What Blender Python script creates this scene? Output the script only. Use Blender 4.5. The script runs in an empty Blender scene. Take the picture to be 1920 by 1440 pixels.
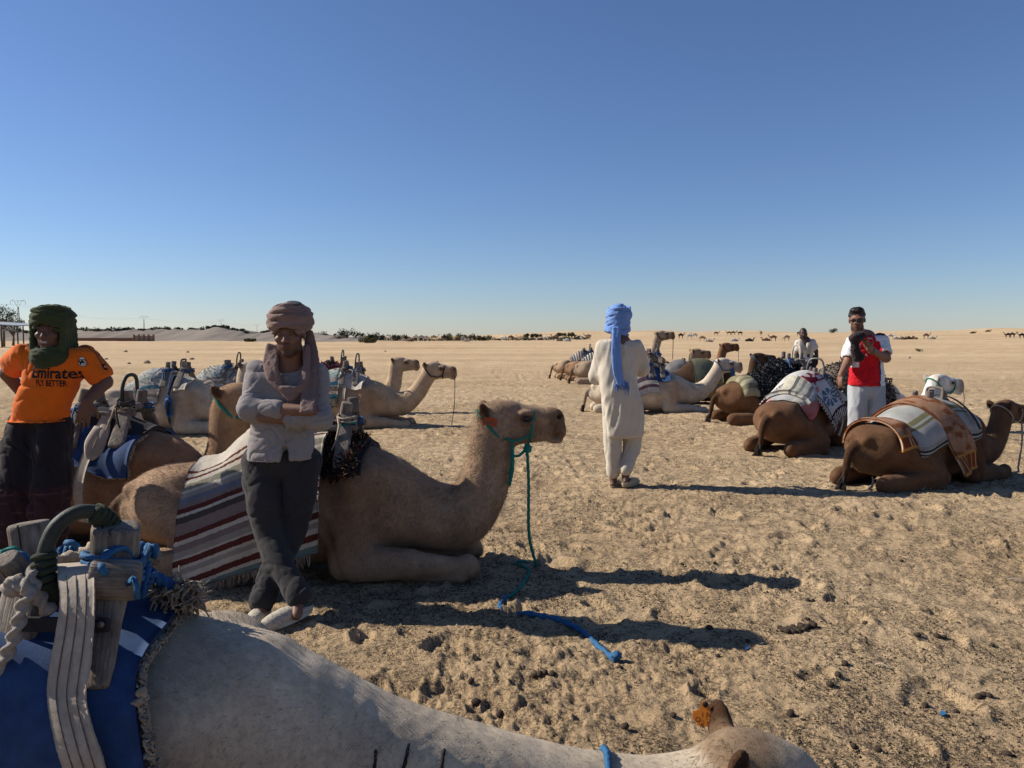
import bpy, bmesh, math, random
import numpy as np
from mathutils import Vector, Matrix, Quaternion
from mathutils.bvhtree import BVHTree
rad = math.radians
S = bpy.context.scene
COL = S.collection
random.seed(7)
RNG = np.random.default_rng(7)

# ------------------------------------------------------------------ camera
CAM_H, FPX, PITCH = 1.55, 1400.0, math.atan(90 / 1400.0)
cam = bpy.data.cameras.new("camera")
cam.lens, cam.sensor_width = FPX / 1920 * 36, 36
cam.clip_start, cam.clip_end = 0.05, 6000
camo = bpy.data.objects.new("camera", cam)
COL.objects.link(camo)
camo.location = (0, 0, CAM_H)
camo.rotation_euler = (math.pi / 2 - PITCH, 0, 0)
S.camera = camo

# ------------------------------------------------------------------ sky and sun
SUN_EL, SUN_AZ = rad(34.0), rad(-76.5)          # azimuth clockwise from +Y
world = bpy.data.worlds.new("World")
S.world = world
world.use_nodes = True
wn = world.node_tree.nodes
wl = world.node_tree.links
sky = wn.new("ShaderNodeTexSky")
sky.sky_type = 'NISHITA'
sky.sun_disc = False
sky.sun_elevation = SUN_EL
sky.sun_rotation = SUN_AZ
sky.altitude = 100
sky.air_density = 1.0
sky.dust_density = 0.1
sky.ozone_density = 5.5
wb = wn.new("ShaderNodeMix")                     # the camera's cool white balance
wb.data_type, wb.blend_type = 'RGBA', 'MULTIPLY'
wb.inputs[0].default_value = 1
wb.inputs[7].default_value = (1.15, 1.15, 1.29, 1)
wl.new(sky.outputs[0], wb.inputs[6])
wl.new(wb.outputs[2], wn["Background"].inputs[0])
wn["Background"].inputs[1].default_value = 0.05

sun = bpy.data.lights.new("sun", 'SUN')
sun.energy, sun.angle, sun.color = 4.2, rad(0.53), (1.0, 0.93, 0.82)
suno = bpy.data.objects.new("sun", sun)
COL.objects.link(suno)
sd = Vector((math.sin(SUN_AZ) * math.cos(SUN_EL), math.cos(SUN_AZ) * math.cos(SUN_EL), math.sin(SUN_EL)))
suno.rotation_euler = sd.to_track_quat('Z', 'Y').to_euler()
suno.location = (-20, 4, 14)

S.view_settings.view_transform = 'Standard'
S.view_settings.look = 'None'
S.view_settings.exposure = 0.7
S.view_settings.gamma = 1
S.cycles.use_denoising = True
S.cycles.max_bounces = 6


def P(px, py, D):
    """world point seen at photo pixel (px, py) at distance D along +Y"""
    c, s = math.cos(PITCH), math.sin(PITCH)
    a, b = (px - 960) / FPX, (py - 720) / FPX
    dy, dz = c - b * s, -s - b * c
    k = D / dy
    return Vector((a * k, D, CAM_H + dz * k))


_T = "twentieth twenty-first twenty-second twenty-third twenty-fourth twenty-fifth twenty-sixth twenty-seventh twenty-eighth twenty-ninth thirtieth thirty-first thirty-second thirty-third thirty-fourth thirty-fifth thirty-sixth thirty-seventh thirty-eighth".split()
ORD = "first second third fourth fifth sixth seventh eighth ninth tenth eleventh twelfth thirteenth fourteenth fifteenth sixteenth seventeenth eighteenth nineteenth".split() + _T

# ------------------------------------------------------------------ noise
def _hash(ix, iy, iz, seed):
    h = (ix * 374761393 + iy * 668265263 + iz * 2147483647 + seed * 974634777) & 0xFFFFFFFF
    h = ((h ^ (h >> 13)) * 1274126177) & 0xFFFFFFFF
    h = h ^ (h >> 16)
    return (h & 0xFFFFFF).astype(np.float32) / np.float32(0xFFFFFF)


def vnoise3(x, y, z, seed=0):
    x, y, z = np.broadcast_arrays(x, y, z)
    fx, fy, fz = np.floor(x), np.floor(y), np.floor(z)
    ix, iy, iz = fx.astype(np.int64), fy.astype(np.int64), fz.astype(np.int64)
    tx, ty, tz = (x - fx).astype(np.float32), (y - fy).astype(np.float32), (z - fz).astype(np.float32)
    tx = tx * tx * tx * (tx * (tx * 6 - 15) + 10); ty = ty * ty * ty * (ty * (ty * 6 - 15) + 10); tz = tz * tz * tz * (tz * (tz * 6 - 15) + 10)
    r = 0
    for dx in (0, 1):
        wx = tx if dx else 1 - tx
        for dy in (0, 1):
            wy = ty if dy else 1 - ty
            for dz in (0, 1):
                wz = tz if dz else 1 - tz
                r = r + wx * wy * wz * _hash(ix + dx, iy + dy, iz + dz, seed)
    return r * 2 - 1


def vnoise2(x, y, seed=0):
    x, y = np.broadcast_arrays(x, y)
    fx, fy = np.floor(x), np.floor(y)
    ix, iy = fx.astype(np.int64), fy.astype(np.int64)
    tx, ty = (x - fx).astype(np.float32), (y - fy).astype(np.float32)
    tx = tx * tx * tx * (tx * (tx * 6 - 15) + 10); ty = ty * ty * ty * (ty * (ty * 6 - 15) + 10)
    z0 = np.zeros_like(ix)
    a = _hash(ix, iy, z0, seed); b = _hash(ix + 1, iy, z0, seed)
    c = _hash(ix, iy + 1, z0, seed); d = _hash(ix + 1, iy + 1, z0, seed)
    return ((a * (1 - tx) + b * tx) * (1 - ty) + (c * (1 - tx) + d * tx) * ty) * 2 - 1


def sstep(a, b, x):
    t = np.clip((x - a) / (b - a), 0, 1)
    return t * t * (3 - 2 * t)


def dimples(x, y, cell, seed, rmin, rmax, prob, squash=0.0):
    """scattered footprints: returns height (negative hollow with a soft rim), unit depth"""
    gx, gy = x / cell, y / cell
    ix, iy = np.floor(gx).astype(np.int64), np.floor(gy).astype(np.int64)
    out = np.zeros(x.shape, np.float32)
    zz = np.zeros_like(ix)
    for dx in (-1, 0, 1):
        for dy in (-1, 0, 1):
            cx, cy = ix + dx, iy + dy
            px = (cx + _hash(cx, cy, zz, seed)) * cell
            py = (cy + _hash(cx, cy, zz, seed + 1)) * cell
            r = rmin + (rmax - rmin) * _hash(cx, cy, zz, seed + 2)
            on = _hash(cx, cy, zz, seed + 3) < prob
            an = _hash(cx, cy, zz, seed + 4) * 3.1416
            ca, sa = np.cos(an), np.sin(an)
            ex, ey = x - px, y - py
            u = (ex * ca + ey * sa) * (1 + squash)
            v = -ex * sa + ey * ca
            d = np.sqrt(u * u + v * v) / r
            # uneven push-up on one side
            lop = 0.6 + 0.4 * np.tanh((ex * ca - ey * sa) / r * 1.4)
            hol = -(1 - sstep(0.62, 1.0, d)) + 0.8 * lop * np.exp(-((d - 1.10) / 0.16) ** 2)
            out += np.where(on & (d < 2), hol * (0.5 + 0.5 * _hash(cx, cy, zz, seed + 5)), 0).astype(np.float32)
    return out


def ground_h(x, y, fine=True):
    x = np.asarray(x, np.float64); y = np.asarray(y, np.float64)
    d = np.sqrt(x * x + y * y)
    h = 0.025 * vnoise2(x * .45, y * .45, 1) + 0.02 * vnoise2(x * 1.1 + 5, y * 1.1, 2)
    # far relief: low swells, rising towards the right horizon
    far = sstep(40, 140, d)
    h = h + far * (0.25 * vnoise2(x / 30, y / 22, 31) + 0.12 * vnoise2(x / 9, y / 7, 32))
    az = x / np.maximum(y, 1)
    rise = sstep(230, 420, d) * sstep(-.12, .12, az)
    h = h + rise * (3.0 + 1.6 * vnoise2(x / 60, y / 90, 33) + 0.8 * vnoise2(x / 22, y / 40, 34))
    h = h + sstep(300, 700, d) * 1.2
    if fine:
        near = 1 - sstep(18, 60, d)
        near2 = 1 - sstep(7, 24, d)
        wx = x + .06 * vnoise2(x * 6, y * 6, 8); wy = y + .06 * vnoise2(x * 6 + 9, y * 6, 9)
        patch = .45 + .55 * sstep(-.5, .35, vnoise2(x * .8, y * .8, 17))
        f = dimples(wx, wy, 0.40, 40, .08, .18, .72, .3) * .038
        f = f + dimples(wx, wy, 0.22, 60, .035, .08, .4, .4) * .012
        rid = 1 - np.abs(vnoise2(x * 4.2, y * 5.2, 3)) * 2
        f = f + rid * .009 + .008 * vnoise2(x * 9, y * 9, 4)
        rough = 1.25 * (.35 + .65 * sstep(-.25, .4, vnoise2(x * 1.7, y * 1.7, 18)))
        g = rough * (.009 * (1 - 2 * np.abs(vnoise2(x * 19, y * 19, 5))) + .007 * vnoise2(x * 41, y * 41, 6))
        g = g + rough * .007 * np.maximum(0, vnoise2(x * 75, y * 75, 7))
        h = h + near * patch * f * 1.0 + near2 * (.35 + .65 * patch) * g
    return h


def gz(x, y):
    return float(ground_h(np.array([x]), np.array([y]), False)[0])


# ------------------------------------------------------------------ object helpers
def thing(name, label, cat, loc=(0, 0, 0), rotz=0.0, group=None):
    o = bpy.data.objects.new(name, None)
    COL.objects.link(o)
    o.empty_display_size = .1
    o.location = loc
    o.rotation_euler = (0, 0, rotz)
    o["label"], o["category"] = label, cat
    if group:
        o["group"] = group
    return o


def tag(o, label, cat, group=None):
    o["label"], o["category"] = label, cat
    if group:
        o["group"] = group
    return o


def mk(name, V, F, mat, parent=None, smooth=True, col=None, uv=None, loc=None):
    me = bpy.data.meshes.new(name)
    V = np.asarray(V, np.float32)
    if isinstance(F, np.ndarray):
        n, k = F.shape
        me.vertices.add(len(V)); me.vertices.foreach_set("co", V.ravel())
        me.loops.add(n * k); me.loops.foreach_set("vertex_index", F.astype(np.int32).ravel())
        me.polygons.add(n); me.polygons.foreach_set("loop_start", np.arange(0, n * k, k, dtype=np.int32))
        me.update(calc_edges=True)
    else:
        me.from_pydata([tuple(v) for v in V], [], [tuple(f) for f in F])
    if smooth:
        me.polygons.foreach_set("use_smooth", np.ones(len(me.polygons), bool))
    if col is not None:
        ca = me.color_attributes.new("Col", 'FLOAT_COLOR', 'POINT')
        c4 = np.ones((len(V), 4), np.float32); c4[:, :3] = col
        ca.data.foreach_set("color", c4.ravel())
    if uv is not None:
        ul = me.uv_layers.new(name="UVMap")
        vi = np.zeros(len(me.loops), np.int32); me.loops.foreach_get("vertex_index", vi)
        ul.data.foreach_set("uv", np.asarray(uv, np.float32)[vi].ravel())
    if mat is not None:
        me.materials.append(mat)
    o = bpy.data.objects.new(name, me)
    COL.objects.link(o)
    if parent is not None:
        o.parent = parent
    if loc is not None:
        o.location = loc
    return o


def grid_faces(nu, nv, closed_u=False):
    i = np.arange(nu if closed_u else nu - 1)[:, None]
    j = np.arange(nv - 1)[None, :]
    i2 = (i + 1) % nu
    a = i * nv + j; b = i2 * nv + j; c = i2 * nv + j + 1; d = i * nv + j + 1
    return np.stack([a, b, c, d], -1).reshape(-1, 4)


def catmull(pts, n, closed=False):
    pts = np.asarray(pts, np.float64)
    m = len(pts)
    if m == 2:
        t = np.linspace(0, 1, n)[:, None]
        return pts[0] * (1 - t) + pts[1] * t
    if closed:
        ext = np.vstack([pts[-1], pts, pts[0], pts[1]]); seg = m
    else:
        ext = np.vstack([2 * pts[0] - pts[1], pts, 2 * pts[-1] - pts[-2]]); seg = m - 1
    u = np.linspace(0, seg, n, endpoint=not closed)
    i = np.minimum(u.astype(int), seg - 1); t = (u - i)[:, None]
    p0, p1, p2, p3 = ext[i], ext[i + 1], ext[i + 2], ext[i + 3]
    return .5 * (2 * p1 + (p2 - p0) * t + (2 * p0 - 5 * p1 + 4 * p2 - p3) * t ** 2 + (3 * p1 - p0 - 3 * p2 + p3) * t ** 3)


def frames(C):
    T = np.gradient(C, axis=0)
    T /= np.linalg.norm(T, axis=1, keepdims=True) + 1e-9
    up = np.array([0, 0, 1.0]) if abs(T[0][2]) < .9 else np.array([1.0, 0, 0])
    N = np.zeros_like(C); B = np.zeros_like(C)
    n = np.cross(up, T[0]); n /= np.linalg.norm(n)
    for i in range(len(C)):
        n = n - T[i] * np.dot(n, T[i]); n /= np.linalg.norm(n) + 1e-9
        N[i] = n; B[i] = np.cross(T[i], n)
    return T, N, B


def tube(pts, r, sides=8, n=None, lobes=0, twist=0.0, lob=.22, jit=0.0, closed=False, flat=1.0):
    """swept tube; r scalar or list (interpolated); lobes+twist give a laid rope"""
    if n is None:
        n = max(2, len(pts) * 4) if len(pts) > 2 else 2
    C = catmull(pts, n, closed)
    r = np.interp(np.linspace(0, 1, n), np.linspace(0, 1, len(np.atleast_1d(r))), np.atleast_1d(r)) if np.ndim(r) else np.full(n, r)
    T, N, B = frames(C)
    a = np.linspace(0, 2 * np.pi, sides, endpoint=False)
    L = np.concatenate([[0], np.cumsum(np.linalg.norm(np.diff(C, axis=0), axis=1))])
    rr = r[:, None] * np.ones(sides)[None]
    if lobes:
        rr = rr * (1 + lob * np.cos(lobes * (a[None] - twist * L[:, None])))
    if jit:
        rr = rr * (1 + jit * (RNG.random(rr.shape) - .5))
    V = C[:, None] + rr[..., None] * (np.cos(a)[None, :, None] * N[:, None] + flat * np.sin(a)[None, :, None] * B[:, None])
    V = V.reshape(-1, 3)
    i = np.arange(n if closed else n - 1)[:, None]; j = np.arange(sides)[None]
    i2 = (i + 1) % n; j2 = (j + 1) % sides
    F = np.stack([i * sides + j, i * sides + j2, i2 * sides + j2, i2 * sides + j], -1).reshape(-1, 4)
    if closed:
        return V, F
    # end caps as fans of quads (degenerate triangles avoided with a centre vertex)
    c0, c1 = len(V), len(V) + 1
    V = np.vstack([V, C[:1], C[-1:]])
    jj = np.arange(0, sides - (sides % 2), 2)
    cap0 = np.stack([np.full(len(jj), c0), (jj + 2) % sides, jj + 1, jj], -1)
    o = (n - 1) * sides
    cap1 = np.stack([np.full(len(jj), c1), o + jj, o + jj + 1, o + (jj + 2) % sides], -1)
    return V, np.vstack([F, cap0, cap1])


def rope_mesh(pts, r, n=None, pitch=5.0):
    C = catmull(pts, 40)
    L = np.sum(np.linalg.norm(np.diff(C, axis=0), axis=1))
    n = n or int(max(12, min(400, L / (r * 1.1))))
    return tube(pts, r, sides=9, n=n, lobes=3, twist=2 * np.pi / (r * pitch) / 3 * 1.0, lob=.2)


def join(*parts):
    V, F, o = [], [], 0
    for v, f in parts:
        V.append(np.asarray(v)); F.append(np.asarray(f) + o); o += len(v)
    return np.vstack(V), np.vstack(F)


def slab(cx, cy, cz, sx, sy, sz, R=None, bev=.15, nx=6, jit=0.0, seed=0, taper=(1, 1)):
    """a worn block: rounded cross-section swept along local z (sz), superellipse section; R 3x3"""
    a = np.linspace(0, 2 * np.pi, 20, endpoint=False)
    e = bev * 2 + .12
    cx_ = np.sign(np.cos(a)) * np.abs(np.cos(a)) ** e; cy_ = np.sign(np.sin(a)) * np.abs(np.sin(a)) ** e
    t = np.concatenate([[0, .012, .05], np.linspace(.12, .88, nx), [.95, .988, 1]])
    sc = np.concatenate([[.72, .9, .98], np.ones(nx), [.98, .9, .72]])
    tp = taper[0] + (taper[1] - taper[0]) * t
    V = np.stack([sx * .5 * (sc * tp)[:, None] * cx_[None], sy * .5 * (sc * tp)[:, None] * cy_[None],
                  np.repeat(((t - .5) * sz)[:, None], 20, 1)], -1).reshape(-1, 3)
    if jit:
        s = 1 / max(min(sx, sy), .01)
        nn = vnoise3(V[:, 0] * s * 1.2 + seed, V[:, 1] * s * 1.2, V[:, 2] * s * .5 + seed * 3, seed)
        V[:, :2] *= (1 + jit * nn)[:, None]
    n = len(t)
    i = np.arange(n - 1)[:, None]; j = np.arange(20)[None]
    F = np.stack([i * 20 + j, i * 20 + (j + 1) % 20, (i + 1) * 20 + (j + 1) % 20, (i + 1) * 20 + j], -1).reshape(-1, 4)
    c0, c1 = len(V), len(V) + 1
    V = np.vstack([V, [[0, 0, -sz / 2], [0, 0, sz / 2]]])
    jj = np.arange(0, 20, 2); o = (n - 1) * 20
    F = np.vstack([F, np.stack([np.full(10, c0), (jj + 2) % 20, jj + 1, jj], -1), np.stack([np.full(10, c1), o + jj, o + jj + 1, o + (jj + 2) % 20], -1)])
    if R is not None:
        V = V @ np.asarray(R).T
    return V + np.array([cx, cy, cz]), F


def beam(p, q, w, d, **kw):
    """worn wooden bar from p to q, section w (horizontal) x d"""
    p, q = np.asarray(p, float), np.asarray(q, float)
    z = q - p; L = np.linalg.norm(z); z /= L
    up = np.array([0, 0, 1.0]) if abs(z[2]) < .95 else np.array([0, 1.0, 0])
    side = kw.pop('side', None)
    x = np.cross(up, z) if side is None else np.asarray(side, float) - z * np.dot(side, z)
    x /= np.linalg.norm(x); y = np.cross(z, x)
    c = (p + q) / 2
    return slab(*c, w, d, L, np.stack([x, y, z], 1), **kw)


def blob(c, r, seed=0, jit=.15, n=10, freq=1.6):
    """uneven rounded lump, r = 3 radii"""
    r = np.broadcast_to(np.asarray(r, float), 3)
    th = np.linspace(0, np.pi, n); ph = np.linspace(0, 2 * np.pi, 2 * n, endpoint=False)
    T, Ph = np.meshgrid(th[1:-1], ph, indexing='ij')
    U = np.stack([np.sin(T) * np.cos(Ph), np.sin(T) * np.sin(Ph), np.cos(T)], -1).reshape(-1, 3)
    U = np.vstack([U, [[0, 0, 1], [0, 0, -1]]])
    k = 1 + jit * vnoise3(U[:, 0] * freq + seed * 7.1, U[:, 1] * freq, U[:, 2] * freq + seed, seed) + jit * .5 * vnoise3(U[:, 0] * freq * 2.3, U[:, 1] * freq * 2.3 + seed, U[:, 2] * freq * 2.3, seed + 1)
    V = U * k[:, None] * r + np.asarray(c)
    m = 2 * n
    i = np.arange(n - 3)[:, None]; j = np.arange(m)[None]
    F = np.stack([i * m + j, (i + 1) * m + j, (i + 1) * m + (j + 1) % m, i * m + (j + 1) % m], -1).reshape(-1, 4)
    jj = np.arange(0, m, 2); top, bot = len(V) - 2, len(V) - 1; o = (n - 3) * m
    F = np.vstack([F, np.stack([np.full(n, top), jj, jj + 1, (jj + 2) % m], -1), np.stack([np.full(n, bot), o + (jj + 2) % m, o + jj + 1, o + jj], -1)])
    return V, F
# ------------------------------------------------------------------ materials
def nodes(name):
    m = bpy.data.materials.new(name)
    m.use_nodes = True
    nt = m.node_tree
    b = nt.nodes["Principled BSDF"]
    b.inputs["Specular IOR Level"].default_value = .25
    return m, nt, nt.nodes, nt.links, b


def N(nt, typ, **kw):
    n = nt.nodes.new(typ)
    for k, v in kw.items():
        if k.startswith("i_"):
            key = k[2:]
            n.inputs[int(key) if key.isdigit() else key.replace("_", " ")].default_value = v
        else:
            setattr(n, k, v)
    return n


def ramp(nt, stops, interp='LINEAR'):
    r = nt.nodes.new("ShaderNodeValToRGB")
    e = r.color_ramp.elements
    r.color_ramp.interpolation = interp
    while len(e) < len(stops):
        e.new(.5)
    for k, (p, c) in enumerate(stops):
        e[k].position = p
        e[k].color = (*c, 1) if len(c) == 3 else c
    return r


def mixc(nt, mode='MIX', fac=None):
    m = nt.nodes.new("ShaderNodeMix")
    m.data_type, m.blend_type = 'RGBA', mode
    m.inputs[0].default_value = 1 if fac is None else fac
    return m      # inputs 6, 7 -> output 2


def noise(nt, vec, scale, detail=3, rough=.55):
    n = N(nt, "ShaderNodeTexNoise", i_Scale=scale, i_Detail=detail, i_Roughness=rough)
    if vec is not None:
        nt.links.new(vec, n.inputs["Vector"])
    return n


def mat_plain(name, c, rough=.8, var=.25, scale=30, bump=.3, bscale=None, spec=.25, metal=0.0, stretch=None, dirt=None):
    """worn surface: base colour with mottled variation, optional dust, fine bump"""
    m, nt, nd, lk, b = nodes(name)
    tc = N(nt, "ShaderNodeTexCoord")
    vec = tc.outputs["Object"]
    if stretch:
        mp = N(nt, "ShaderNodeMapping"); mp.inputs["Scale"].default_value = stretch
        lk.new(vec, mp.inputs[0]); vec = mp.outputs[0]
    n = noise(nt, vec, scale, 4, .6)
    r = ramp(nt, [(.25, tuple(x * (1 - var) for x in c)), (.75, tuple(min(1, x * (1 + var)) for x in c))])
    lk.new(n.outputs["Fac"], r.inputs[0])
    out = r.outputs[0]
    if dirt:
        n2 = noise(nt, tc.outputs["Object"], scale * .22, 4, .65)
        r2 = ramp(nt, [(.45, (0, 0, 0)), (.7, (1, 1, 1))]); lk.new(n2.outputs["Fac"], r2.inputs[0])
        mx = mixc(nt); lk.new(r2.outputs[0], mx.inputs[0]); lk.new(out, mx.inputs[6]); mx.inputs[7].default_value = (*dirt, 1)
        out = mx.outputs[2]
    lk.new(out, b.inputs["Base Color"])
    b.inputs["Roughness"].default_value = rough
    b.inputs["Specular IOR Level"].default_value = spec
    b.inputs["Metallic"].default_value = metal
    if bump:
        nb = noise(nt, vec, bscale or scale * 3, 5, .6)
        bp = N(nt, "ShaderNodeBump", i_Strength=bump, i_Distance=.004)
        lk.new(nb.outputs["Fac"], bp.inputs["Height"]); lk.new(bp.outputs[0], b.inputs["Normal"])
    return m


def mat_attr(name, rough=.85, var=.18, scale=40, bump=.35, bscale=300, objcol=False, stretch=(1, 1, 1), sheen=.0, spec=.2, weave=False, lowvar=.12, sss=0.0):
    """colour from the mesh's own 'Col' pattern, optionally times the object's colour"""
    m, nt, nd, lk, b = nodes(name)
    at = N(nt, "ShaderNodeVertexColor", layer_name="Col")
    out = at.outputs[0]
    if objcol:
        oi = N(nt, "ShaderNodeObjectInfo")
        mx = mixc(nt, 'MULTIPLY'); lk.new(out, mx.inputs[6]); lk.new(oi.outputs["Color"], mx.inputs[7]); out = mx.outputs[2]
    tc = N(nt, "ShaderNodeTexCoord")
    mp = N(nt, "ShaderNodeMapping"); mp.inputs["Scale"].default_value = stretch
    lk.new(tc.outputs["Object"], mp.inputs[0])
    n1 = noise(nt, mp.outputs[0], scale, 5, .65)
    r1 = ramp(nt, [(.3, (1 - var,) * 3), (.7, (1 + var,) * 3)]); lk.new(n1.outputs["Fac"], r1.inputs[0])
    m1 = mixc(nt, 'MULTIPLY'); lk.new(out, m1.inputs[6]); lk.new(r1.outputs[0], m1.inputs[7])
    n2 = noise(nt, tc.outputs["Object"], 5, 4, .6)
    r2 = ramp(nt, [(.3, (1 - lowvar * 1.1, 1 - lowvar * 1.2, 1 - lowvar * 1.3)), (.7, (1 + lowvar, 1 + lowvar, 1 + lowvar * .9))]); lk.new(n2.outputs["Fac"], r2.inputs[0])
    m2 = mixc(nt, 'MULTIPLY'); lk.new(m1.outputs[2], m2.inputs[6]); lk.new(r2.outputs[0], m2.inputs[7])
    lk.new(m2.outputs[2], b.inputs["Base Color"])
    b.inputs["Roughness"].default_value = rough
    b.inputs["Specular IOR Level"].default_value = spec
    b.inputs["Sheen Weight"].default_value = sheen
    b.inputs["Sheen Roughness"].default_value = .5
    nb = noise(nt, mp.outputs[0], bscale, 4, .7)
    bp = N(nt, "ShaderNodeBump", i_Strength=bump, i_Distance=.004)
    lk.new(nb.outputs["Fac"], bp.inputs["Height"]); lk.new(bp.outputs[0], b.inputs["Normal"])
    return m


def mat_stripes(name, stops, axis='v', fuzz=.012, rough=.95, grain=220, speck=.3, bump=.8, ribs=0):
    """woven rug: hard-edged stripes along one UV axis, wobbling edges, speckled yarn"""
    m, nt, nd, lk, b = nodes(name)
    uv = N(nt, "ShaderNodeUVMap", uv_map="UVMap")
    sep = N(nt, "ShaderNodeSeparateXYZ"); lk.new(uv.outputs[0], sep.inputs[0])
    n0 = noise(nt, uv.outputs[0], 55, 3, .7)
    sub = N(nt, "ShaderNodeMath", operation='SUBTRACT'); lk.new(n0.outputs["Fac"], sub.inputs[0]); sub.inputs[1].default_value = .5
    mul = N(nt, "ShaderNodeMath", operation='MULTIPLY'); lk.new(sub.outputs[0], mul.inputs[0]); mul.inputs[1].default_value = fuzz * 2
    add = N(nt, "ShaderNodeMath", operation='ADD'); lk.new(sep.outputs[1 if axis == 'v' else 0], add.inputs[0]); lk.new(mul.outputs[0], add.inputs[1])
    r = ramp(nt, stops[:32], 'CONSTANT'); lk.new(add.outputs[0], r.inputs[0])
    n1 = noise(nt, uv.outputs[0], grain, 2, .8)
    r1 = ramp(nt, [(.3, (1 - speck,) * 3), (.7, (1 + speck,) * 3)]); lk.new(n1.outputs["Fac"], r1.inputs[0])
    mx = mixc(nt, 'MULTIPLY'); lk.new(r.outputs[0], mx.inputs[6]); lk.new(r1.outputs[0], mx.inputs[7])
    n2 = noise(nt, uv.outputs[0], 6, 4, .6)
    r2 = ramp(nt, [(.3, (.78, .76, .72)), (.7, (1.1, 1.1, 1.1))]); lk.new(n2.outputs["Fac"], r2.inputs[0])
    m2 = mixc(nt, 'MULTIPLY'); lk.new(mx.outputs[2], m2.inputs[6]); lk.new(r2.outputs[0], m2.inputs[7])
    lk.new(m2.outputs[2], b.inputs["Base Color"])
    b.inputs["Roughness"].default_value = rough
    b.inputs["Specular IOR Level"].default_value = .1
    bp = N(nt, "ShaderNodeBump", i_Strength=bump, i_Distance=.006)
    lk.new(n1.outputs["Fac"], bp.inputs["Height"])
    lk.new(bp.outputs[0], b.inputs["Normal"])
    if ribs:
        w = N(nt, "ShaderNodeTexWave", i_Scale=ribs, i_Distortion=1.5); w.bands_direction = 'X'
        lk.new(uv.outputs[0], w.inputs["Vector"])
        b2 = N(nt, "ShaderNodeBump", i_Strength=.9, i_Distance=.006)
        lk.new(w.outputs["Fac"], b2.inputs["Height"]); lk.new(bp.outputs[0], b2.inputs["Normal"]); lk.new(b2.outputs[0], b.inputs["Normal"])
    return m


M = {}
M['coat'] = mat_attr('camel_coat', .9, .16, 55, .5, 260, objcol=True, stretch=(1, 1, .55), sheen=.04, spec=.12, lowvar=.22)
M['skin'] = mat_attr('skin', .55, .08, 60, .12, 400, spec=.35, lowvar=.06)
M['cloth'] = mat_attr('cloth', .92, .07, 180, .25, 900, sheen=.1, spec=.12, lowvar=.07)
M['fuzz'] = mat_attr('fuzzy_wool', .97, .35, 90, .9, 240, spec=.08, lowvar=.15)
M['eye'] = mat_plain('eye', (.012, .008, .006), .08, .1, 30, 0, spec=.6)
M['wood'] = mat_plain('weathered_wood', (.19, .158, .13), .85, .6, 34, 1.6, 70, stretch=(1, 1, .16), dirt=(.11, .09, .075))
def wood_grain(name, c):
    """old dry timber: long grain, dark drying cracks, greyed faces (grain along local z)"""
    m, nt, nd, lk, b = nodes(name)
    tc = N(nt, "ShaderNodeTexCoord")
    mp = N(nt, "ShaderNodeMapping"); mp.inputs["Scale"].default_value = (1, 1, .07); lk.new(tc.outputs["Object"], mp.inputs[0])
    g = noise(nt, mp.outputs[0], 150, 4, .65)
    r = ramp(nt, [(.3, tuple(x * .5 for x in c)), (.55, c), (.75, tuple(x * 1.45 for x in c))]); lk.new(g.outputs["Fac"], r.inputs[0])
    k = noise(nt, mp.outputs[0], 48, 2, .5)
    rk = ramp(nt, [(.30, (.22, .2, .18)), (.36, (1, 1, 1))]); lk.new(k.outputs["Fac"], rk.inputs[0])
    mx = mixc(nt, 'MULTIPLY'); lk.new(r.outputs[0], mx.inputs[6]); lk.new(rk.outputs[0], mx.inputs[7])
    s = noise(nt, tc.outputs["Object"], 14, 4, .6)
    rs = ramp(nt, [(.35, (.62, .58, .54)), (.7, (1.15, 1.15, 1.15))]); lk.new(s.outputs["Fac"], rs.inputs[0])
    m2 = mixc(nt, 'MULTIPLY'); lk.new(mx.outputs[2], m2.inputs[6]); lk.new(rs.outputs[0], m2.inputs[7])
    lk.new(m2.outputs[2], b.inputs["Base Color"]); b.inputs["Roughness"].default_value = .85
    b1 = N(nt, "ShaderNodeBump", i_Strength=1.0, i_Distance=.005); lk.new(g.outputs["Fac"], b1.inputs["Height"])
    b2 = N(nt, "ShaderNodeBump", i_Strength=1.0, i_Distance=.012); lk.new(rk.outputs[0], b2.inputs["Height"]); lk.new(b1.outputs[0], b2.inputs["Normal"])
    lk.new(b2.outputs[0], b.inputs["Normal"])
    return m


M['timber'] = wood_grain('cracked_timber', (.235, .195, .16))
M['wood_dark'] = mat_plain('dark_wood', (.13, .10, .08), .8, .4, 26, .7, 60, stretch=(1, 1, .2))
M['webbing'] = mat_plain('webbing', (.40, .335, .265), .9, .18, 40, .5, 320, dirt=(.30, .245, .19))
M['web_line'] = mat_plain('webbing_stitch', (.13, .10, .085), .9, .2, 60, .3)
M['canvas'] = mat_plain('pale_canvas', (.46, .41, .35), .95, .18, 18, .5, 260, dirt=(.33, .28, .23))
M['denim'] = mat_plain('blue_canvas', (.018, .05, .145), .85, .3, 22, .55, 420, dirt=(.035, .065, .13))
M['dark_cloth'] = mat_plain('dark_cloth', (.03, .027, .03), .95, .3, 40, .5, 300)
M['stuffing'] = mat_plain('frayed_stuffing', (.33, .26, .19), .95, .5, 60, .9, 200, dirt=(.08, .06, .05))
M['rope_blue'] = mat_plain('blue_rope', (.016, .07, .19), .7, .3, 80, .6, 400)
M['rope_bluelight'] = mat_plain('light_blue_rope', (.026, .11, .23), .7, .3, 80, .6, 400)
M['rope_green'] = mat_plain('green_rope', (.01, .17, .125), .7, .3, 80, .6, 400)
M['rope_tan'] = mat_plain('tan_rope', (.38, .31, .23), .9, .3, 80, .6, 400)
M['rope_white'] = mat_plain('white_rope', (.30, .255, .21), .9, .25, 80, .6, 400)
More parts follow.
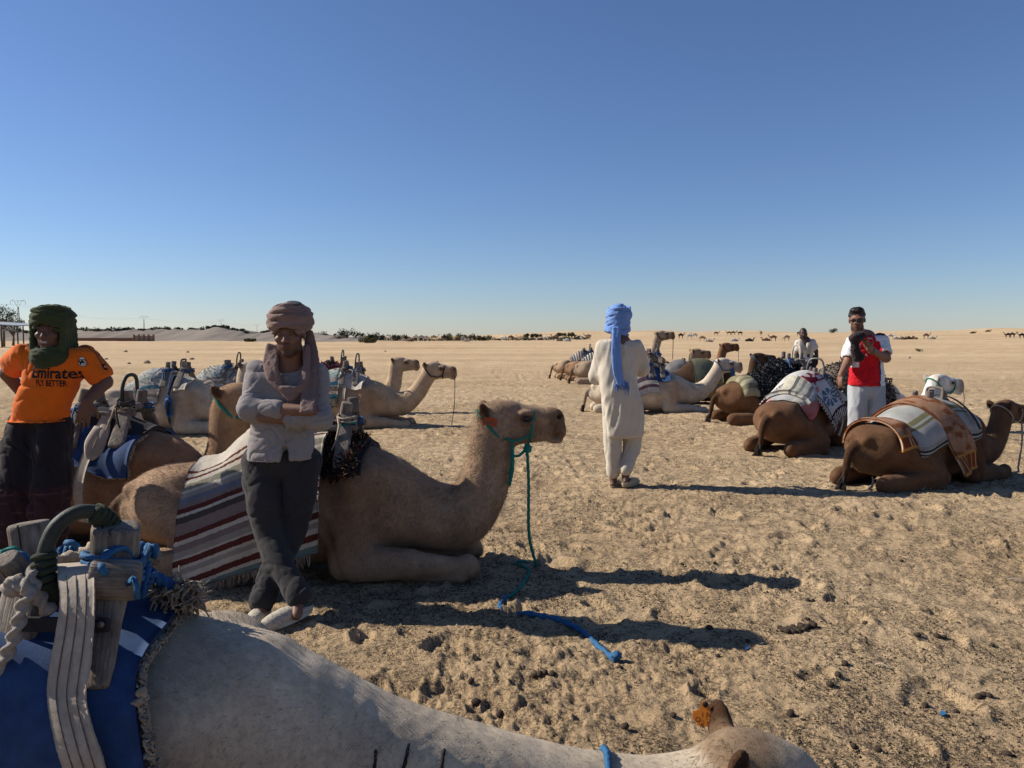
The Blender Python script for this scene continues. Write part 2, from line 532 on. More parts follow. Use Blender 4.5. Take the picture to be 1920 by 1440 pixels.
M['rope_dark'] = mat_plain('dark_rope', (.035, .03, .03), .9, .3, 80, .6, 400)
M['metal'] = mat_plain('grey_metal', (.16, .155, .15), .45, .25, 20, .2, 80, spec=.5, metal=.6, dirt=(.10, .085, .07))
M['rubber'] = mat_plain('dark_hose', (.03, .033, .026), .6, .3, 30, .3, 120, dirt=(.06, .065, .045))
M['dark_metal'] = mat_plain('dark_metal', (.05, .047, .045), .6, .3, 20, .2, spec=.4)
M['dung'] = mat_plain('dung', (.055, .038, .026), .9, .4, 60, .6, 200)
M['stone'] = mat_plain('stone', (.36, .28, .20), .95, .25, 14, .8, 60)
M['tag_orange'] = mat_plain('orange_tag', (.55, .17, .015), .45, .1, 30, .1)
M['black'] = mat_plain('black_print', (.012, .011, .012), .8, .1, 30, 0)
M['white'] = mat_plain('white_print', (.62, .62, .62), .8, .05, 30, 0)
M['tailhair'] = mat_plain('tail_hair', (.022, .015, .011), .8, .3, 80, .4)
M['red'] = mat_plain('red_wool', (.20, .012, .02), .95, .3, 60, .6, 200)
# ------------------------------------------------------------------ ground
def sand_material():
    m, nt, nd, lk, b = nodes("sand")
    tc = N(nt, "ShaderNodeTexCoord")
    v = tc.outputs["Object"]
    base = noise(nt, v, .7, 5, .6)
    rb = ramp(nt, [(.3, (.485, .352, .214)), (.7, (.61, .46, .292))]); lk.new(base.outputs["Fac"], rb.inputs[0])
    fine = noise(nt, v, 38, 4, .75)
    rf = ramp(nt, [(.3, (.74, .73, .72)), (.62, (1.12, 1.12, 1.12))]); lk.new(fine.outputs["Fac"], rf.inputs[0])
    m1 = mixc(nt, 'MULTIPLY'); lk.new(rb.outputs[0], m1.inputs[6]); lk.new(rf.outputs[0], m1.inputs[7])
    # dark organic litter, gathered in patches
    ptn = noise(nt, v, 3.4, 6, .66)
    pa = N(nt, "ShaderNodeMath", operation='SUBTRACT'); lk.new(ptn.outputs["Fac"], pa.inputs[0]); pa.inputs[1].default_value = .5
    pb = N(nt, "ShaderNodeMath", operation='ABSOLUTE'); lk.new(pa.outputs[0], pb.inputs[0])
    patch = N(nt, "ShaderNodeMath", operation='MULTIPLY_ADD'); lk.new(pb.outputs[0], patch.inputs[0]); patch.inputs[1].default_value = -4.2; patch.inputs[2].default_value = .88
    spk = noise(nt, v, 70, 3, .85)
    add = N(nt, "ShaderNodeMath", operation='MULTIPLY_ADD'); lk.new(patch.outputs[0], add.inputs[0]); add.inputs[1].default_value = .42; lk.new(spk.outputs["Fac"], add.inputs[2])
    rm = ramp(nt, [(.81, (0, 0, 0)), (.88, (1, 1, 1))]); lk.new(add.outputs[0], rm.inputs[0])
    # less litter far out on the plain
    sep = N(nt, "ShaderNodeSeparateXYZ"); lk.new(v, sep.inputs[0])
    fade = N(nt, "ShaderNodeMapRange"); fade.inputs[1].default_value = 14; fade.inputs[2].default_value = 42; fade.inputs[3].default_value = .85; fade.inputs[4].default_value = .12
    lk.new(sep.outputs[1], fade.inputs[0])
    mm = N(nt, "ShaderNodeMath", operation='MULTIPLY'); lk.new(rm.outputs[0], mm.inputs[0]); lk.new(fade.outputs[0], mm.inputs[1])
    m2 = mixc(nt); lk.new(mm.outputs[0], m2.inputs[0]); lk.new(m1.outputs[2], m2.inputs[6]); m2.inputs[7].default_value = (.125, .095, .066, 1)
    # broad far bands (tracks, damp crust)
    mp = N(nt, "ShaderNodeMapping"); mp.inputs["Scale"].default_value = (.02, .09, 1); lk.new(v, mp.inputs[0])
    band = noise(nt, mp.outputs[0], 1.0, 5, .6)
    rbd = ramp(nt, [(.35, (.84, .80, .75)), (.65, (1.08, 1.08, 1.06))]); lk.new(band.outputs["Fac"], rbd.inputs[0])
    m3 = mixc(nt, 'MULTIPLY'); lk.new(m2.outputs[2], m3.inputs[6]); lk.new(rbd.outputs[0], m3.inputs[7])
    lk.new(m3.outputs[2], b.inputs["Base Color"])
    b.inputs["Roughness"].default_value = 1
    b.inputs["Specular IOR Level"].default_value = .05
    nb = noise(nt, v, 75, 6, .75)
    bp = N(nt, "ShaderNodeBump", i_Strength=.9, i_Distance=.012); lk.new(nb.outputs["Fac"], bp.inputs["Height"])
    nb2 = noise(nt, v, 6, 7, .72)
    b2 = N(nt, "ShaderNodeBump", i_Strength=.85, i_Distance=.085); lk.new(nb2.outputs["Fac"], b2.inputs["Height"]); lk.new(bp.outputs[0], b2.inputs["Normal"])
    lk.new(b2.outputs[0], b.inputs["Normal"])
    return m


M['sand'] = sand_material()
_th = np.concatenate([np.linspace(-180, -42, 40, endpoint=False), np.linspace(-42, 42, 570, endpoint=False), np.linspace(42, 180, 40, endpoint=False)])
_r = [.6]
while _r[-1] < 26:
    _r.append(_r[-1] * (1.0071 if _r[-1] > 1.6 else 1.02))
while _r[-1] < 5000:
    _r.append(_r[-1] * 1.035)
_r = np.array(_r); _a = np.radians(_th)
_X = np.sin(_a)[:, None] * _r[None]; _Y = np.cos(_a)[:, None] * _r[None]
_Z = ground_h(_X, _Y)
_V = np.stack([_X, _Y, _Z], -1).reshape(-1, 3)
_F = grid_faces(len(_a), len(_r), True)[:, ::-1]
_c = len(_V)
_V = np.vstack([_V, [[0, 0, 0]]])
_k = np.arange(0, len(_a), 2)
_F = np.vstack([_F, np.stack([np.full(len(_k), _c), _k * len(_r), ((_k + 1) % len(_a)) * len(_r), ((_k + 2) % len(_a)) * len(_r)], -1)[:, ::-1]])
ground = mk("ground", _V, _F, M['sand'])
ground["kind"] = "structure"
# ------------------------------------------------------------------ implicit modelling: smooth unions on a grid, meshed by surface nets
def axis_steps(*segs):
    """segs: (start, stop, step) runs joined into one coordinate axis"""
    out = [np.array([segs[0][0]])]
    for a, b, s in segs:
        n = max(1, int(round((b - a) / s)))
        out.append(np.linspace(a, b, n + 1)[1:])
    return np.concatenate(out).astype(np.float32)


class Fld:
    def __init__(s, xs, ys, zs, col=(1, 1, 1)):
        s.ax = [np.asarray(a, np.float32) for a in (xs, ys, zs)]
        shp = tuple(len(a) for a in s.ax)
        s.D = np.full(shp, 1.0, np.float32)
        s.C = np.zeros(shp + (3,), np.float32) + np.asarray(col, np.float32)

    def _sl(s, lo, hi, pad):
        r = []
        for i in range(3):
            a = np.searchsorted(s.ax[i], lo[i] - pad); b = np.searchsorted(s.ax[i], hi[i] + pad)
            if b <= a:
                return None
            r.append(slice(a, b))
        return tuple(r)

    def _xyz(s, sl):
        return s.ax[0][sl[0]][:, None, None], s.ax[1][sl[1]][None, :, None], s.ax[2][sl[2]][None, None, :]

    def add(s, f, lo, hi, col=None, k=.02, op='u'):
        pad = k * 1.2 + .03
        sl = s._sl(lo, hi, pad)
        if sl is None:
            return
        d = np.asarray(f(*s._xyz(sl)), np.float32)
        a = s.D[sl]
        d = np.broadcast_to(d, a.shape)
        if op == 'u':
            h = np.clip(.5 + .5 * (a - d) / k, 0, 1)
            s.D[sl] = a * (1 - h) + d * h - k * h * (1 - h)
            if col is not None:
                s.C[sl] += (np.asarray(col, np.float32) - s.C[sl]) * sstep(.2, .8, h)[..., None]
        elif op == 'sub':
            d = -d
            h = np.clip(.5 - .5 * (a - d) / k, 0, 1)
            s.D[sl] = a * (1 - h) + d * h + k * h * (1 - h)
            if col is not None:
                s.C[sl] += (np.asarray(col, np.float32) - s.C[sl]) * h[..., None]
        elif op == 'int':
            h = np.clip(.5 - .5 * (a - d) / k, 0, 1)
            s.D[sl] = a * (1 - h) + d * h + k * h * (1 - h)
        elif op == 'paint':
            h = np.clip(.5 - .5 * d / k, 0, 1)
            s.C[sl] += (np.asarray(col, np.float32) - s.C[sl]) * h[..., None]
        elif op == 'tint':
            h = np.clip(.5 - .5 * d / k, 0, 1)
            s.C[sl] *= 1 + (np.asarray(col, np.float32) - 1) * h[..., None]

    # --- primitives (mir: also mirrored in y)
    def ell(s, c, r, col=None, k=.02, op='u', R=None, mir=False):
        c = np.asarray(c, float); r = np.asarray(r, float)
        for sg in ((1, -1) if mir else (1,)):
            cc = c * np.array([1, sg, 1])
            Rm = np.eye(3) if R is None else np.asarray(R, float)
            if sg < 0:
                m = np.diag([1, -1, 1]); Rm = m @ Rm @ m

            def f(X, Y, Z):
                px, py, pz = X - cc[0], Y - cc[1], Z - cc[2]
                if R is None:
                    qx, qy, qz = px, py, pz
                else:
                    qx = px * Rm[0, 0] + py * Rm[1, 0] + pz * Rm[2, 0]
                    qy = px * Rm[0, 1] + py * Rm[1, 1] + pz * Rm[2, 1]
                    qz = px * Rm[0, 2] + py * Rm[1, 2] + pz * Rm[2, 2]
                k0 = np.sqrt((qx / r[0]) ** 2 + (qy / r[1]) ** 2 + (qz / r[2]) ** 2)
                k1 = np.sqrt((qx / r[0] ** 2) ** 2 + (qy / r[1] ** 2) ** 2 + (qz / r[2] ** 2) ** 2) + 1e-6
                return k0 * (k0 - 1) / k1
            ext = np.sqrt(((Rm * r[None]) ** 2).sum(1))
            s.add(f, cc - ext, cc + ext, col, k, op)

    def cap(s, a, b, ra, rb, col=None, k=.02, op='u', mir=False, ys=1.0):
        """tapered capsule a->b; ys > 1 flattens it sideways"""
        for sg in ((1, -1) if mir else (1,)):
            m = np.array([1, sg, 1.0])
            A = np.asarray(a, float) * m; B = np.asarray(b, float) * m

            def f(X, Y, Z):
                ax, ay, az = X - A[0], (Y - A[1]) * ys, Z - A[2]
                bx, by, bz = B[0] - A[0], (B[1] - A[1]) * ys, B[2] - A[2]
                t = np.clip((ax * bx + ay * by + az * bz) / (bx * bx + by * by + bz * bz + 1e-9), 0, 1)
                d = np.sqrt((ax - bx * t) ** 2 + (ay - by * t) ** 2 + (az - bz * t) ** 2) - (ra + (rb - ra) * t)
                return d / max(1, ys ** .5)
            R = max(ra, rb)
            s.add(f, np.minimum(A, B) - R, np.maximum(A, B) + R, col, k, op)

    def chain(s, pts, rs, col=None, k=.02, n=None, op='u', ys=1.0, mir=False):
        """sweep along a smooth curve with changing radius"""
        for sg in ((1, -1) if mir else (1,)):
            p = np.asarray(pts, float) * np.array([1, sg, 1.0])
            n_ = n or (len(pts) - 1) * 4 + 1
            C = catmull(p, n_)
            R = np.interp(np.linspace(0, 1, n_), np.linspace(0, 1, len(rs)), rs)

            def f(X, Y, Z):
                d = None
                for i in range(n_ - 1):
                    A, B = C[i], C[i + 1]
                    ax, ay, az = X - A[0], (Y - A[1]) * ys, Z - A[2]
                    bx, by, bz = B[0] - A[0], (B[1] - A[1]) * ys, B[2] - A[2]
                    t = np.clip((ax * bx + ay * by + az * bz) / (bx * bx + by * by + bz * bz + 1e-9), 0, 1)
                    e = np.sqrt((ax - bx * t) ** 2 + (ay - by * t) ** 2 + (az - bz * t) ** 2) - (R[i] + (R[i + 1] - R[i]) * t)
                    d = e if d is None else np.minimum(d, e)
                return d / max(1, ys ** .5)
            s.add(f, C.min(0) - R.max(), C.max(0) + R.max(), col, k, op)

    def sample(s, p):
        """trilinear distance at points (n,3)"""
        idx, fr = [], []
        for i in range(3):
            a = s.ax[i]
            j = np.clip(np.searchsorted(a, p[:, i]) - 1, 0, len(a) - 2)
            idx.append(j); fr.append(np.clip((p[:, i] - a[j]) / (a[j + 1] - a[j]), 0, 1))
        r = 0
        for dx in (0, 1):
            for dy in (0, 1):
                for dz in (0, 1):
                    w = (fr[0] if dx else 1 - fr[0]) * (fr[1] if dy else 1 - fr[1]) * (fr[2] if dz else 1 - fr[2])
                    r = r + w * s.D[idx[0] + dx, idx[1] + dy, idx[2] + dz]
        return r

    def mesh(s, smooth=1):
        D = s.D; nx, ny, nz = D.shape
        ins = D < 0
        cnt = np.zeros((nx - 1, ny - 1, nz - 1), np.int8)
        for dx in (0, 1):
            for dy in (0, 1):
                for dz in (0, 1):
                    cnt += ins[dx:nx - 1 + dx, dy:ny - 1 + dy, dz:nz - 1 + dz]
        act = (cnt > 0) & (cnt < 8)
        I = np.argwhere(act)
        idx = np.full(act.shape, -1, np.int32); idx[act] = np.arange(len(I))
        acc = np.zeros((len(I), 3), np.float32); w = np.zeros(len(I), np.float32)
        corners = [(a, b, c) for a in (0, 1) for b in (0, 1) for c in (0, 1)]
        val = {c: D[I[:, 0] + c[0], I[:, 1] + c[1], I[:, 2] + c[2]] for c in corners}
        for ca in corners:
            for ax in range(3):
                if ca[ax] == 0:
                    cb = list(ca); cb[ax] = 1; cb = tuple(cb)
                    va, vb = val[ca], val[cb]
                    m = (va < 0) != (vb < 0)
                    t = va / np.where(m, va - vb, 1)
                    p = np.tile(np.array(ca, np.float32), (len(I), 1)); p[:, ax] = t
                    acc[m] += p[m]; w[m] += 1
        u = acc / np.maximum(w, 1)[:, None]
        V = np.zeros((len(I), 3), np.float32); Cc = 0
        for i in range(3):
            a = s.ax[i]
            V[:, i] = a[I[:, i]] + u[:, i] * (a[I[:, i] + 1] - a[I[:, i]])
        for c in corners:
            ww = np.prod([u[:, i] if c[i] else 1 - u[:, i] for i in range(3)], axis=0)
            Cc = Cc + ww[:, None] * s.C[I[:, 0] + c[0], I[:, 1] + c[1], I[:, 2] + c[2]]
        F = []
        # faces around each crossed edge
        for ax in range(3):
            a1, a2 = (ax + 1) % 3, (ax + 2) % 3
            sl0 = [slice(None)] * 3; sl1 = [slice(None)] * 3
            sl0[ax] = slice(0, -1); sl1[ax] = slice(1, None)
            A, B = ins[tuple(sl0)], ins[tuple(sl1)]
            E = np.argwhere(A != B)
            ok = (E[:, a1] > 0) & (E[:, a2] > 0) & (E[:, a1] < D.shape[a1] - 1) & (E[:, a2] < D.shape[a2] - 1)
            E = E[ok]
            fl = A[E[:, 0], E[:, 1], E[:, 2]]
            q = []
            for o1, o2 in ((-1, -1), (0, -1), (0, 0), (-1, 0)):
                e = E.copy(); e[:, a1] += o1; e[:, a2] += o2
                q.append(idx[e[:, 0], e[:, 1], e[:, 2]])
            q = np.stack(q, 1)
            q[~fl] = q[~fl][:, ::-1]
            F.append(q)
        F = np.vstack(F)
        for _ in range(smooth):
            S_ = np.zeros_like(V); n_ = np.zeros(len(V), np.float32)
            for i in range(4):
                a, b = F[:, i], F[:, (i + 1) % 4]
                for ax in range(3):
                    S_[:, ax] += np.bincount(a, V[b, ax], len(V)) + np.bincount(b, V[a, ax], len(V))
                n_ += np.bincount(a, minlength=len(V)) + np.bincount(b, minlength=len(V))
            V = V * .5 + (S_ / np.maximum(n_, 1)[:, None]) * .5
        return V, F, np.clip(Cc, 0, 1)


def vnormals(V, F):
    n = np.cross(V[F[:, 2]] - V[F[:, 0]], V[F[:, 3]] - V[F[:, 1]])
    out = np.zeros_like(V)
    for i in range(4):
        for ax in range(3):
            out[:, ax] += np.bincount(F[:, i], n[:, ax], len(V))
    return out / (np.linalg.norm(out, axis=1, keepdims=True) + 1e-12)


def rotm(pitch=0, yaw=0, roll=0):
    """columns = local x,y,z; pitch>0 lifts the nose (x) up"""
    cp, sp = math.cos(pitch), math.sin(pitch); cy, sy = math.cos(yaw), math.sin(yaw); cr, sr = math.cos(roll), math.sin(roll)
    Rp = np.array([[cp, 0, -sp], [0, 1, 0], [sp, 0, cp]])
    Ry = np.array([[cy, -sy, 0], [sy, cy, 0], [0, 0, 1]])
    Rr = np.array([[1, 0, 0], [0, cr, -sr], [0, sr, cr]])
    return Ry @ Rp @ Rr
# ------------------------------------------------------------------ couched camels
NECKS = {   # centre line (x, y, z, r) from the chest to the poll, head turn, head pitch / yaw (degrees)
    'upright': ([(.60, 0, .47, .27), (.87, 0, .37, .235), (1.08, 0, .36, .215), (1.225, 0, .51, .172), (1.285, 0, .72, .148), (1.315, 0, .92, .148)], (1.335, 0, .985), 0, 0),
    'reach': ([(.60, 0, .50, .27), (.86, 0, .42, .23), (1.08, 0, .44, .19), (1.27, 0, .58, .155), (1.40, 0, .76, .138), (1.50, 0, .93, .138)], (1.53, 0, .99), -4, 0),
    'tight': ([(.58, 0, .49, .26), (.80, 0, .38, .225), (.93, 0, .44, .195), (1.00, 0, .60, .165), (1.03, 0, .78, .148), (1.04, 0, .98, .146)], (1.07, .0, 1.04), 0, 0),
    'high': ([(.60, 0, .50, .26), (.88, 0, .46, .22), (1.06, 0, .60, .18), (1.16, 0, .86, .145), (1.25, 0, 1.14, .132), (1.32, 0, 1.38, .132)], (1.36, 0, 1.44), 4, 0),
    'arch': ([(.60, 0, .46, .265), (.90, 0, .345, .225), (1.13, 0, .30, .19), (1.31, 0, .40, .158), (1.41, 0, .55, .14), (1.455, 0, .67, .138)], (1.49, 0, .725), -3, 0),
    'low': ([(.62, 0, .53, .27), (.92, 0, .43, .215), (1.20, 0, .375, .18), (1.50, 0, .335, .145), (1.72, 0, .33, .13), (1.90, 0, .365, .13)], (1.95, -.01, .39), -23, -4),
}


def camel_field(neck, vs, head_vs=None, hump=.0):
    pts, ho, hp, hy = NECKS[neck]
    hv = head_vs or vs
    ho = np.array(ho, float)
    R = rotm(rad(hp), rad(hy))
    xh = ho[0] - .2
    zt = max(1.12, ho[2] + .26)
    xs = axis_steps((-1.42, xh, vs), (xh, ho[0] + .56, hv))
    ys = axis_steps((-.62, -.14, vs), (-.14, .14, hv), (.14, .62, vs))
    zs = axis_steps((-.06, ho[2] - .25, vs), (ho[2] - .25, ho[2] + .26, hv), (ho[2] + .26, max(zt, ho[2] + .28), vs))
    f = Fld(xs, ys, zs, (1, 1, 1))
    # barrel
    st = np.array([[-1.22, .40, .01, .01], [-1.16, .40, .10, .08], [-1.02, .40, .20, .165], [-.80, .41, .26, .235], [-.50, .42, .32, .315], [-.1, .43, .37, .385],
                   [.25, .43, .37, .385], [.52, .43, .33, .33], [.72, .43, .25, .24], [.86, .43, .12, .12], [.92, .43, .01, .01]])

    def barrel(X, Y, Z):
        x = X.ravel()
        zc = np.interp(x, st[:, 0], st[:, 1])[:, None, None]; hh = np.interp(x, st[:, 0], st[:, 2])[:, None, None]; hw = np.interp(x, st[:, 0], st[:, 3])[:, None, None]
        q = np.sqrt((Y / hw) ** 2 + ((Z - zc) / hh) ** 2)
        return (q - 1) * np.minimum(hw, hh)
    f.add(barrel, (-1.22, -.42, .02), (.92, .42, .84), (1, 1, 1), .02)
    # hump and withers
    f.ell((-.02, 0, .74 + hump), (.40, .22, .24), (1, 1, 1), .14)
    f.ell((.36, 0, .66), (.30, .20, .17), (1, 1, 1), .12)
    f.ell((-.82, 0, .57), (.26, .20, .12), (1, 1, 1), .10)
    # haunch, stifle, shank, hock, hind foot
    f.cap((-.82, .14, .46), (-.34, .33, .22), .19, .135, (1, 1, 1), .13, mir=True)
    f.ell((-.70, .17, .645), (.09, .06, .05), (1, 1, 1), .06, mir=True)
    f.ell((-1.06, .09, .56), (.08, .05, .05), (1, 1, 1), .05, mir=True)
    f.cap((-.28, .37, .16), (-.98, .29, .135), .115, .085, (1, 1, 1), .035, mir=True)
    f.ell((-1.02, .285, .115), (.115, .085, .10), (.97, .96, .95), .03, mir=True)
    f.cap((-1.02, .30, .05), (-.42, .40, .045), .055, .055, (.95, .95, .95), .02, mir=True)
    f.ell((-.36, .42, .04), (.10, .075, .055), (.8, .78, .75), .03, mir=True)
    # shoulder, upper arm, forearm, folded cannon
    f.cap((.46, .19, .60), (.40, .30, .22), .19, .135, (1, 1, 1), .06, mir=True)
    f.cap((.40, .315, .14), (.78, .285, .115), .13, .092, (1, 1, 1), .04, mir=True)
    f.cap((.78, .285, .115), (1.08, .24, .088), .086, .056, (1.05, 1.05, 1.05), .03, mir=True)
    f.ell((1.145, .235, .086), (.078, .066, .080), (1.0, 1.0, 1.0), .025, mir=True)
    f.ell((1.20, .235, .05), (.035, .05, .045), (.62, .58, .55), .02, mir=True)
    f.cap((1.10, .25, .03), (.60, .22, .03), .05, .05, (.95, .95, .95), .02, mir=True)
    # breast pad
    f.ell((.50, 0, .09), (.16, .15, .13), (.8, .75, .7), .05)
    # neck (deeper than wide)
    f.chain([p[:3] for p in pts] + [tuple(ho)], [p[3] for p in pts] + [.118], (1, 1, 1), .09, 26, ys=1.28)
    # skin folds where the neck leaves the chest, dewlap
    # tail
    f.chain([(-1.13, 0, .50), (-1.23, 0, .42), (-1.27, 0, .25), (-1.28, .01, .14)], [.055, .042, .034, .026], (.45, .42, .40), .03)

    def hpnt(x, y, z):
        return ho + R @ np.array([x, y, z], float)

    def hell(c, r, col=None, k=.02, op='u', mir=False, R2=None):
        RR = R if R2 is None else R @ R2
        for sg in ((1, -1) if mir else (1,)):
            if sg < 0 and R2 is not None:
                m = np.diag([1, -1, 1]); RR = R @ (m @ R2 @ m)
            f.ell(hpnt(c[0], c[1] * sg, c[2]), r, col, k, op, R=RR)

    def hcap(a, b, ra, rb, col=None, k=.02, op='u', mir=False):
        for sg in ((1, -1) if mir else (1,)):
            f.cap(hpnt(a[0], a[1] * sg, a[2]), hpnt(b[0], b[1] * sg, b[2]), ra, rb, col, k, op, ys=1.15 if not mir else 1)
    W = (1, 1, 1)
    hell((.0, 0, .055), (.135, .098, .10), W, .04)
    hell((.06, 0, .095), (.10, .075, .065), W, .03)
    hell((.10, 0, -.03), (.13, .082, .095), W, .04)
    hcap((.12, 0, .045), (.32, 0, .048), .094, .064, W, .04)
    hell((.375, 0, .050), (.075, .060, .060), (.66, .60, .56), .03)
    hell((.405, 0, -.005), (.055, .058, .078), (.62, .56, .53), .025)
    hell((.440, 0, -.050), (.030, .043, .048), (.84, .81, .78), .02)
    hell((.32, 0, -.028), (.115, .050, .050), (.8, .76, .73), .03)
    hcap((.10, 0, -.070), (.34, 0, -.078), .072, .036, W, .03)
    hell((.398, 0, -.112), (.048, .035, .022), (.95, .92, .88), .02)
    hell((.19, .075, .075), (.055, .026, .026), W, .02, mir=True)       # brow shelf
    hell((.21, .080, .020), (.05, .022, .018), W, .02, mir=True)        # cheekbone
    # eye hollow, dark rims
    hell((.195, .100, .044), (.034, .020, .020), (.32, .28, .26), .012, 'sub', mir=True)
    hell((.20, .09, .044), (.058, .045, .036), (.45, .40, .37), .03, 'tint', mir=True)
    # nostril slits and mouth line
    ns = rotm(rad(-48))
    hell((.425, .042, .062), (.010, .018, .032), (.18, .15, .14), .008, 'sub', mir=True, R2=ns)
    hell((.385, .055, -.070), (.070, .016, .005), (.35, .3, .28), .008, 'sub', mir=True, R2=rotm(rad(10)))
    hell((.42, 0, .03), (.06, .08, .10), (.80, .76, .74), .04, 'tint')
    # ears: short cups, dark inside
    er = rotm(rad(52), rad(128))
    hell((-.078, .108, .088), (.074, .024, .042), (.62, .55, .50), .018, mir=True, R2=er)
    hell((-.070, .134, .106), (.056, .020, .030), (.22, .17, .14), .006, 'sub', mir=True, R2=er)
    # coat markings (multipliers): darker shoulder and thigh, pale belly side and lower legs
    f.ell((.50, .34, .52), (.20, .14, .24), (.60, .50, .43), .26, 'tint', mir=True)
    f.ell((-.55, 0, .75), (.75, .30, .16), (.86, .80, .74), .22, 'tint')
    f.ell((-.25, .40, .16), (.30, .12, .12), (1.08, 1.06, 1.04), .12, 'tint', mir=True)
    f.ell((1.05, .25, .08), (.25, .12, .12), (1.1, 1.1, 1.1), .10, 'tint', mir=True)
    f.ho, f.R, f.hp = ho, R, hpnt
    f.neck = pts
    return f


def add_folds(V, F, amp, neck):
    """creases at neck root, behind the elbow, over the flank; shaggy unevenness"""
    n = vnormals(V, F)
    x, y, z = V[:, 0], V[:, 1], V[:, 2]
    pts = np.array([p[:3] for p in neck])
    d = 0
    # wrinkles across the upper bend of the neck
    c = pts[2]
    r = np.sqrt((x - c[0]) ** 2 + (z - c[2] - .12) ** 2)
    ang = np.arctan2(z - c[2] - .2, x - c[0])
    d = d + (.005 if neck[-1][2] > .6 else .0012) * np.sin(ang * 30 + 2 * vnoise3(x * 8, y * 8, z * 8, 3)) * np.exp(-(r / .17) ** 2)
    # flank and armpit creases
    e = (x - .30) * .9 + (z - .3) * .25
    d = d - .016 * np.exp(-((e + .02 * vnoise3(x * 5, y * 5, z * 5, 9)) / .025) ** 2) * sstep(.5, .36, z)
    e2 = (x + .12) * .55 - (z - .30) * .85
    d = d - .016 * np.exp(-((e2 + .015 * vnoise3(x * 6, y * 6, z * 6, 10)) / .022) ** 2) * sstep(-.75, -.35, x) * sstep(.20, .0, x)
    e3 = (z - .255) - (x + .6) * .05
    d = d - .014 * np.exp(-(e3 / .02) ** 2) * sstep(-1.0, -.8, x) * sstep(-.25, -.45, x)
    # ribs, loose skin
    d = d + .004 * vnoise3(x * 5, y * 4, z * 3, 5) + .0012 * vnoise3(x * 17, y * 17, z * 12, 6) + .0007 * vnoise3(x * 45, y * 45, z * 30, 7)
    return V + n * (d * amp)[:, None]


def fur(V, F, Cc, n, L, parent, coat, seed=0, w=.0011):
    """short coat hair: one sliver per hair, lying back and down, longer on hump, nape and elbows"""
    rng = np.random.default_rng(seed)
    nn = vnormals(V, F)
    a = np.linalg.norm(np.cross(V[F[:, 2]] - V[F[:, 0]], V[F[:, 3]] - V[F[:, 1]]), axis=1)
    k = rng.choice(len(F), n, p=a / a.sum())
    u, v = rng.random((n, 1)), rng.random((n, 1))
    q = F[k]
    bil = lambda A: A[q[:, 0]] * (1 - u) * (1 - v) + A[q[:, 1]] * u * (1 - v) + A[q[:, 2]] * u * v + A[q[:, 3]] * (1 - u) * v
    p, m, c = bil(V), bil(nn), bil(Cc)
    flow = np.array([-.75, 0, -.6]) + rng.normal(0, .22, (n, 3)) + .35 * np.stack([vnoise3(p[:, 0] * 6, p[:, 1] * 6, p[:, 2] * 6, 3), vnoise3(p[:, 0] * 6, p[:, 1] * 6, p[:, 2] * 6, 4), vnoise3(p[:, 0] * 6, p[:, 1] * 6, p[:, 2] * 6, 5)], -1)
    flow -= m * np.sum(flow * m, 1, keepdims=True)
    d = flow / (np.linalg.norm(flow, axis=1, keepdims=True) + 1e-6) + m * rng.uniform(.25, .7, (n, 1))
    long = (.55 + .45 * (p[:, 2] > .2)) * (1 + 1.3 * sstep(.70, .9, p[:, 2]) * (p[:, 0] < .6) + 1.0 * ((p[:, 0] > .9) & (m[:, 0] < -.3)) + .9 * ((p[:, 0] > .9) & (p[:, 0] < 1.5) & (m[:, 2] < -.2) & (p[:, 2] > .2)))
    l = (L * rng.uniform(.5, 1.3, n) * long)[:, None]
    s = np.cross(d, m); s /= np.linalg.norm(s, axis=1, keepdims=True) + 1e-6
    T = np.stack([p - s * w, p + s * w, p + d * l], 1).reshape(-1, 3)
    cc = np.repeat(c * rng.uniform(.72, 1.22, (n, 1)), 3, 0)
    o = mk("coat_hair", T, np.arange(n * 3).reshape(-1, 3), M['coat'], parent, False, np.clip(cc, 0, 1))
    o.color = (*coat, 1); o["kind"] = "stuff"
    return o


CAMEL_MESH = {}


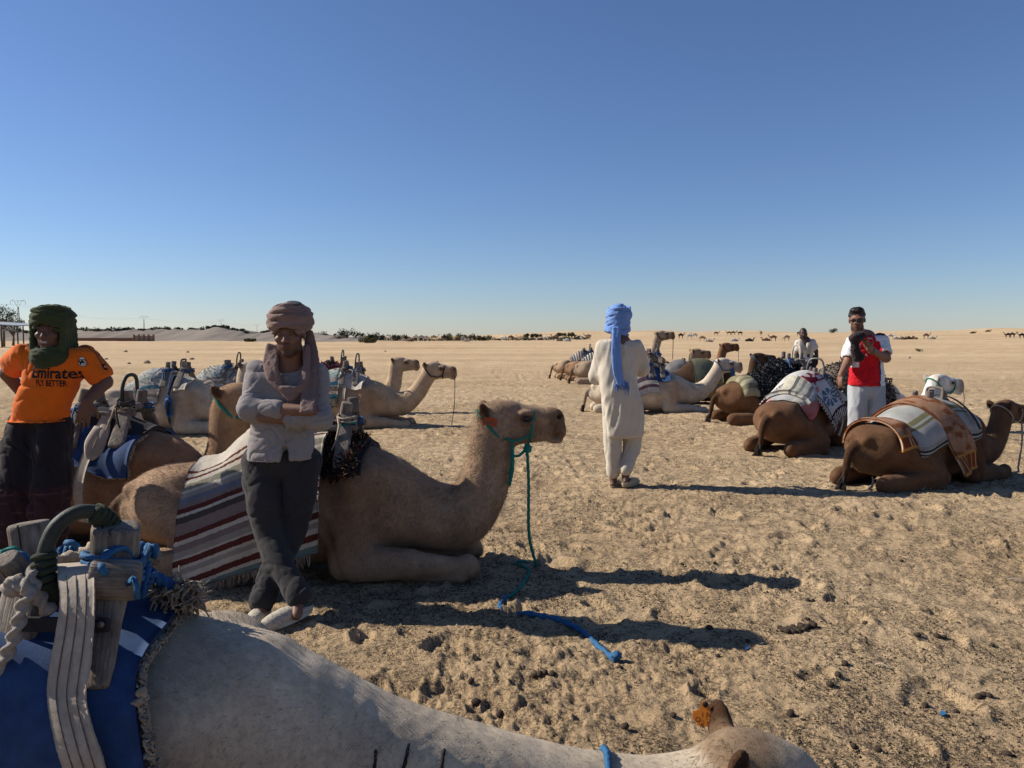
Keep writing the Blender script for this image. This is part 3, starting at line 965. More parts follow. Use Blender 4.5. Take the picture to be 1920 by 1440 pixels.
def camel_mesh(key, neck, vs, head_vs=None, hump=0.0):
    if key in CAMEL_MESH:
        return CAMEL_MESH[key]
    f = camel_field(neck, vs, head_vs, hump)
    V, F, C = f.mesh(1)
    V = add_folds(V, F, 1.0, f.neck)
    if key == 'near':                                # brown poll and ears on the pale camel
        q = (V - f.ho) @ f.R
        m = sstep(.10, -.02, q[:, 0]) * sstep(-.42, -.12, q[:, 0]) * sstep(-.02, .05, q[:, 2] + .25 * np.minimum(0, q[:, 0]) + .03 * vnoise3(V[:, 0] * 9, V[:, 1] * 9, V[:, 2] * 9, 2))
        C = C * (1 - m[:, None] * np.array([.52, .60, .66]))
        e = sstep(.11, .13, np.abs(q[:, 1]) + .4 * np.maximum(0, q[:, 2] - .05)) * (q[:, 0] < .02) * (q[:, 2] > .03)
        C = C * (1 - e[:, None] * np.array([.62, .70, .74]))
    o = mk("body", V, F, M['coat'], col=C)
    me = o.data
    bpy.data.objects.remove(o)
    # eyes, tail tuft share data too
    ev, ef = blob((0, 0, 0), (.019, .013, .0165), 1, 0.0, 8)
    tv, tf = [], []
    rng = np.random.default_rng(5)
    for i in range(80):
        a = rng.uniform(0, 6.28); s = rng.uniform(.2, 1)
        b = np.array([-1.28 + .012 * math.cos(a), .01 + .012 * math.sin(a), rng.uniform(.12, .24)])
        L = rng.uniform(.10, .19)
        p2 = b + np.array([-.02 - .03 * s * math.cos(a), .03 * s * math.sin(a), -L * .6])
        p3 = p2 + np.array([-.06 * s, .05 * math.sin(a) * s, -L * .5])
        p3[2] = max(p3[2], .012); p2[2] = max(p2[2], .02)
        v, g = tube([b, p2, p3], [.008, .009, .002], 4, 4)
        tv.append(v); tf.append((v, g))
    tV, tF = join(*tf)
    to = mk("tail_hair", tV, tF, M['tailhair']); tme = to.data; bpy.data.objects.remove(to)
    f.mesh_data = (V, F, C)
    CAMEL_MESH[key] = (me, f, (ev, ef), tme)
    return CAMEL_MESH[key]


def camel(label, loc, yaw, coat, key, neck, vs, head_vs=None, scale=1.0, hump=0.0, group="couched riding camels"):
    me, f, (ev, ef), tme = camel_mesh(key, neck, vs, head_vs, hump)
    root = thing("camel", label, "camel", loc, yaw, group)
    root.scale = (scale,) * 3
    b = bpy.data.objects.new("body", me); COL.objects.link(b); b.parent = root; b.color = (*coat, 1)
    for sg in (1, -1):
        mk("eye", ev @ f.R.T + f.hp(.197, .088 * sg, .044), ef, M['eye'], b)
    t = bpy.data.objects.new("tail_hair", tme); COL.objects.link(t); t.parent = root
    return root, f


# reusable: transform from camel space to world
def cam_w(root, p):
    m = Matrix.Translation(root.location) @ Matrix.Rotation(root.rotation_euler[2], 4, 'Z') @ Matrix.Diagonal((*root.scale, 1))
    return np.array(m @ Vector(p))
# ------------------------------------------------------------------ cloths draped over a camel's back
def profile(f, xs, side, off, th_max=2.6, hug=False, zc=.42, nth=70):
    th = np.linspace(0, th_max, nth)
    rr = np.linspace(.03, .95, 150)
    X = np.repeat(xs[:, None], nth, 1)
    dirs = np.stack([side * np.sin(th), np.cos(th)], -1)
    pts = np.zeros((len(xs), nth, len(rr), 3), np.float32)
    pts[..., 0] = X[..., None]
    pts[..., 1] = rr[None, None] * dirs[None, :, None, 0]
    pts[..., 2] = zc + rr[None, None] * dirs[None, :, None, 1]
    d = f.sample(pts.reshape(-1, 3)).reshape(pts.shape[:3])
    ins = d < 0
    last = len(rr) - 1 - np.argmax(ins[..., ::-1], axis=2)
    i2 = np.minimum(last + 1, len(rr) - 1)
    a = np.take_along_axis(d, last[..., None], 2)[..., 0]; b = np.take_along_axis(d, i2[..., None], 2)[..., 0]
    t = np.clip(a / np.where(np.abs(a - b) < 1e-6, 1, a - b), 0, 1)
    r = rr[last] + t * (rr[i2] - rr[last]) + off
    r = np.where(ins.any(2), r, off + .05)
    for _ in range(2):                                # relax along the back and around it
        r[1:-1] = .25 * r[:-2] + .5 * r[1:-1] + .25 * r[2:]
        r[:, 1:-1] = np.maximum(r[:, 1:-1], .5 * r[:, 1:-1] + .25 * (r[:, :-2] + r[:, 2:]))
    y = r * np.sin(th)[None]; z = zc + r * np.cos(th)[None]
    if not hug:
        y = np.maximum.accumulate(y, axis=1)
        z = np.minimum.accumulate(z, axis=1)
    return y * side, z


def drape(f, x0, x1, Lnear, Lfar, nx=40, nv=80, off=.02, shear=0.0, xskew=0.0, hug=False, wob=.012, seed=0, zc=.42, flare=0.0):
    """sheet over the back from x0 to x1; hangs Lnear down the camera side (-y), Lfar down the other.
    returns points [nx][nv]; v runs far hem -> near hem; shear lifts the near hem towards x1"""
    xs = np.linspace(x0, x1, nx)
    yn, zn = profile(f, xs, -1, off, hug=hug, zc=zc)
    yf, zf = profile(f, xs, 1, off, hug=hug, zc=zc)
    out = np.zeros((nx, nv, 3))
    s = np.linspace(-Lfar, Lnear, nv)
    for i in range(nx):
        u = i / (nx - 1)
        sh = shear * (u - .5)
        line = np.stack([np.concatenate([yf[i][::-1], yn[i][1:]]), np.concatenate([zf[i][::-1], zn[i][1:]])], -1)
        seg = np.concatenate([[0], np.cumsum(np.linalg.norm(np.diff(line, axis=0), axis=1))])
        c0 = seg[len(yf[i]) - 1]
        q = c0 + s - sh
        y = np.interp(q, seg, line[:, 0]); z = np.interp(q, seg, line[:, 1])
        over = np.maximum(0, q - seg[-1]); under = np.maximum(0, seg[0] - q)
        z = z - over - under
        out[i, :, 0] = xs[i] + xskew * s
        out[i, :, 1] = y; out[i, :, 2] = np.maximum(z, .012)
    U = np.linspace(0, 1, nx)[:, None]; Sx = s[None]
    hang = sstep(.25, .75, np.abs(s))[None]
    w = vnoise3(out[..., 0] * 5, np.full_like(out[..., 0], seed), out[..., 2] * 2, seed) + .5 * vnoise3(out[..., 0] * 14, out[..., 1] * 3, out[..., 2] * 5, seed + 1)
    sg = np.sign(Sx)
    out[..., 1] += sg * wob * (1 + w) * hang
    out[..., 2] += wob * .5 * w * (1 - hang)
    if flare:
        e = (np.abs(U - .5) * 2) ** 6
        out[..., 1] += sg * flare * e * hang
    return out


def sheet(name, Pg, mat, thick=.012, parent=None, rough=.0, seed=0, col=None):
    """closed cloth of real thickness from a point grid"""
    nu, nv = Pg.shape[:2]
    du = np.gradient(Pg, axis=0); dv = np.gradient(Pg, axis=1)
    n = np.cross(du, dv); n /= np.linalg.norm(n, axis=2, keepdims=True) + 1e-9
    if n[nu // 2, nv // 2, 2] < 0:
        n = -n
    top = Pg + n * thick
    if rough:
        top = top + n * (rough * RNG.random((nu, nv)))[..., None]
    V = np.vstack([top.reshape(-1, 3), Pg.reshape(-1, 3)])
    F = grid_faces(nu, nv); o = nu * nv
    idx = np.arange(nu * nv).reshape(nu, nv)
    def side(a):
        return np.stack([a[:-1], a[1:], a[1:] + o, a[:-1] + o], -1)
    Fs = np.vstack([F, F[:, ::-1] + o, side(idx[:, 0]), side(idx[::-1, -1]), side(idx[0, ::-1]), side(idx[-1])])
    U, W = np.meshgrid(np.linspace(0, 1, nu), np.linspace(0, 1, nv), indexing='ij')
    uv = np.stack([U, W], -1).reshape(-1, 2)
    c = None
    if col is not None:
        c = np.vstack([col.reshape(-1, 3)] * 2)
    return mk(name, V, Fs, mat, parent, True, c, np.vstack([uv, uv]))


def fringe(name, edge, mat, parent, L=.06, n=60, r=.0025, seed=0, down=(0, 0, -1)):
    """tassels along an edge polyline"""
    rng = np.random.default_rng(seed)
    e = catmull(edge[::max(1, len(edge) // 12)], n)
    ps = []
    for p in e:
        d = np.array(down, float) + rng.normal(0, .22, 3); d /= np.linalg.norm(d)
        l = L * rng.uniform(.55, 1.15)
        q = p + d * l * .5 + rng.normal(0, .006, 3); t = p + d * l
        t[2] = max(t[2], .006); q[2] = max(q[2], .008)
        ps.append(tube([p, q, t], [r * 1.3, r, r * .7], 4, 4))
    return mk(name, *join(*ps), mat, parent)


def tufts(name, Pg, parent, colors, n=900, L=.035, r=.006, seed=0, mat=None):
    """loose yarn pile standing on a sheet: colors = list of rgb or fn(u, v) -> rgb"""
    rng = np.random.default_rng(seed)
    nu, nv = Pg.shape[:2]
    du = np.gradient(Pg, axis=0); dv = np.gradient(Pg, axis=1)
    nn = np.cross(du, dv); nn /= np.linalg.norm(nn, axis=2, keepdims=True) + 1e-9
    if nn[nu // 2, nv // 2, 2] < 0:
        nn = -nn
    i = rng.integers(0, nu - 1, n); j = rng.integers(0, nv - 1, n)
    a, b = rng.random(n)[:, None], rng.random(n)[:, None]
    p = Pg[i, j] * (1 - a) * (1 - b) + Pg[i + 1, j] * a * (1 - b) + Pg[i, j + 1] * (1 - a) * b + Pg[i + 1, j + 1] * a * b
    d = nn[i, j] + rng.normal(0, .55, (n, 3)); d[:, 2] -= .35
    d /= np.linalg.norm(d, axis=1, keepdims=True)
    l = L * rng.uniform(.5, 1.3, n)[:, None]
    t1 = np.cross(d, rng.normal(0, 1, (n, 3))); t1 /= np.linalg.norm(t1, axis=1, keepdims=True); t2 = np.cross(d, t1)
    tip = p + d * l
    V = np.stack([p + t1 * r, p - t1 * .5 * r + t2 * .87 * r, p - t1 * .5 * r - t2 * .87 * r, tip + t1 * r * .8, tip - t1 * .5 * r + t2 * .7 * r, tip - t1 * .5 * r - t2 * .7 * r], 1).reshape(-1, 3)
    k = np.arange(n)[:, None] * 6
    F = np.vstack([k + np.array([[0, 1, 4, 3]]), k + np.array([[1, 2, 5, 4]]), k + np.array([[2, 0, 3, 5]])])
    if callable(colors):
        c = colors((i + a[:, 0]) / nu, (j + b[:, 0]) / nv, rng)
    else:
        c = np.array(colors)[rng.integers(0, len(colors), n)]
    c = np.repeat(c * rng.uniform(.7, 1.25, (n, 1)), 6, 0)
    return mk(name, V, F, mat or M['fuzz'], parent, False, np.clip(c, 0, 1))


def follow(o, root):
    o.location = root.location; o.rotation_euler = root.rotation_euler; o.scale = root.scale
    return o


# ------------------------------------------------------------------ wooden pack saddles
def saddle(label, root, f, x0=.0, x1=.30, pad='canvas', strap='webbing', ropes=('rope_blue', 'rope_tan'), handle='metal', hscale=1.0, seed=0, wood='wood', pad_len=.42, group="wooden pack saddles", strap_x=None, z=1.0, pads=True, hz=0.0):
    rng = np.random.default_rng(seed)
    t = thing("saddle", label, "saddle", group=group)
    follow(t, root)
    yn, zn = profile(f, np.array([x0, (x0 + x1) / 2, x1]), -1, 0)
    top = float(zn[:, 0].max())
    zt = max(z, top + .10)
    if pads:
        Pg = drape(f, x0 - .10, x1 + .13, pad_len, pad_len, 22, 50, .012, wob=.006, seed=seed)
        sheet("saddle_pad", Pg, M[pad], .035, t)
    for x in (x0, x1):
        for sg in (-1, 1):
            yb, zb = profile(f, np.array([x, x, x]), sg, .055)
            k = int(np.argmin(np.abs(zb[0] - (top - .22))))
            foot = np.array([x + rng.normal(0, .008), yb[0, k], zb[0, k]])
            head = np.array([x + rng.normal(0, .01), sg * .085, zt])
            v, g = beam(foot, head, .105, .038, side=(1, 0, 0), jit=.10, seed=int(rng.integers(99)), taper=(1.05, .8))
            sb_ = mk("side_board", v, g, M[wood], t)
            v, g = slab(*(head + np.array([0, 0, .01 + .03 * rng.random()])), .072, .062, .10, rotm(rng.normal(0, .12), 0, rng.normal(0, .12)), bev=.42, jit=.2, seed=int(rng.integers(99)))
            mk("post_head", v, g, M[wood], sb_)
        v, g = beam((x, -.15, zt - .055), (x, .15, zt - .055), .05, .05, jit=.12, seed=int(rng.integers(99)), bev=.3)
        mk("cross_bar", v, g, M[wood], t)
    for sg in (-1, 1):
        v, g = beam((x0 - .06, sg * .145, zt - .10), (x1 + .07, sg * .145, zt - .09), .042, .045, jit=.12, seed=int(rng.integers(99)), bev=.35)
        mk("side_bar", v, g, M[wood], t)
    if handle:
        xm = x1 - .03; w = .115 * hscale
        pts = [(xm - .02, -w, zt - .08), (xm - .01, -w * 1.05, zt + .08), (xm, -w * .6, zt + .19 * hscale + hz), (xm, w * .6, zt + .19 * hscale + hz), (xm - .01, w * 1.05, zt + .08), (xm - .02, w, zt - .08)]
        v, g = tube(pts, .014, 8, 24)
        mk("handle", v, g, M[handle], t)
    # lashings round the joints
    for q in range(7):
        rp = M[ropes[q % len(ropes)]]
        x = (x0, x1)[q % 2] + rng.normal(0, .02); sg = (-1, 1)[(q // 2) % 2] if q < 4 else -1
        c = np.array([x, sg * .12, zt - .06 + rng.normal(0, .02)])
        a = np.linspace(0, 2 * np.pi * 2.5, 26)
        R = .055 + .008 * rng.random(26)
        pts = np.stack([c[0] + R * np.cos(a), c[1] + R * .8 * np.sin(a), c[2] + np.linspace(-.03, .03, 26) + rng.normal(0, .005, 26)], -1)
        end = pts[-1] + np.array([rng.normal(0, .05), sg * .10, -.10]); end2 = end + np.array([rng.normal(0, .05), sg * .05, -rng.uniform(.04, .16)])
        v, g = tube(list(pts) + [end, end2], .007, 5, 44)
        mk("lashing", v, g, rp, t)
    if strap:
        sx = (x0 + x1) / 2 + .02 if strap_x is None else strap_x
        Pg = drape(f, sx - .025, sx + .025, .98, .98, 4, 90, .05, hug=True, wob=.002, seed=seed)
        # start at the saddle side bar rather than over the ridge
        sheet("girth_strap", Pg[:, 52:], M[strap], .006, t)
    return t


def halter(label, root, f, mat, hang=True, r=.008, to=None, nose=True, tail=True):
    """rope halter round poll, cheek and nose, with a lead rope"""
    t = thing("halter", label, "halter", group="rope halters")
    follow(t, root)
    h = f.hp
    def ring(c, R, ax, n=22, sq=1.0):
        ax = np.asarray(ax, float); ax /= np.linalg.norm(ax)
        u = np.cross(ax, [0, 1, 0]); u /= np.linalg.norm(u); w = np.cross(ax, u)
        a = np.linspace(0, 2 * np.pi, n, endpoint=False)
        return [h(*(np.asarray(c) + R * (u * math.cos(q) + w * sq * math.sin(q)))) for q in a]
    v, g = tube(ring((-.035, 0, -.02), .150, (.72, 0, .66), sq=.80), r, 7, 60, 3, 250, .18, closed=True)
    mk("poll_loop", v, g, M[mat], t)
    if nose:
        v, g = tube(ring((.235, 0, -.005), .112, (1, 0, -.12), sq=.80), r, 7, 50, 3, 250, .18, closed=True)
        mk("nose_loop", v, g, M[mat], t)
        for sg in (-1, 1):
            v, g = tube([h(.055, .098 * sg, -.085), h(.13, .100 * sg, -.10), h(.215, .088 * sg, -.07)], r * .9, 7, 16, 3, 250, .18)
            mk("cheek_strap", v, g, M[mat], t)
    return t
# ------------------------------------------------------------------ the camels where they kneel
def at(px, D):
    x = (px - 960) / FPX * D
    return (x, D, gz(x, D) - .02)


TAN, PALE, BROWN, DARK, WHITE, SANDY, RUST = (.315, .210, .135), (.45, .365, .275), (.128, .066, .034), (.06, .033, .019), (.47, .388, .29), (.41, .295, .19), (.175, .088, .044)
C = {}


def put(key, label, px, D, yaw, coat, mesh, neck, vs, hv=None, scale=1.0, hump=0.0):
    C[key] = camel(label, at(px, D), rad(yaw), coat, mesh, neck, vs, hv, scale, hump)
    return C[key]


put('main', "tan camel in a green halter, kneeling behind the man with crossed arms", 556, 4.98, 0, TAN, 'main', 'upright', .0165, .009)
put('near', "pale camel nearest the viewer, neck stretched low, orange tag in its ear", 0, 1.95, 0, WHITE, 'near', 'low', .016, .010, 1.0, -.06)
C['near'][0].location = (-1.33, 1.95, gz(-1.3, 1.95) - .05)
put('left', "brown kneeling camel the man in the orange shirt leans on", 166, 5.55, 0, (.26, .155, .09), 'left', 'tight', .019, .015)
put('right', "dark brown kneeling camel at the right edge under an orange blanket", 1738, 7.85, 27, BROWN, 'right', 'arch', .017, .012, .94, -.13)
put('patt', "brown kneeling camel with black tail and a white patterned rug", 1512, 10.55, 44, BROWN, 'mid', 'upright', .026, .017)
put('pale_l', "pale kneeling camel with a looped blue rope beside its shaggy rug", 306, 11.8, 0, PALE, 'mid', 'upright', .026, .017)
put('pale_l2', "camel half hidden behind the crossed arm man's shoulder, grey white rug", 417, 14.0, 4, PALE, 'mid', 'upright', .026, .017)
put('teal', "sandy kneeling camel with a teal striped rug, head raised in profile", 642, 12.9, -3, SANDY, 'reach', 'reach', .026, .017)
put('teal_b', "sandy camel kneeling just behind the teal rugged camel", 622, 15.3, 2, SANDY, 'mid', 'upright', .026, .017)
put('fore', "pale kneeling camel behind the blue turbaned man, light blue halter", 1212, 15.4, 0, (.50, .42, .325), 'reach', 'reach', .026, .017, 1.0)
put('green', "dark brown kneeling camel wearing a green and yellow rug", 1312, 17.6, 6, DARK, 'mid', 'upright', .026, .017, 1.05)
put('greyrug', "russet kneeling camel under a folded grey rug", 1277, 19.5, 6, RUST, 'high', 'high', .026, .017, .86)
put('stripe', "tan camel kneeling behind the grey rugged one, mouth open", 1213, 21.5, 4, (.27, .18, .115), 'mid', 'upright', .026, .017, 1.05)
put('back_a', "sandy camel far behind the blue turbaned man, rump to the left", 1097, 27.5, 5, SANDY, 'mid', 'upright', .026, .017)
put('back_b', "russet camel lying beside the farther sandy one, red strap", 1121, 26.2, 3, (.28, .165, .095), 'mid', 'upright', .026, .017)
put('high', "tan camel raising its head highest, above the blue turbaned man's arm", 1150, 24.0, 0, (.30, .225, .16), 'high', 'high', .026, .017, 1.08)
put('black', "brown camel buried under a shaggy black rug", 1465, 13.6, 12, BROWN, 'mid', 'upright', .026, .017, 1.08)
put('white', "white camel behind the man in the red shirt, speckled rug", 1590, 11.6, 14, (.62, .59, .54), 'mid_arch', 'arch', .026, .017, 1.12)

for k_, n_, L_ in (('near', 52000, .013), ('main', 56000, .022), ('right', 36000, .020), ('left', 26000, .015)):
    r_, f_ = C[k_]
    fur(*f_.mesh_data, n_, L_, r_, tuple(r_.children[0].color)[:3] if r_.children else TAN, 5, .0009 if k_ == 'near' else .0016)
# ------------------------------------------------------------------ rugs, saddles and halters
CR, GW, MAR, MAU, DBR, TEA, OLI, BLU = (.50, .45, .38), (.30, .27, .235), (.105, .03, .025), (.21, .165, .155), (.075, .06, .052), (.14, .19, .18), (.22, .205, .155), (.16, .17, .215)
half = [(.0, CR), (.035, MAR), (.06, CR), (.09, MAR), (.115, CR), (.155, OLI), (.21, CR), (.23, GW), (.27, BLU), (.32, MAU), (.345, MAR), (.39, CR), (.41, DBR), (.455, MAU), (.54, MAR), (.585, CR), (.61, MAU), (.66, GW), (.71, CR), (.725, MAR), (.77, CR), (.79, GW), (.83, CR), (.87, MAR), (.915, CR), (.95, TEA)]


def mirror_stops(h):
    """stops given ridge->hem for the near side; the far side takes a plain colour"""
    out = [(0.0, h[-1][1]), (.08, h[4][1]), (.25, h[2][1])]
    return out + [(.5 + p * .5, c) for p, c in h]


def rug(label, key, x0, x1, Ln, Lf, mat, shear=0.0, off=.02, thick=.014, rough=.004, nx=26, nv=56, fr=None, fl=.05, wob=.012, seed=0, flare=0.0, name="rug", cat="rug", xskew=0.0, group="rugs on the camels' backs", pile=None, col=None, fn=60, pl=.04, pr=.007, lin=0.0):
    root, f = C[key]
    Pg = drape(f, x0, x1, Ln, Lf, nx, nv, off, shear, xskew, False, wob, seed, flare=flare)
    t = thing(name, label, cat, group=group)
    follow(t, root)
    if lin:                                          # a heavy rug hangs straight: even out the hang along its length
        u_ = np.linspace(-1, 1, nx)[:, None]; s_ = np.linspace(-Lf, Ln, nv)[None]
        z_ = Pg[..., 2]; m_ = z_.mean(0, keepdims=True); b_ = (z_ * u_).sum(0, keepdims=True) / (u_ ** 2).sum()
        w_ = lin * sstep(.08, .34, s_)
        Pg[..., 2] = np.maximum(.014, z_ * (1 - w_) + (m_ + b_ * u_) * w_)
        y_ = Pg[..., 1]; Pg[..., 1] = y_ * (1 - w_) + (np.minimum.accumulate(y_.min(0, keepdims=True), axis=1) - .012 + .010 * vnoise2(u_ * 3, s_ * 3 + 4, 8)) * w_
    wc_ = sheet("woven_cloth", Pg, mat if not isinstance(mat, str) else M[mat], thick, t, rough, seed, None if col is None else col(Pg))
    if fr:
        fringe("fringe", Pg[:, -1], M[fr], wc_, fl, fn, .0028, seed)
    if pile:
        tufts("pile", Pg + 0, wc_, pile[0], pile[1], pl, pr, seed)["kind"] = "stuff"
    return t, Pg


mst = mirror_stops(half)
M['rug_main'] = mat_stripes('striped_rug', mst, 'v', .006, grain=260, speck=.42, ribs=0)
rug("long striped rug in maroon, cream and grey hanging to the sand", 'main', -.64, .25, 1.0, .7, M['rug_main'], .10, .03, .014, .006, 70, 120, 'rope_white', .075, .016, 3, .02, fn=150, lin=.9)
saddle("wooden saddle with a tall post and dark shaggy pad behind the crossed arm man", *C['main'], x0=.10, x1=.36, pad='dark_cloth', strap=None, ropes=('rope_blue', 'rope_tan', 'rope_green'), handle=None, seed=4, z=.98, pad_len=.40)
_r, _f = C['main']
_pg = drape(_f, -.02, .46, .46, .46, 30, 60, .05, seed=12)
_t = thing("shaggy_pad", "frayed brown black pile pad under the tall saddle post", "pad"); follow(_t, _r)
sheet("backing", _pg, M['dark_cloth'], .012, _t, .004)
tufts("pile", _pg[:, 30:], _t, [(.05, .035, .03), (.09, .06, .045), (.16, .11, .08), (.025, .02, .02), (.10, .035, .03)], 2600, .05, .0055, 3)
_pg = drape(_f, .155, .205, .95, .6, 4, 110, .075, hug=True, wob=.002)
sheet("strap", _pg[:, 44:], M['web_line'], .006, thing("girth", "dark girth strap running down the tan camel's flank", "strap"))
follow(bpy.data.objects[bpy.data.objects.find("girth")], _r)

# --- left camel (orange shirt man)
saddle("saddle with a dark handle loop and grey webbing tied round its post", *C['left'], x0=.02, x1=.34, pad='dark_cloth', strap=None, ropes=('rope_blue', 'rope_dark', 'rope_tan'), handle='rubber', seed=8, z=.99, pad_len=.2, hscale=.9)
_r, _f = C['left']
_pg = drape(_f, -.14, .47, .54, .5, 30, 60, .022, shear=-.06, seed=9, wob=.008)
_t = thing("saddle_pad", "blue canvas saddle pad beside the orange shirt man", "pad"); follow(_t, _r)
sheet("canvas", _pg, M['denim'], .022, _t)
fringe("frayed_edge", _pg[-1, 30:], M['stuffing'], _t, .03, 120, .004, 3, (1, -.5, -.5))
fringe("hem_piping", _pg[:, -1], M['rope_tan'], _t, .008, 90, .004, 4)
_t = thing("webbing_strap", "long grey webbing strap hanging down the brown camel's side", "strap"); follow(_t, _r)
_pg = drape(_f, .14, .205, .98, .2, 5, 110, .075, hug=True, wob=.006, seed=5)
_pg[:, :, 0] += (.045 * np.sin(np.linspace(0, 1, 110) * 5.5))[None] * np.linspace(1, .3, 110)[None]
sheet("strap", _pg[:, 20:], M['webbing'], .007, _t)
v, g = tube([(.20, -.16, .95), (.24, -.26, .86), (.23, -.34, .74), (.19, -.37, .70), (.17, -.33, .80), (.19, -.24, .90)], [.03, .034, .035, .02, .03, .03], 8, 26, flat=.25)
mk("tied_bow", v, g, M['webbing'], _t)
rug("dark maroon woven blanket on the brown camel's rump by the orange shirt man", 'left', -.78, -.12, .80, .5, mat_stripes('maroon_rug', [(0, (.10, .03, .035)), (.3, (.12, .06, .06)), (.6, (.09, .02, .028)), (.66, (.15, .09, .09)), (.69, (.085, .02, .03)), (.8, (.14, .10, .10)), (.82, (.08, .02, .03)), (.9, (.13, .085, .085)), (.92, (.075, .018, .025))], 'v', .006), .0, .02, seed=21, fr='red', fl=.03)

# --- right-hand dark camel: bolster, orange blanket, saddle
_r, _f = C['right']
M['bolster'] = mat_stripes('bolster_cloth', [(0, (.4, .4, .38)), (.50, (.4, .4, .38)), (.66, (.20, .19, .10)), (.70, (.42, .42, .40)), (.72, (.20, .19, .10)), (.745, (.44, .43, .41)), (.90, (.33, .32, .30)), (.935, (.04, .04, .04)), (.955, (.4, .39, .37)), (.97, (.04, .04, .04)), (.985, (.35, .34, .32))], 'v', .004, grain=200, speck=.18, ribs=26)


def bolster(label, key, x0, x1, mat, Ln=.46, bulge=.10, seed=0, cat="cushion"):
    root, f = C[key]
    t = thing("saddle_cushion", label, cat, group="stuffed saddle cushions"); follow(t, root)
    Pg = drape(f, x0, x1, Ln, Ln, 28, 56, .012, wob=.004, seed=seed)
    U = np.linspace(-1, 1, 28)[:, None]; W = np.linspace(-1, 1, 56)[None]
    b = bulge * np.sqrt(np.clip(1 - U ** 4, 0, 1)) * np.clip(1 - np.abs(W) ** 5, 0, 1) ** .5
    c = np.stack([np.zeros_like(Pg[..., 1]), Pg[..., 1], Pg[..., 2] - .45], -1)
    c /= np.linalg.norm(c, axis=2, keepdims=True)
    top = Pg + c * b[..., None]
    o = sheet("stuffed_cloth", top, mat, .006, t)
    sheet("underside", Pg, mat, .004, t)
    return t, top


bolster("white ribbed stuffed cushion with olive bands on the dark camel at the right", 'right', -.62, .42, M['bolster'], .56, .09, 2)


def orange_col(Pg):
    x, y, z = Pg[..., 0], Pg[..., 1], Pg[..., 2]
    n = vnoise3(x * 13, z * 13 + y * 9, y * 5, 71) + .6 * vnoise3(x * 30, z * 30, y * 11, 72)
    a = sstep(-.1, .45, n)[..., None]
    c = np.array([.30, .17, .105]) * (1 - a) + np.array([.19, .07, .03]) * a
    v = np.linspace(0, 1, Pg.shape[1])[None, :, None] + x[..., None] * 0
    u = np.linspace(0, 1, Pg.shape[0])[:, None, None] + x[..., None] * 0
    bd = (v > .86)
    c = np.where(bd, np.array([.17, .045, .012]), c)
    c = np.where(bd & (np.abs((u * 5.5) % 1 - .5) > .43), np.array([.46, .33, .22]), c)
    c = np.where((np.abs(v - .86) < .010) | (v > .975), np.array([.40, .19, .05]), c)
    return c


rug("orange brown plush blanket folded across the dark camel at the right", 'right', -.36, -.06, .98, .45, 'fuzz', 0, .10, .03, .003, 60, 120, seed=6, name="blanket", cat="blanket", xskew=.24, col=orange_col, wob=.012)
rug("orange brown blanket end hanging over the right camel's rump", 'right', -.88, -.66, .52, .52, 'fuzz', 0, .045, .022, .003, 16, 90, seed=16, name="blanket", cat="blanket", col=lambda p: orange_col(p), xskew=-.02)
saddle("saddle of pale jointed wood lashed on the right hand dark camel", *C['right'], x0=-.06, x1=.20, pad='canvas', strap=None, ropes=('rope_tan', 'rope_dark', 'rope_tan'), handle='wood_dark', hscale=.8, seed=14, z=.92, pad_len=.3, wood='wood', hz=-.04)
_pg = drape(_f, .24, .285, .60, .60, 4, 80, .13, hug=True, wob=.002)
sheet("strap", _pg, M['dark_cloth'], .006, follow(thing("breast_strap", "black strap crossing the white cushion on the right camel", "strap"), _r))

# --- patterned rug camel
CRW = np.array([.55, .52, .48])


def snow_col(Pg):
    nu, nv = Pg.shape[:2]
    u, v = np.meshgrid(np.linspace(0, 1, nu), np.linspace(0, 1, nv), indexing='ij')
    c = np.tile(np.array([.50, .49, .47]), (nu, nv, 1))
    s = np.clip((v - .62) / .27, -1, 2) - .5; r = u - .5
    rr = np.hypot(r, s); th = np.arctan2(s, r)
    petal = (np.abs(np.sin(th * 4)) > .62) & (rr > .09) & (rr < .34)
    petal |= (np.abs(rr - .24) < .05) & (np.abs(np.sin(th * 4)) < .35)
    c = np.where((petal & (np.abs(s) < .48))[..., None], np.array([.055, .12, .19]), c)
    red = (v > .42) & (v < .58) & (vnoise2(u * 9, v * 40, 5) > .1)
    c = np.where(red[..., None], np.array([.20, .02, .035]), c)
    edge = (u < .13) | (u > .87) | (v > .905)
    z = ((v * 60 + u * 14) % 2 < 1) & edge
    c = np.where(edge[..., None], np.array([.50, .47, .43]), c)
    c = np.where(z[..., None], np.array([.055, .022, .022]), c)
    ln = (np.abs(u - .14) < .015) | (np.abs(u - .86) < .015) | ((np.abs(v - .90) < .008))
    return np.where(ln[..., None], np.array([.04, .02, .025]), c)


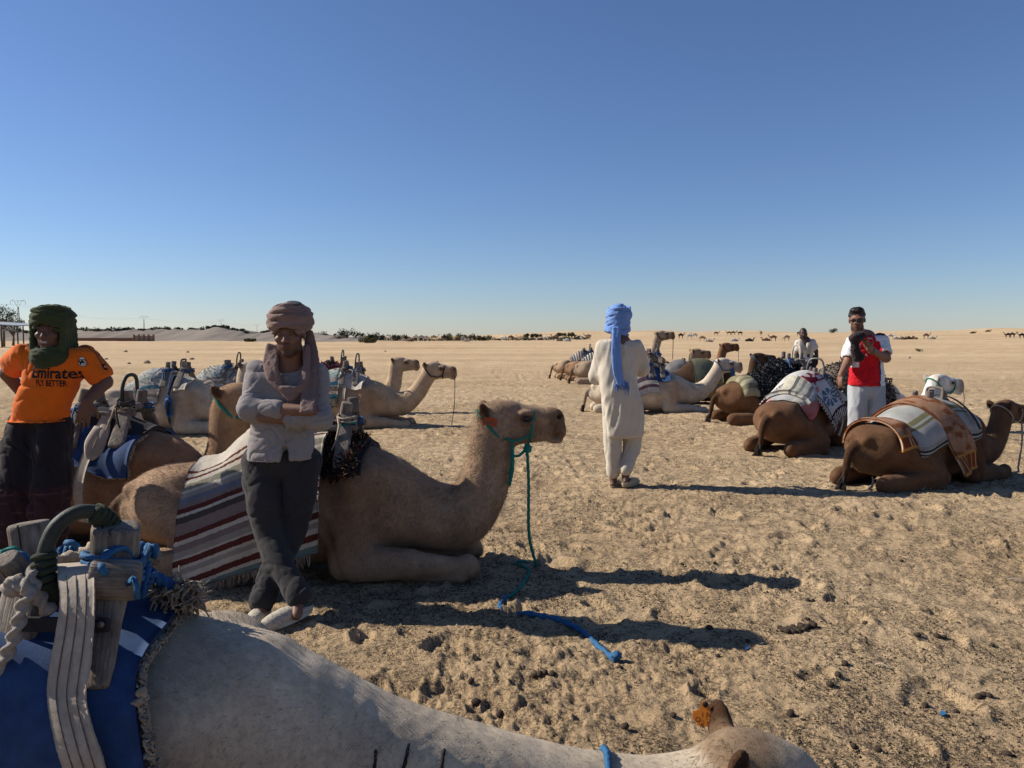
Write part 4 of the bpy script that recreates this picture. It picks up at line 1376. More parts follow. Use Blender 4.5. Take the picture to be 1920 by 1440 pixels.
_r, _f = C['patt']
bolster("pink and white padded cushion under the patterned rug", 'patt', -.66, .40, mat_stripes('pink_cushion', [(0, (.4, .2, .2)), (.3, (.36, .36, .36)), (.62, (.44, .42, .38)), (.70, (.5, .48, .44)), (.78, (.42, .16, .15)), (.9, (.38, .12, .12))], 'v', .004), .46, .09, 5)
rug("white rug with a blue snowflake and zigzag border", 'patt', -.46, .06, .82, .5, 'fuzz', 0, .115, .016, .002, 60, 140, 'rope_white', .06, .008, 8, xskew=.28, col=snow_col)
rug("folded white, grey and cream blankets on the patterned rug camel's back", 'patt', -.60, -.30, .36, .3, mat_stripes('folded_grey', [(0, (.3, .3, .3)), (.3, (.5, .47, .38)), (.5, (.12, .12, .12)), (.56, (.45, .43, .36)), (.64, (.22, .22, .22)), (.7, (.48, .46, .40)), (.8, (.16, .16, .17)), (.88, (.40, .39, .37))], 'v', .02), 0, .10, .05, .004, seed=31, wob=.02, name="blanket", cat="blanket")
saddle("saddle of white bones of wood with a cloth wrapped arch before the speckled rug", *C['patt'], x0=.10, x1=.34, pad='canvas', strap='canvas', ropes=('rope_white', 'rope_dark', 'rope_blue'), handle='metal', seed=24, z=1.06, pad_len=.44)

# --- pale camel on the left with its looped blue rope
PILE_L = lambda u, v, rng: np.where((np.abs(v - .775) < .03)[:, None], np.array([[.045, .13, .175]]), np.where((rng.random(len(u)) < .30)[:, None], np.array([[.12, .10, .09]]), np.where((v > .8)[:, None], np.array([[.33, .26, .20]]), np.array([[.42, .43, .40]]))))
rug("shaggy white rug with a blue band on the pale camel at the left", 'pale_l', -.55, .08, .68, .5, mat_stripes('shaggy_white', [(0, (.4, .4, .37)), (.62, (.26, .30, .27)), (.66, (.36, .34, .31)), (.745, (.045, .13, .175)), (.80, (.33, .27, .22)), (.88, (.16, .13, .11)), (.92, (.36, .31, .26))], 'v', .012, speck=.5), 0, .03, .02, .01, seed=41, fr='rope_white', fl=.05, pile=(PILE_L, 2600), pl=.03, pr=.006)
saddle("saddle with blue rope lashings behind the shaggy white rug with a blue band", *C['pale_l'], x0=.12, x1=.36, strap='dark_cloth', ropes=('rope_blue', 'rope_blue', 'rope_dark'), handle='dark_metal', hscale=.7, seed=33, z=1.02, pad_len=.40, hz=-.03)
_t = thing("coiled_rope", "coil of dark blue rope hanging on the pale camel's flank", "rope"); follow(_t, C['pale_l'][0])
_ps = []
for q in range(7):
    a = np.linspace(0, 2 * np.pi, 20, endpoint=False)
    _ps.append(tube(np.stack([.24 + .012 * q * .4 + .055 * np.cos(a) + .02 * np.sin(a * .5), np.full(20, -.415 - .006 * q) - .01 * np.sin(a * 2 + q), .50 + .125 * np.sin(a) - .012 * q], -1), .010, 6, 44, 3, 200, closed=True))
mk("coil", *join(*_ps), M['rope_blue'], _t)
mk("hanging_loop", *tube([(.22, -.2, .98), (.235, -.32, .80), (.235, -.41, .62)], .008, 6, 14), M['rope_blue'], _t)

rug("grey white shaggy rug with pale bands at the crossed arm man's shoulder", 'pale_l2', -.46, .12, .62, .5, mat_stripes('grey_white', [(0, (.38, .38, .35)), (.64, (.42, .43, .40)), (.74, (.20, .17, .14)), (.77, (.42, .36, .31)), (.82, (.24, .19, .16)), (.86, (.42, .37, .32)), (.93, (.16, .12, .10))], 'v', .008), 0, .03, .02, .01, seed=43, pile=(lambda u, v, rng: np.where((rng.random(len(u)) < .3)[:, None], np.array([[.17, .16, .14]]), np.array([[.42, .43, .39]])), 1300))
saddle("saddle with a thin dark hoop at the crossed arm man's shoulder", *C['pale_l2'], x0=.10, x1=.34, strap='webbing', ropes=('rope_bluelight', 'rope_dark'), handle='dark_metal', seed=36, z=1.03)

# --- teal striped rug camel and the one behind
TEAL_S = [(0, (.35, .36, .33)), (.5, (.33, .42, .38)), (.60, (.36, .32, .27)), (.66, (.03, .12, .17)), (.715, (.30, .26, .21)), (.73, (.12, .10, .085)), (.80, (.40, .29, .22)), (.84, (.035, .125, .15)), (.905, (.30, .24, .17)), (.95, (.36, .29, .2))]
rug("rug striped teal, cream and brown on the sandy camel", 'teal', -.62, .02, .78, .5, mat_stripes('teal_rug', TEAL_S, 'v', .008, speck=.5), 0, .03, .02, .008, seed=45, fr='rope_tan', fl=.03, pile=(lambda u, v, rng: np.where((rng.random(len(u)) < .45)[:, None], np.array([[.13, .11, .09]]), np.array([[.45, .42, .36]]))[...] * (v < .8)[:, None] + np.array([[.08, .12, .13]]) * (v >= .8)[:, None], 700))
saddle("saddle with two dark hoops and a pale girth in front of the teal rug", *C['teal'], x0=.06, x1=.30, strap='webbing', ropes=('rope_dark', 'rope_tan', 'rope_blue'), handle='dark_metal', seed=46, z=1.04, strap_x=.12)
rug("dark red tasselled rug on the camel behind the teal rug", 'teal_b', -.40, .40, .5, .5, 'red', 0, .04, .02, .01, seed=47, pile=(lambda u, v, rng: np.array([(.22, .02, .03), (.10, .02, .03), (.30, .28, .26), (.04, .05, .09)])[rng.integers(0, 4, len(u))], 900), pl=.06, pr=.012)
saddle("saddle heaped with red cloth behind the teal rug", *C['teal_b'], x0=.0, x1=.26, strap=None, ropes=('rope_dark', 'red'), handle='dark_metal', seed=48, z=1.05)

# --- the group behind the blue-turbaned man
rug("striped saddle cloth with a purple edge on the pale camel behind the blue turban man", 'fore', -.42, .10, .74, .5, mat_stripes('purple_edge', [(0, (.4, .36, .32)), (.5, (.36, .33, .30)), (.7, (.10, .06, .08)), (.78, (.42, .38, .33)), (.85, (.12, .06, .08)), (.9, (.44, .40, .35))], 'v', .01), 0, .03, seed=51, xskew=.16)
saddle("low saddle with a blue pad on the pale camel behind the blue turban man", *C['fore'], x0=.06, x1=.30, pad='denim', strap=None, ropes=('rope_blue', 'rope_dark'), handle=None, seed=52, z=.95)
rug("green and yellow banded rug hanging to the sand on the dark camel", 'green', -.22, .40, 1.02, .6, mat_stripes('green_rug', [(0, (.14, .14, .09)), (.5, (.13, .14, .10)), (.66, (.11, .125, .09)), (.74, (.22, .17, .06)), (.77, (.12, .13, .095)), (.86, (.14, .14, .09)), (.90, (.23, .16, .045)), (.97, (.15, .13, .07))], 'v', .006), 0, .03, .02, .003, seed=53)
rug("grey rolled blanket with folds on the russet camel", 'greyrug', -.62, .10, .55, .5, mat_stripes('grey_roll', [(0, (.16, .155, .15)), (.55, (.20, .195, .19)), (.7, (.15, .145, .14)), (.83, (.22, .21, .20)), (.93, (.13, .125, .12))], 'v', .02), 0, .06, .05, .004, seed=54, wob=.03, name="blanket", cat="blanket")
saddle("saddle with blue bindings on the russet camel with the grey blanket", *C['greyrug'], x0=.10, x1=.34, pad='canvas', strap='webbing', ropes=('rope_blue', 'rope_bluelight'), handle='dark_metal', seed=55, z=1.06)
bolster("grey green rolled bolster strapped on the russet camel", 'greyrug', .30, .56, mat_stripes('grey_green', [(0, (.17, .18, .15)), (.4, (.2, .21, .17)), (.6, (.16, .17, .14)), (.8, (.22, .22, .19))], 'v', .01), .40, .10, 7)
rug("brown, cream and maroon striped rug beside the blue turban man's elbow", 'stripe', -.30, .46, .80, .5, mat_stripes('brown_stripe', [(0, (.25, .16, .09)), (.5, (.30, .19, .09)), (.64, (.10, .045, .03)), (.68, (.36, .29, .22)), (.72, (.09, .03, .025)), (.80, (.30, .22, .15)), (.84, (.10, .035, .03)), (.9, (.28, .2, .14)), (.94, (.08, .03, .025))], 'v', .006), 0, .04, seed=56)
saddle("saddle with a dark tangle of ropes far beside the blue turban man's elbow", *C['stripe'], x0=.05, x1=.30, strap=None, ropes=('rope_dark', 'rope_blue'), handle='dark_metal', seed=57, z=1.05)
for k_, lab, sl, sd_ in (('back_a', "blue, white and tan striped rug on the farthest kneeling camel", "saddle with small dark posts on the farthest kneeling camel", 61), ('back_b', "black and white striped rug with a red strap, far behind the blue turban man", "dark saddle posts above the black and white striped rug", 62)):
    cs = [(.35, .33, .30), (.04, .05, .08), (.36, .30, .22), (.06, .09, .16), (.40, .38, .34), (.20, .10, .06)] if k_ == 'back_a' else [(.42, .40, .37), (.035, .035, .04)]
    rug(lab, k_, -.55, .45, .42, .4, mat_stripes('far_stripes_' + k_, [(i / 24, cs[i % len(cs)]) for i in range(24)], 'u', .01), 0, .04, .03, .006, seed=sd_)
    saddle(sl, *C[k_], x0=-.05, x1=.22, strap=None, ropes=('rope_dark', 'rope_blue'), handle='dark_metal', seed=sd_ + 4, z=1.06)
_pg = drape(C['back_b'][1], .36, .50, .9, .5, 5, 80, .06, hug=True)
sheet("strap", _pg, M['red'], .01, follow(thing("red_strap", "red strap hanging on the far russet camel", "strap"), C['back_b'][0]))
saddle("saddle on the tan camel with the highest raised head", *C['high'], x0=.05, x1=.30, strap=None, ropes=('rope_dark', 'rope_blue'), handle='dark_metal', seed=68, z=1.08)

# --- shaggy rugs at the right
rug("shaggy black rug covering the camel's whole back", 'black', -.60, .40, .80, .6, 'dark_cloth', 0, .05, .03, .01, seed=71, pile=([(.022, .024, .028), (.04, .045, .05), (.10, .11, .12), (.015, .015, .018)], 5200), pl=.07, pr=.012)
saddle("saddle with blue and white wrappings on the shaggy black rug", *C['black'], x0=.08, x1=.32, pad='canvas', strap=None, ropes=('rope_blue', 'rope_white', 'rope_dark'), handle='canvas', seed=72, z=1.12)
bolster("olive and cream bolster behind the shaggy black rug", 'black', -.86, -.56, mat_stripes('olive_bolster', [(0, (.2, .18, .11)), (.55, (.30, .27, .18)), (.65, (.16, .15, .09)), (.72, (.34, .31, .22)), (.8, (.17, .16, .10)), (.88, (.30, .27, .19))], 'v', .006), .45, .09, 9)
rug("speckled brown and cream shaggy rug on the white camel", 'white', -.50, .42, .86, .6, 'wood_dark', 0, .05, .03, .01, seed=74, pile=([(.05, .035, .028), (.09, .065, .05), (.30, .26, .21), (.03, .022, .02), (.16, .12, .09)], 5200), pl=.06, pr=.010)
saddle("saddle with a pale hoop and white bundles on the speckled rug", *C['white'], x0=.05, x1=.30, pad='canvas', strap=None, ropes=('rope_white', 'rope_tan'), handle='rope_tan', seed=75, z=1.10, hscale=1.1)

# --- halters and lead ropes
def lead(label, pts, mat, r=.009, cat="rope"):
    o = mk("lead_rope", *rope_mesh(pts, r), M[mat])
    return tag(o, label, cat, "lead ropes")


def hw(key, p):
    return cam_w(C[key][0], C[key][1].hp(*p))


halter("green rope halter on the tan camel's head", *C['main'], 'rope_green', r=.009)
for k_, m_, lab in (('left', 'rope_green', "teal halter on the camel head behind the crossed arm man"), ('right', 'rope_tan', "tan rope halter on the dark camel at the right edge"), ('fore', 'rope_bluelight', "light blue halter on the pale camel's stretched neck"),
                    ('green', 'rope_bluelight', "pale blue halter on the dark camel with the green rug"), ('teal', 'rope_dark', "dark halter on the sandy camel with the teal rug"), ('white', 'rope_green', "greenish halter on the white camel"), ('high', 'rope_dark', "dark halter on the camel with the highest head"), ('greyrug', 'rope_dark', "dark halter on the russet camel with the grey blanket")):
    halter(lab, *C[k_], m_, r=.011 if k_ != 'right' else .009)


def gp(px, py, lift=.006):
    """point on the sand under a photo pixel"""
    d = P(px, py, 1.0) - Vector((0, 0, CAM_H))
    k = CAM_H / -d.z
    return np.array([d.x * k, k, float(ground_h(np.array([d.x * k]), np.array([k]))[0]) + lift])


k0 = hw('main', (.20, -.075, -.125))
_c = [k0, k0 + np.array([.012, -.01, -.25]), k0 + np.array([.015, -.02, -.6])]
lead("green lead rope hanging from the tan camel's chin to the sand", _c + [gp(1004, 1062), gp(985, 1054), gp(966, 1056)] + [gp(992, 1070), gp(972, 1100), gp(950, 1118)], 'rope_green', .010)
lead("blue rope end lying on the sand in the tan camel's shadow", [gp(952, 1112), gp(938, 1130), gp(948, 1143), gp(985, 1150), gp(1020, 1155), gp(1052, 1162), gp(1090, 1178), gp(1115, 1205), gp(1140, 1226), gp(1156, 1240)], 'rope_bluelight', .016)
v, g = blob(gp(1156, 1238, .02), (.026, .022, .020), 5, .25, 9, 3)
bpy.data.objects["lead_rope.001"].select_set(False)
mk("knot", v, g, M['rope_bluelight'], bpy.data.objects["lead_rope.001"])
_h = C['main'][1].hp
_t = [o for o in bpy.data.objects if o.name == "halter"][0]
mk("knot", *blob(_h(.205, -.06, -.155), (.028, .024, .034), 3, .3, 9, 2.5), M['rope_green'], _t)
mk("hanging_tassel", *tube([_h(.10, -.10, -.10), _h(.105, -.10, -.19), _h(.10, -.09, -.30), _h(.085, -.085, -.40)], [.008, .012, .016, .010], 7, 20, 3, 200, .3, .3), M['rope_green'], _t)
mk("hanging_tie", *tube([_h(.10, -.10, -.20), _h(.15, -.09, -.20), _h(.20, -.075, -.15)], .010, 7, 12, 3, 200), M['rope_green'], _t)

k0 = hw('right', (.25, -.08, -.10))
lead("tan lead rope dropping from the right edge camel's chin", [k0, k0 + np.array([.0, -.02, -.2]), k0 + np.array([-.05, -.05, -.5]), np.array([k0[0] - .08, k0[1] - .05, gz(k0[0], k0[1]) + .01]), np.array([k0[0] - .5, k0[1] - .12, gz(k0[0], k0[1]) + .012])], 'rope_tan', .010)
k0 = hw('fore', (.23, -.09, -.05))
lead("light blue rope trailing from the pale camel behind the blue turban man", [k0, k0 + np.array([.02, -.02, -.3]), k0 + np.array([.06, -.03, -.62]), np.array([k0[0] + .30, k0[1] - .05, .03]), np.array([k0[0] + .6, k0[1] - .1, .02])], 'rope_bluelight', .016)
mk("tassel", *tube([k0, k0 + np.array([.01, -.03, -.15]), k0 + np.array([.0, -.03, -.36])], [.03, .035, .02], 7, 12, 3, 100, .3, .3), M['rope_bluelight'], bpy.data.objects["lead_rope.003"])
k0 = hw('teal', (.43, -.03, -.02))
lead("thin dark cord from the sandy camel's nose straight to the sand", [k0, k0 + np.array([-.01, 0, -.5]), np.array([k0[0] - .06, k0[1] - .02, .02])], 'rope_dark', .006)
k0 = hw('high', (.40, -.05, -.02))
lead("dark cord hanging from the highest raised camel head", [k0, k0 + np.array([0, 0, -.35]), k0 + np.array([-.01, 0, -.75])], 'rope_dark', .010)
k0 = hw('white', (.43, -.03, -.02))
lead("thin rope curving from the white camel's nose", [k0, k0 + np.array([.02, -.02, -.2]), k0 + np.array([-.05, -.06, -.45]), k0 + np.array([-.20, -.1, -.62])], 'rope_tan', .006)
k0 = hw('greyrug', (.43, -.03, -.05))
lead("thin cord under the russet camel's muzzle", [k0, k0 + np.array([0, 0, -.3]), k0 + np.array([-.02, 0, -.55])], 'rope_dark', .006)
# ------------------------------------------------------------------ people
def A3(v):
    return np.array([v[0], v[1], v[2]], float)


def basis(fwd, up=(0, 0, 1), roll=0.0):
    """columns: side (person's left), fwd, up"""
    f = A3(fwd); f /= np.linalg.norm(f)
    u = A3(up) - f * np.dot(A3(up), f); u /= np.linalg.norm(u)
    s = np.cross(u, f)
    if roll:
        c, q = math.cos(roll), math.sin(roll)
        s, u = s * c + u * q, u * c - s * q
    return np.stack([s, f, u], 1)


def field_for(pts, pad, vs, fine=()):
    """grid round a set of points; fine: list of (axis, lo, hi, step)"""
    p = np.array(pts); lo = p.min(0) - pad; hi = p.max(0) + pad
    axs = []
    for i in range(3):
        segs = [(lo[i], hi[i], vs)]
        for (ax, a, b, st) in fine:
            if ax == i:
                a, b = max(a, lo[i] + .001), min(b, hi[i] - .001)
                new = []
                for (s0, s1, v) in segs:
                    if b <= s0 or a >= s1:
                        new.append((s0, s1, v)); continue
                    if a > s0: new.append((s0, a, v))
                    new.append((max(a, s0), min(b, s1), st))
                    if b < s1: new.append((b, s1, v))
                segs = [s for s in new if s[1] - s[0] > 1e-4]
        axs.append(axis_steps(*segs))
    return Fld(*axs)


def add_head(f, c, R, skin, beard=None, hair=None, sc=1.0, smile=False, brows=(.02, .012, .01), squint=1.0):
    c = A3(c); skin = np.array(skin)
    H = lambda x, y, z: c + R @ (np.array([x, y, z]) * sc)
    E = lambda p, r, col=skin, k=.014, op='u', mir=False: [f.ell(H(p[0] * s, p[1], p[2]), np.array(r) * sc, col, k, op, R=R) for s in ((1, -1) if mir else (1,))]
    hc = skin if hair is None else np.array(hair)
    E((0, -.012, .030), (.076, .097, .100), skin, .02)
    E((0, .030, -.045), (.062, .068, .078), skin, .02)
    E((0, .072, -.103), (.028, .022, .020), skin, .02)
    E((.044, .066, -.022), (.024, .022, .020), skin, .016, mir=True)
    E((.048, .02, -.080), (.018, .035, .025), skin, .016, mir=True)
    f.cap(H(-.040, .084, .024), H(.040, .084, .024), .011 * sc, .011 * sc, skin, .014)
    f.cap(H(0, .090, .016), H(0, .112, -.028), .0085 * sc, .0125 * sc, skin, .010)
    E((.012, .100, -.032), (.009, .010, .008), skin, .008, mir=True)
    E((.031, .098, .004), (.017, .012, .0085), skin * .7, .010, 'sub', mir=True)
    E((.031, .086, .003), (.015, .010, .0075), skin * .8, .004, mir=True)
    E((.031, .098, .002), (.011, .014, .0026 * squint), (.015, .01, .01), .003, 'paint', mir=True)
    E((.033, .098, .021), (.021, .016, .0048), brows, .004, 'paint', mir=True)
    E((0, .094, -.060), (.024, .010, .0055), skin * np.array([.85, .62, .6]), .006)
    E((0, .092, -.071), (.020, .010, .0065), skin * np.array([.9, .66, .63]), .006)
    E((.078, -.005, -.006), (.010, .022, .031), skin * .9, .008, mir=True)
    if beard is not None:
        b = np.array(beard)
        E((0, .055, -.098), (.062, .060, .030), b, .035, 'paint')
        E((.052, .030, -.055), (.022, .035, .050), b, .03, 'paint', mir=True)
        E((0, .105, -.046), (.027, .02, .0065), b, .008, 'paint')
    if smile:
        E((0, .104, -.064), (.022, .014, .0048), (.60, .55, .48), .003, 'paint')
        E((0, .104, -.071), (.024, .014, .002), (.04, .015, .012), .003, 'paint')
    f.cap(H(0, -.02, -.06), H(0, -.03, -.20), .056 * sc, .062 * sc, skin, .02)
    return H


def add_hand(f, w, d, n, skin, thumb=1, curl=.5, sc=1.0, spread=.10, thumb_in=.0):
    """w wrist, d pointing direction, n palm normal (fingers curl towards it); thumb=+1 on the side d x n"""
    w = A3(w); d = A3(d) / np.linalg.norm(d); n = A3(n) - d * np.dot(n, d); n /= np.linalg.norm(n)
    s = np.cross(d, n) * thumb
    skin = np.array(skin)
    R = np.stack([d, s, n], 1)
    f.ell(w + d * .052 * sc, np.array([.056, .041, .017]) * sc, skin, .012, R=R)
    for i, (o, L) in enumerate(((.030, .074), (.010, .083), (-.011, .077), (-.030, .060))):
        b = w + (d * .088 + s * o) * sc
        dd = d + s * spread * (o / .03) * .6
        dd /= np.linalg.norm(dd)
        pts = [b]; a = 0.0
        for q, fr in enumerate((.42, .32, .26)):
            a += curl * (.55, .75, .6)[q]
            pts.append(pts[-1] + (dd * math.cos(a) + n * math.sin(a)) * L * fr * sc)
        f.chain(pts, np.array([.0105, .0098, .009, .0078]) * sc, skin * (.97 if i % 2 else 1.0), .004, 9)
    tb = w + (d * .022 + s * .030) * sc
    td = d * .62 + s * (.70 - thumb_in) + n * (.28 + thumb_in)
    td /= np.linalg.norm(td)
    td2 = d * .85 + s * .35 + n * .35; td2 /= np.linalg.norm(td2)
    f.chain([tb, tb + td * .036 * sc, tb + td * .036 * sc + td2 * .034 * sc, tb + td * .036 * sc + td2 * .060 * sc], np.array([.015, .0125, .011, .0088]) * sc, skin, .008, 9)


def finish(name, f, mat, parent, wr=None, smooth=1, root=None, post=None):
    V, F, Cc = f.mesh(smooth)
    if wr is not None:
        V = V + vnormals(V, F) * wr(V)[:, None]
    if post is not None:
        Cc = post(V, Cc)
    if root is not None:
        V = V - np.array(root, np.float32)
    return mk(name, V, F, M[mat], parent, True, Cc)


def folds(amp, f1=(11, 11, 5), f2=(26, 26, 13), seed=0, tilt=.35):
    def g(V):
        x, y, z = V[:, 0], V[:, 1], V[:, 2]
        u = x + tilt * z; w = z - tilt * x
        a = vnoise3(u * f1[0], y * f1[1], w * f1[2], seed); b = vnoise3(u * f2[0] * .7 + 1.5 * a, y * f2[1] * .7, w * f2[2] * .7 - a, seed + 1)
        c = vnoise3(u * f2[0] * 1.6 + a, y * f2[1] * 1.6, w * f2[2] * 1.2, seed + 2)
        return amp * (.9 * a - .95 * np.exp(-(b / .16) ** 2) * (.4 + .6 * (a > -.2)) + .35 * np.abs(b) - .35 * np.exp(-(c / .2) ** 2) + .25)
    return g


def loft(f, st, col, k=.02, op='u', lo=None, hi=None, p=2.0):
    """st rows: z, cx, cy, half width (x), half depth (y)"""
    st = np.asarray(st, float); st = st[np.argsort(st[:, 0])]

    def fn(X, Y, Z):
        z = Z.ravel()
        g = [np.interp(z, st[:, 0], st[:, i])[None, None, :] for i in (1, 2, 3, 4)]
        q = (np.abs((X - g[0]) / g[2]) ** p + np.abs((Y - g[1]) / g[3]) ** p) ** (1 / p)
        d = (q - 1) * np.minimum(g[2], g[3])
        return np.maximum(np.maximum(d, Z - st[-1, 0]), st[0, 0] - Z)
    L = np.array([(st[:, 1] - st[:, 3]).min(), (st[:, 2] - st[:, 4]).min(), st[0, 0]]); Hh = np.array([(st[:, 1] + st[:, 3]).max(), (st[:, 2] + st[:, 4]).max(), st[-1, 0]])
    f.add(fn, L, Hh, col, k, op)


def ring_pts(c, R, rx, ry, tilt=0.0, roll=0.0, n=16, dz=0.0):
    a = np.linspace(0, 2 * np.pi, n, endpoint=False)
    return [A3(c) + R @ np.array([rx * math.cos(q), ry * math.sin(q), dz + tilt * math.sin(q) + roll * math.cos(q)]) for q in a]


def wrap(f, rings, col, k=.006):
    """turban or scarf wound from many turns; rings: (points, radius)"""
    for pts, r in rings:
        f.chain(list(pts) + [pts[0]], [r] * (len(pts) + 1), np.array(col) * random.uniform(.88, 1.1), k, 34)


def person(label, root):
    return thing("person", label, "person", root, 0, "people among the camels")


def shoe(name, heel, toe, root, parent, col, sole, clog=False, w=.045):
    """slipper from heel to toe with a sole"""
    h, t = A3(heel), A3(toe)
    d = t - h; L = np.linalg.norm(d); d /= L
    f = field_for([h, t], .10, .0075)
    s = np.cross([0, 0, 1], d); s /= np.linalg.norm(s)
    up = np.cross(d, s)
    R = np.stack([d, s, up], 1)
    f.ell(h + d * L * .60 + up * .028, (L * .46, w, .042), col, .02, R=R)
    f.ell(h + d * L * .84 + up * .018, (L * .24, w * .92, .032), col, .02, R=R)
    f.ell(h + d * L * .20 + up * .020, (L * .24, w * .80, .030), col, .02, R=R)
    f.ell(h + d * L * .12 + up * .062, (L * .32, w * .68, .040), np.array(col) * .6, .006, 'sub', R=R)
    f.ell(h + d * L * .52 - up * .006, (L * .54, w * 1.02, .016), sole, .004, R=R)
    post = None
    if clog:
        def post(V, Cc):
            q = (V - h) @ R
            dot = ((q[:, 0] * 85) % 1 - .5) ** 2 + (((q[:, 1] + 1) * 85 + .5 * np.floor(q[:, 0] * 85)) % 1 - .5) ** 2
            m = (dot < .06) & (q[:, 2] > .022) & (q[:, 0] > L * .35)
            Cc = Cc.copy(); Cc[m] *= .45
            return Cc
    return finish(name, f, 'cloth', parent, None, 1, root, post)


def pz(px, py, D):
    return A3(P(px, py, D))


# ---------------------------------------------------------------- man with crossed arms (centre left)
def man_crossed():
    x0 = (535 - 960) / FPX * 4.02
    root = np.array([x0, 4.02, gz(x0, 4.02)])
    t = person("man in a brown turban and grey shirt standing with arms crossed", root)
    SK = (.165, .080, .050)
    hd = pz(543, 626, 4.28)
    shL, shR = pz(478, 690, 4.36), pz(600, 694, 4.36)          # image left / right shoulder
    elL, elR = pz(468, 768, 4.22), pz(601, 786, 4.22)
    wrL, wrR = pz(581, 769, 4.14), pz(490, 782, 4.17)
    hipL, hipR = pz(492, 868, 4.34), pz(566, 868, 4.34)
    knL, knR = pz(508, 1010, 4.20), pz(548, 1000, 4.27)
    anL, anR = pz(560, 1122, 3.98), pz(492, 1150, 4.00)
    anL[2] = root[2] + .125; anR[2] = root[2] + .10
    Rh = basis((.04, -1, -.10), roll=.03)
    allp = [hd + [0, 0, .15], shL, shR, elL, elR, wrL, wrR, anL, anR, root]
    f = field_for(allp, .13, .014, [(2, hd[2] - .17, hd[2] + .17, .0055), (0, hd[0] - .11, hd[0] + .11, .006), (1, hd[1] - .16, hd[1] + .12, .0075), (2, 1.0, 1.26, .0075)])
    add_head(f, hd, Rh, SK, (.03, .018, .014), None, 1.02, squint=.8)
    nb = (shL + shR) / 2 + [0, 0, .02]
    f.cap(nb, hd + [0, .02, -.1], .068, .06, SK, .02)
    for sh, el, wr in ((shL, elL, wrL), (shR, elR, wrR)):
        f.cap(sh + (nb - sh) * .25 + [0, 0, -.05], el, .045, .042, SK, .02); f.cap(el, wr, .047, .031, SK, .01)
    add_hand(f, wrL, (.42, .9, -.02), (.6, .2, .3), SK, -1, .3)
    add_hand(f, wrR, (-.40, .9, .05), (-.6, .2, .3), SK, 1, .3)
    f.cap(nb, (hipL + hipR) / 2, .10, .09, SK, .03)
    for hp, kn, an in ((hipL, knL, anL), (hipR, knR, anR)):
        f.cap(hp + [0, .02, 0], kn, .065, .05, SK, .02); f.cap(kn, an, .048, .036, SK, .02)
        f.cap(an, an + [.015, -.09, -.06], .036, .028, SK, .02)
    finish("body", f, 'skin', t, None, 1, root)
    # shirt: torso, rolled sleeves, split front hem
    SH = np.array([.245, .222, .215])
    f = field_for([shL, shR, elL, elR, wrL, wrR, hipL, hipR], .15, .0072)
    zt = (shL[2] + shR[2]) / 2; cx, cy = nb[0], nb[1]
    hx, hy = (hipL + hipR)[:2] / 2
    st = [(zt + .045, cx, cy, .07, .06), (zt + .025, cx, cy, .14, .08), (zt - .04, cx, cy - .005, .172, .108), (zt - .14, cx, cy - .01, .168, .12), (1.18, (cx + hx) / 2, cy - .01, .160, .122), (1.04, hx, hy, .170, .128), (.835, hx, hy - .01, .198, .148)]
    loft(f, st, SH, .02, p=2.3)
    for sh, el, wr in ((shL, elL, wrL), (shR, elR, wrR)):
        f.cap(sh + (nb - sh) * .08 + [0, 0, -.022], el, .068, .060, SH, .06)
        m = el + (wr - el) * .36
        f.cap(el, m, .060, .054, SH, .03)
        d = (wr - el) / np.linalg.norm(wr - el)
        for q in (.0, .02, .038):
            f.chain([m + d * (q - .02), m + d * q], [.059 - q * .05, .059 - q * .05], SH * (1.06 if q == .02 else .94), .006, 2)
    # hem split over the belt
    sp = pz(533, 848, 4.19)
    f.ell(sp + [0, 0, -.06], (.026, .07, .095), SH * .8, .008, 'sub')
    f.chain([pz(538, 700, 4.22), pz(540, 780, 4.19), pz(536, 840, 4.19)], [.006, .006, .006], SH * .92, .004)   # button placket
    wr_ = folds(.0075, (6, 6, 6.5), (11, 11, 12), 3, .75)
    sho = finish("shirt", f, 'cloth', t, wr_, 1, root)
    # trousers
    TR = np.array([.030, .028, .029])
    f = field_for([hipL, hipR, knL, knR, anL, anR], .17, .009)
    f.ell((hipL + hipR) / 2 + [0, 0, .03], (.175, .125, .14), TR, .03)
    f.chain([hipR + [0, .01, 0], (hipR + knR) / 2 + [.01, .0, 0], knR, (knR + anR) / 2 + [-.02, 0, 0], anR + [0, 0, .0]], [.112, .098, .078, .072, .068], TR, .02)
    f.chain([hipL, (hipL + knL) / 2 + [-.01, -.01, 0], knL, (knL + anL) / 2 + [-.01, 0, 0], anL + [0, 0, .02]], [.115, .102, .082, .075, .070], TR * 1.15, .012)
    finish("trousers", f, 'cloth', t, folds(.008, (7, 7, 5), (13, 13, 11), 13, .8), 1, root)
    # turban
    TU = np.array([.215, .145, .122])
    tc = hd + [0, .02, .075]
    f = field_for([tc], .26, .0065)
    Rt = basis((.0, -1, -.05), roll=.06)
    f.ell(tc + [0, 0, .02], (.098, .112, .085), TU * .9, .01, R=Rt)
    random.seed(3)
    wrap(f, [(ring_pts(tc, Rt, .098 + .021 * math.sin(q * .27), .116 + .018 * math.sin(q * .27), .030 * math.sin(q * 2.4), .022 * math.cos(q * 1.9), dz=-.040 + .0066 * q), .0125) for q in range(17)], TU, .0045)
    f.ell(hd + Rh @ np.array([0, .095, -.015]), (.066, .085, .060), None, .008, 'sub', R=Rh)
    finish("turban", f, 'cloth', t, folds(.0035, (14, 14, 60), (20, 20, 120), 5, .25), 1, root)
    # sunglasses pushed into the turban
    f = field_for([tc + [.03, 0, .10]], .13, .005)
    f.ell(tc + [.035, -.045, .098], (.045, .055, .010), (.012, .012, .014), .01, R=rotm(0, .4, .25))
    finish("sunglasses", f, 'dark_metal', t, None, 1, root)
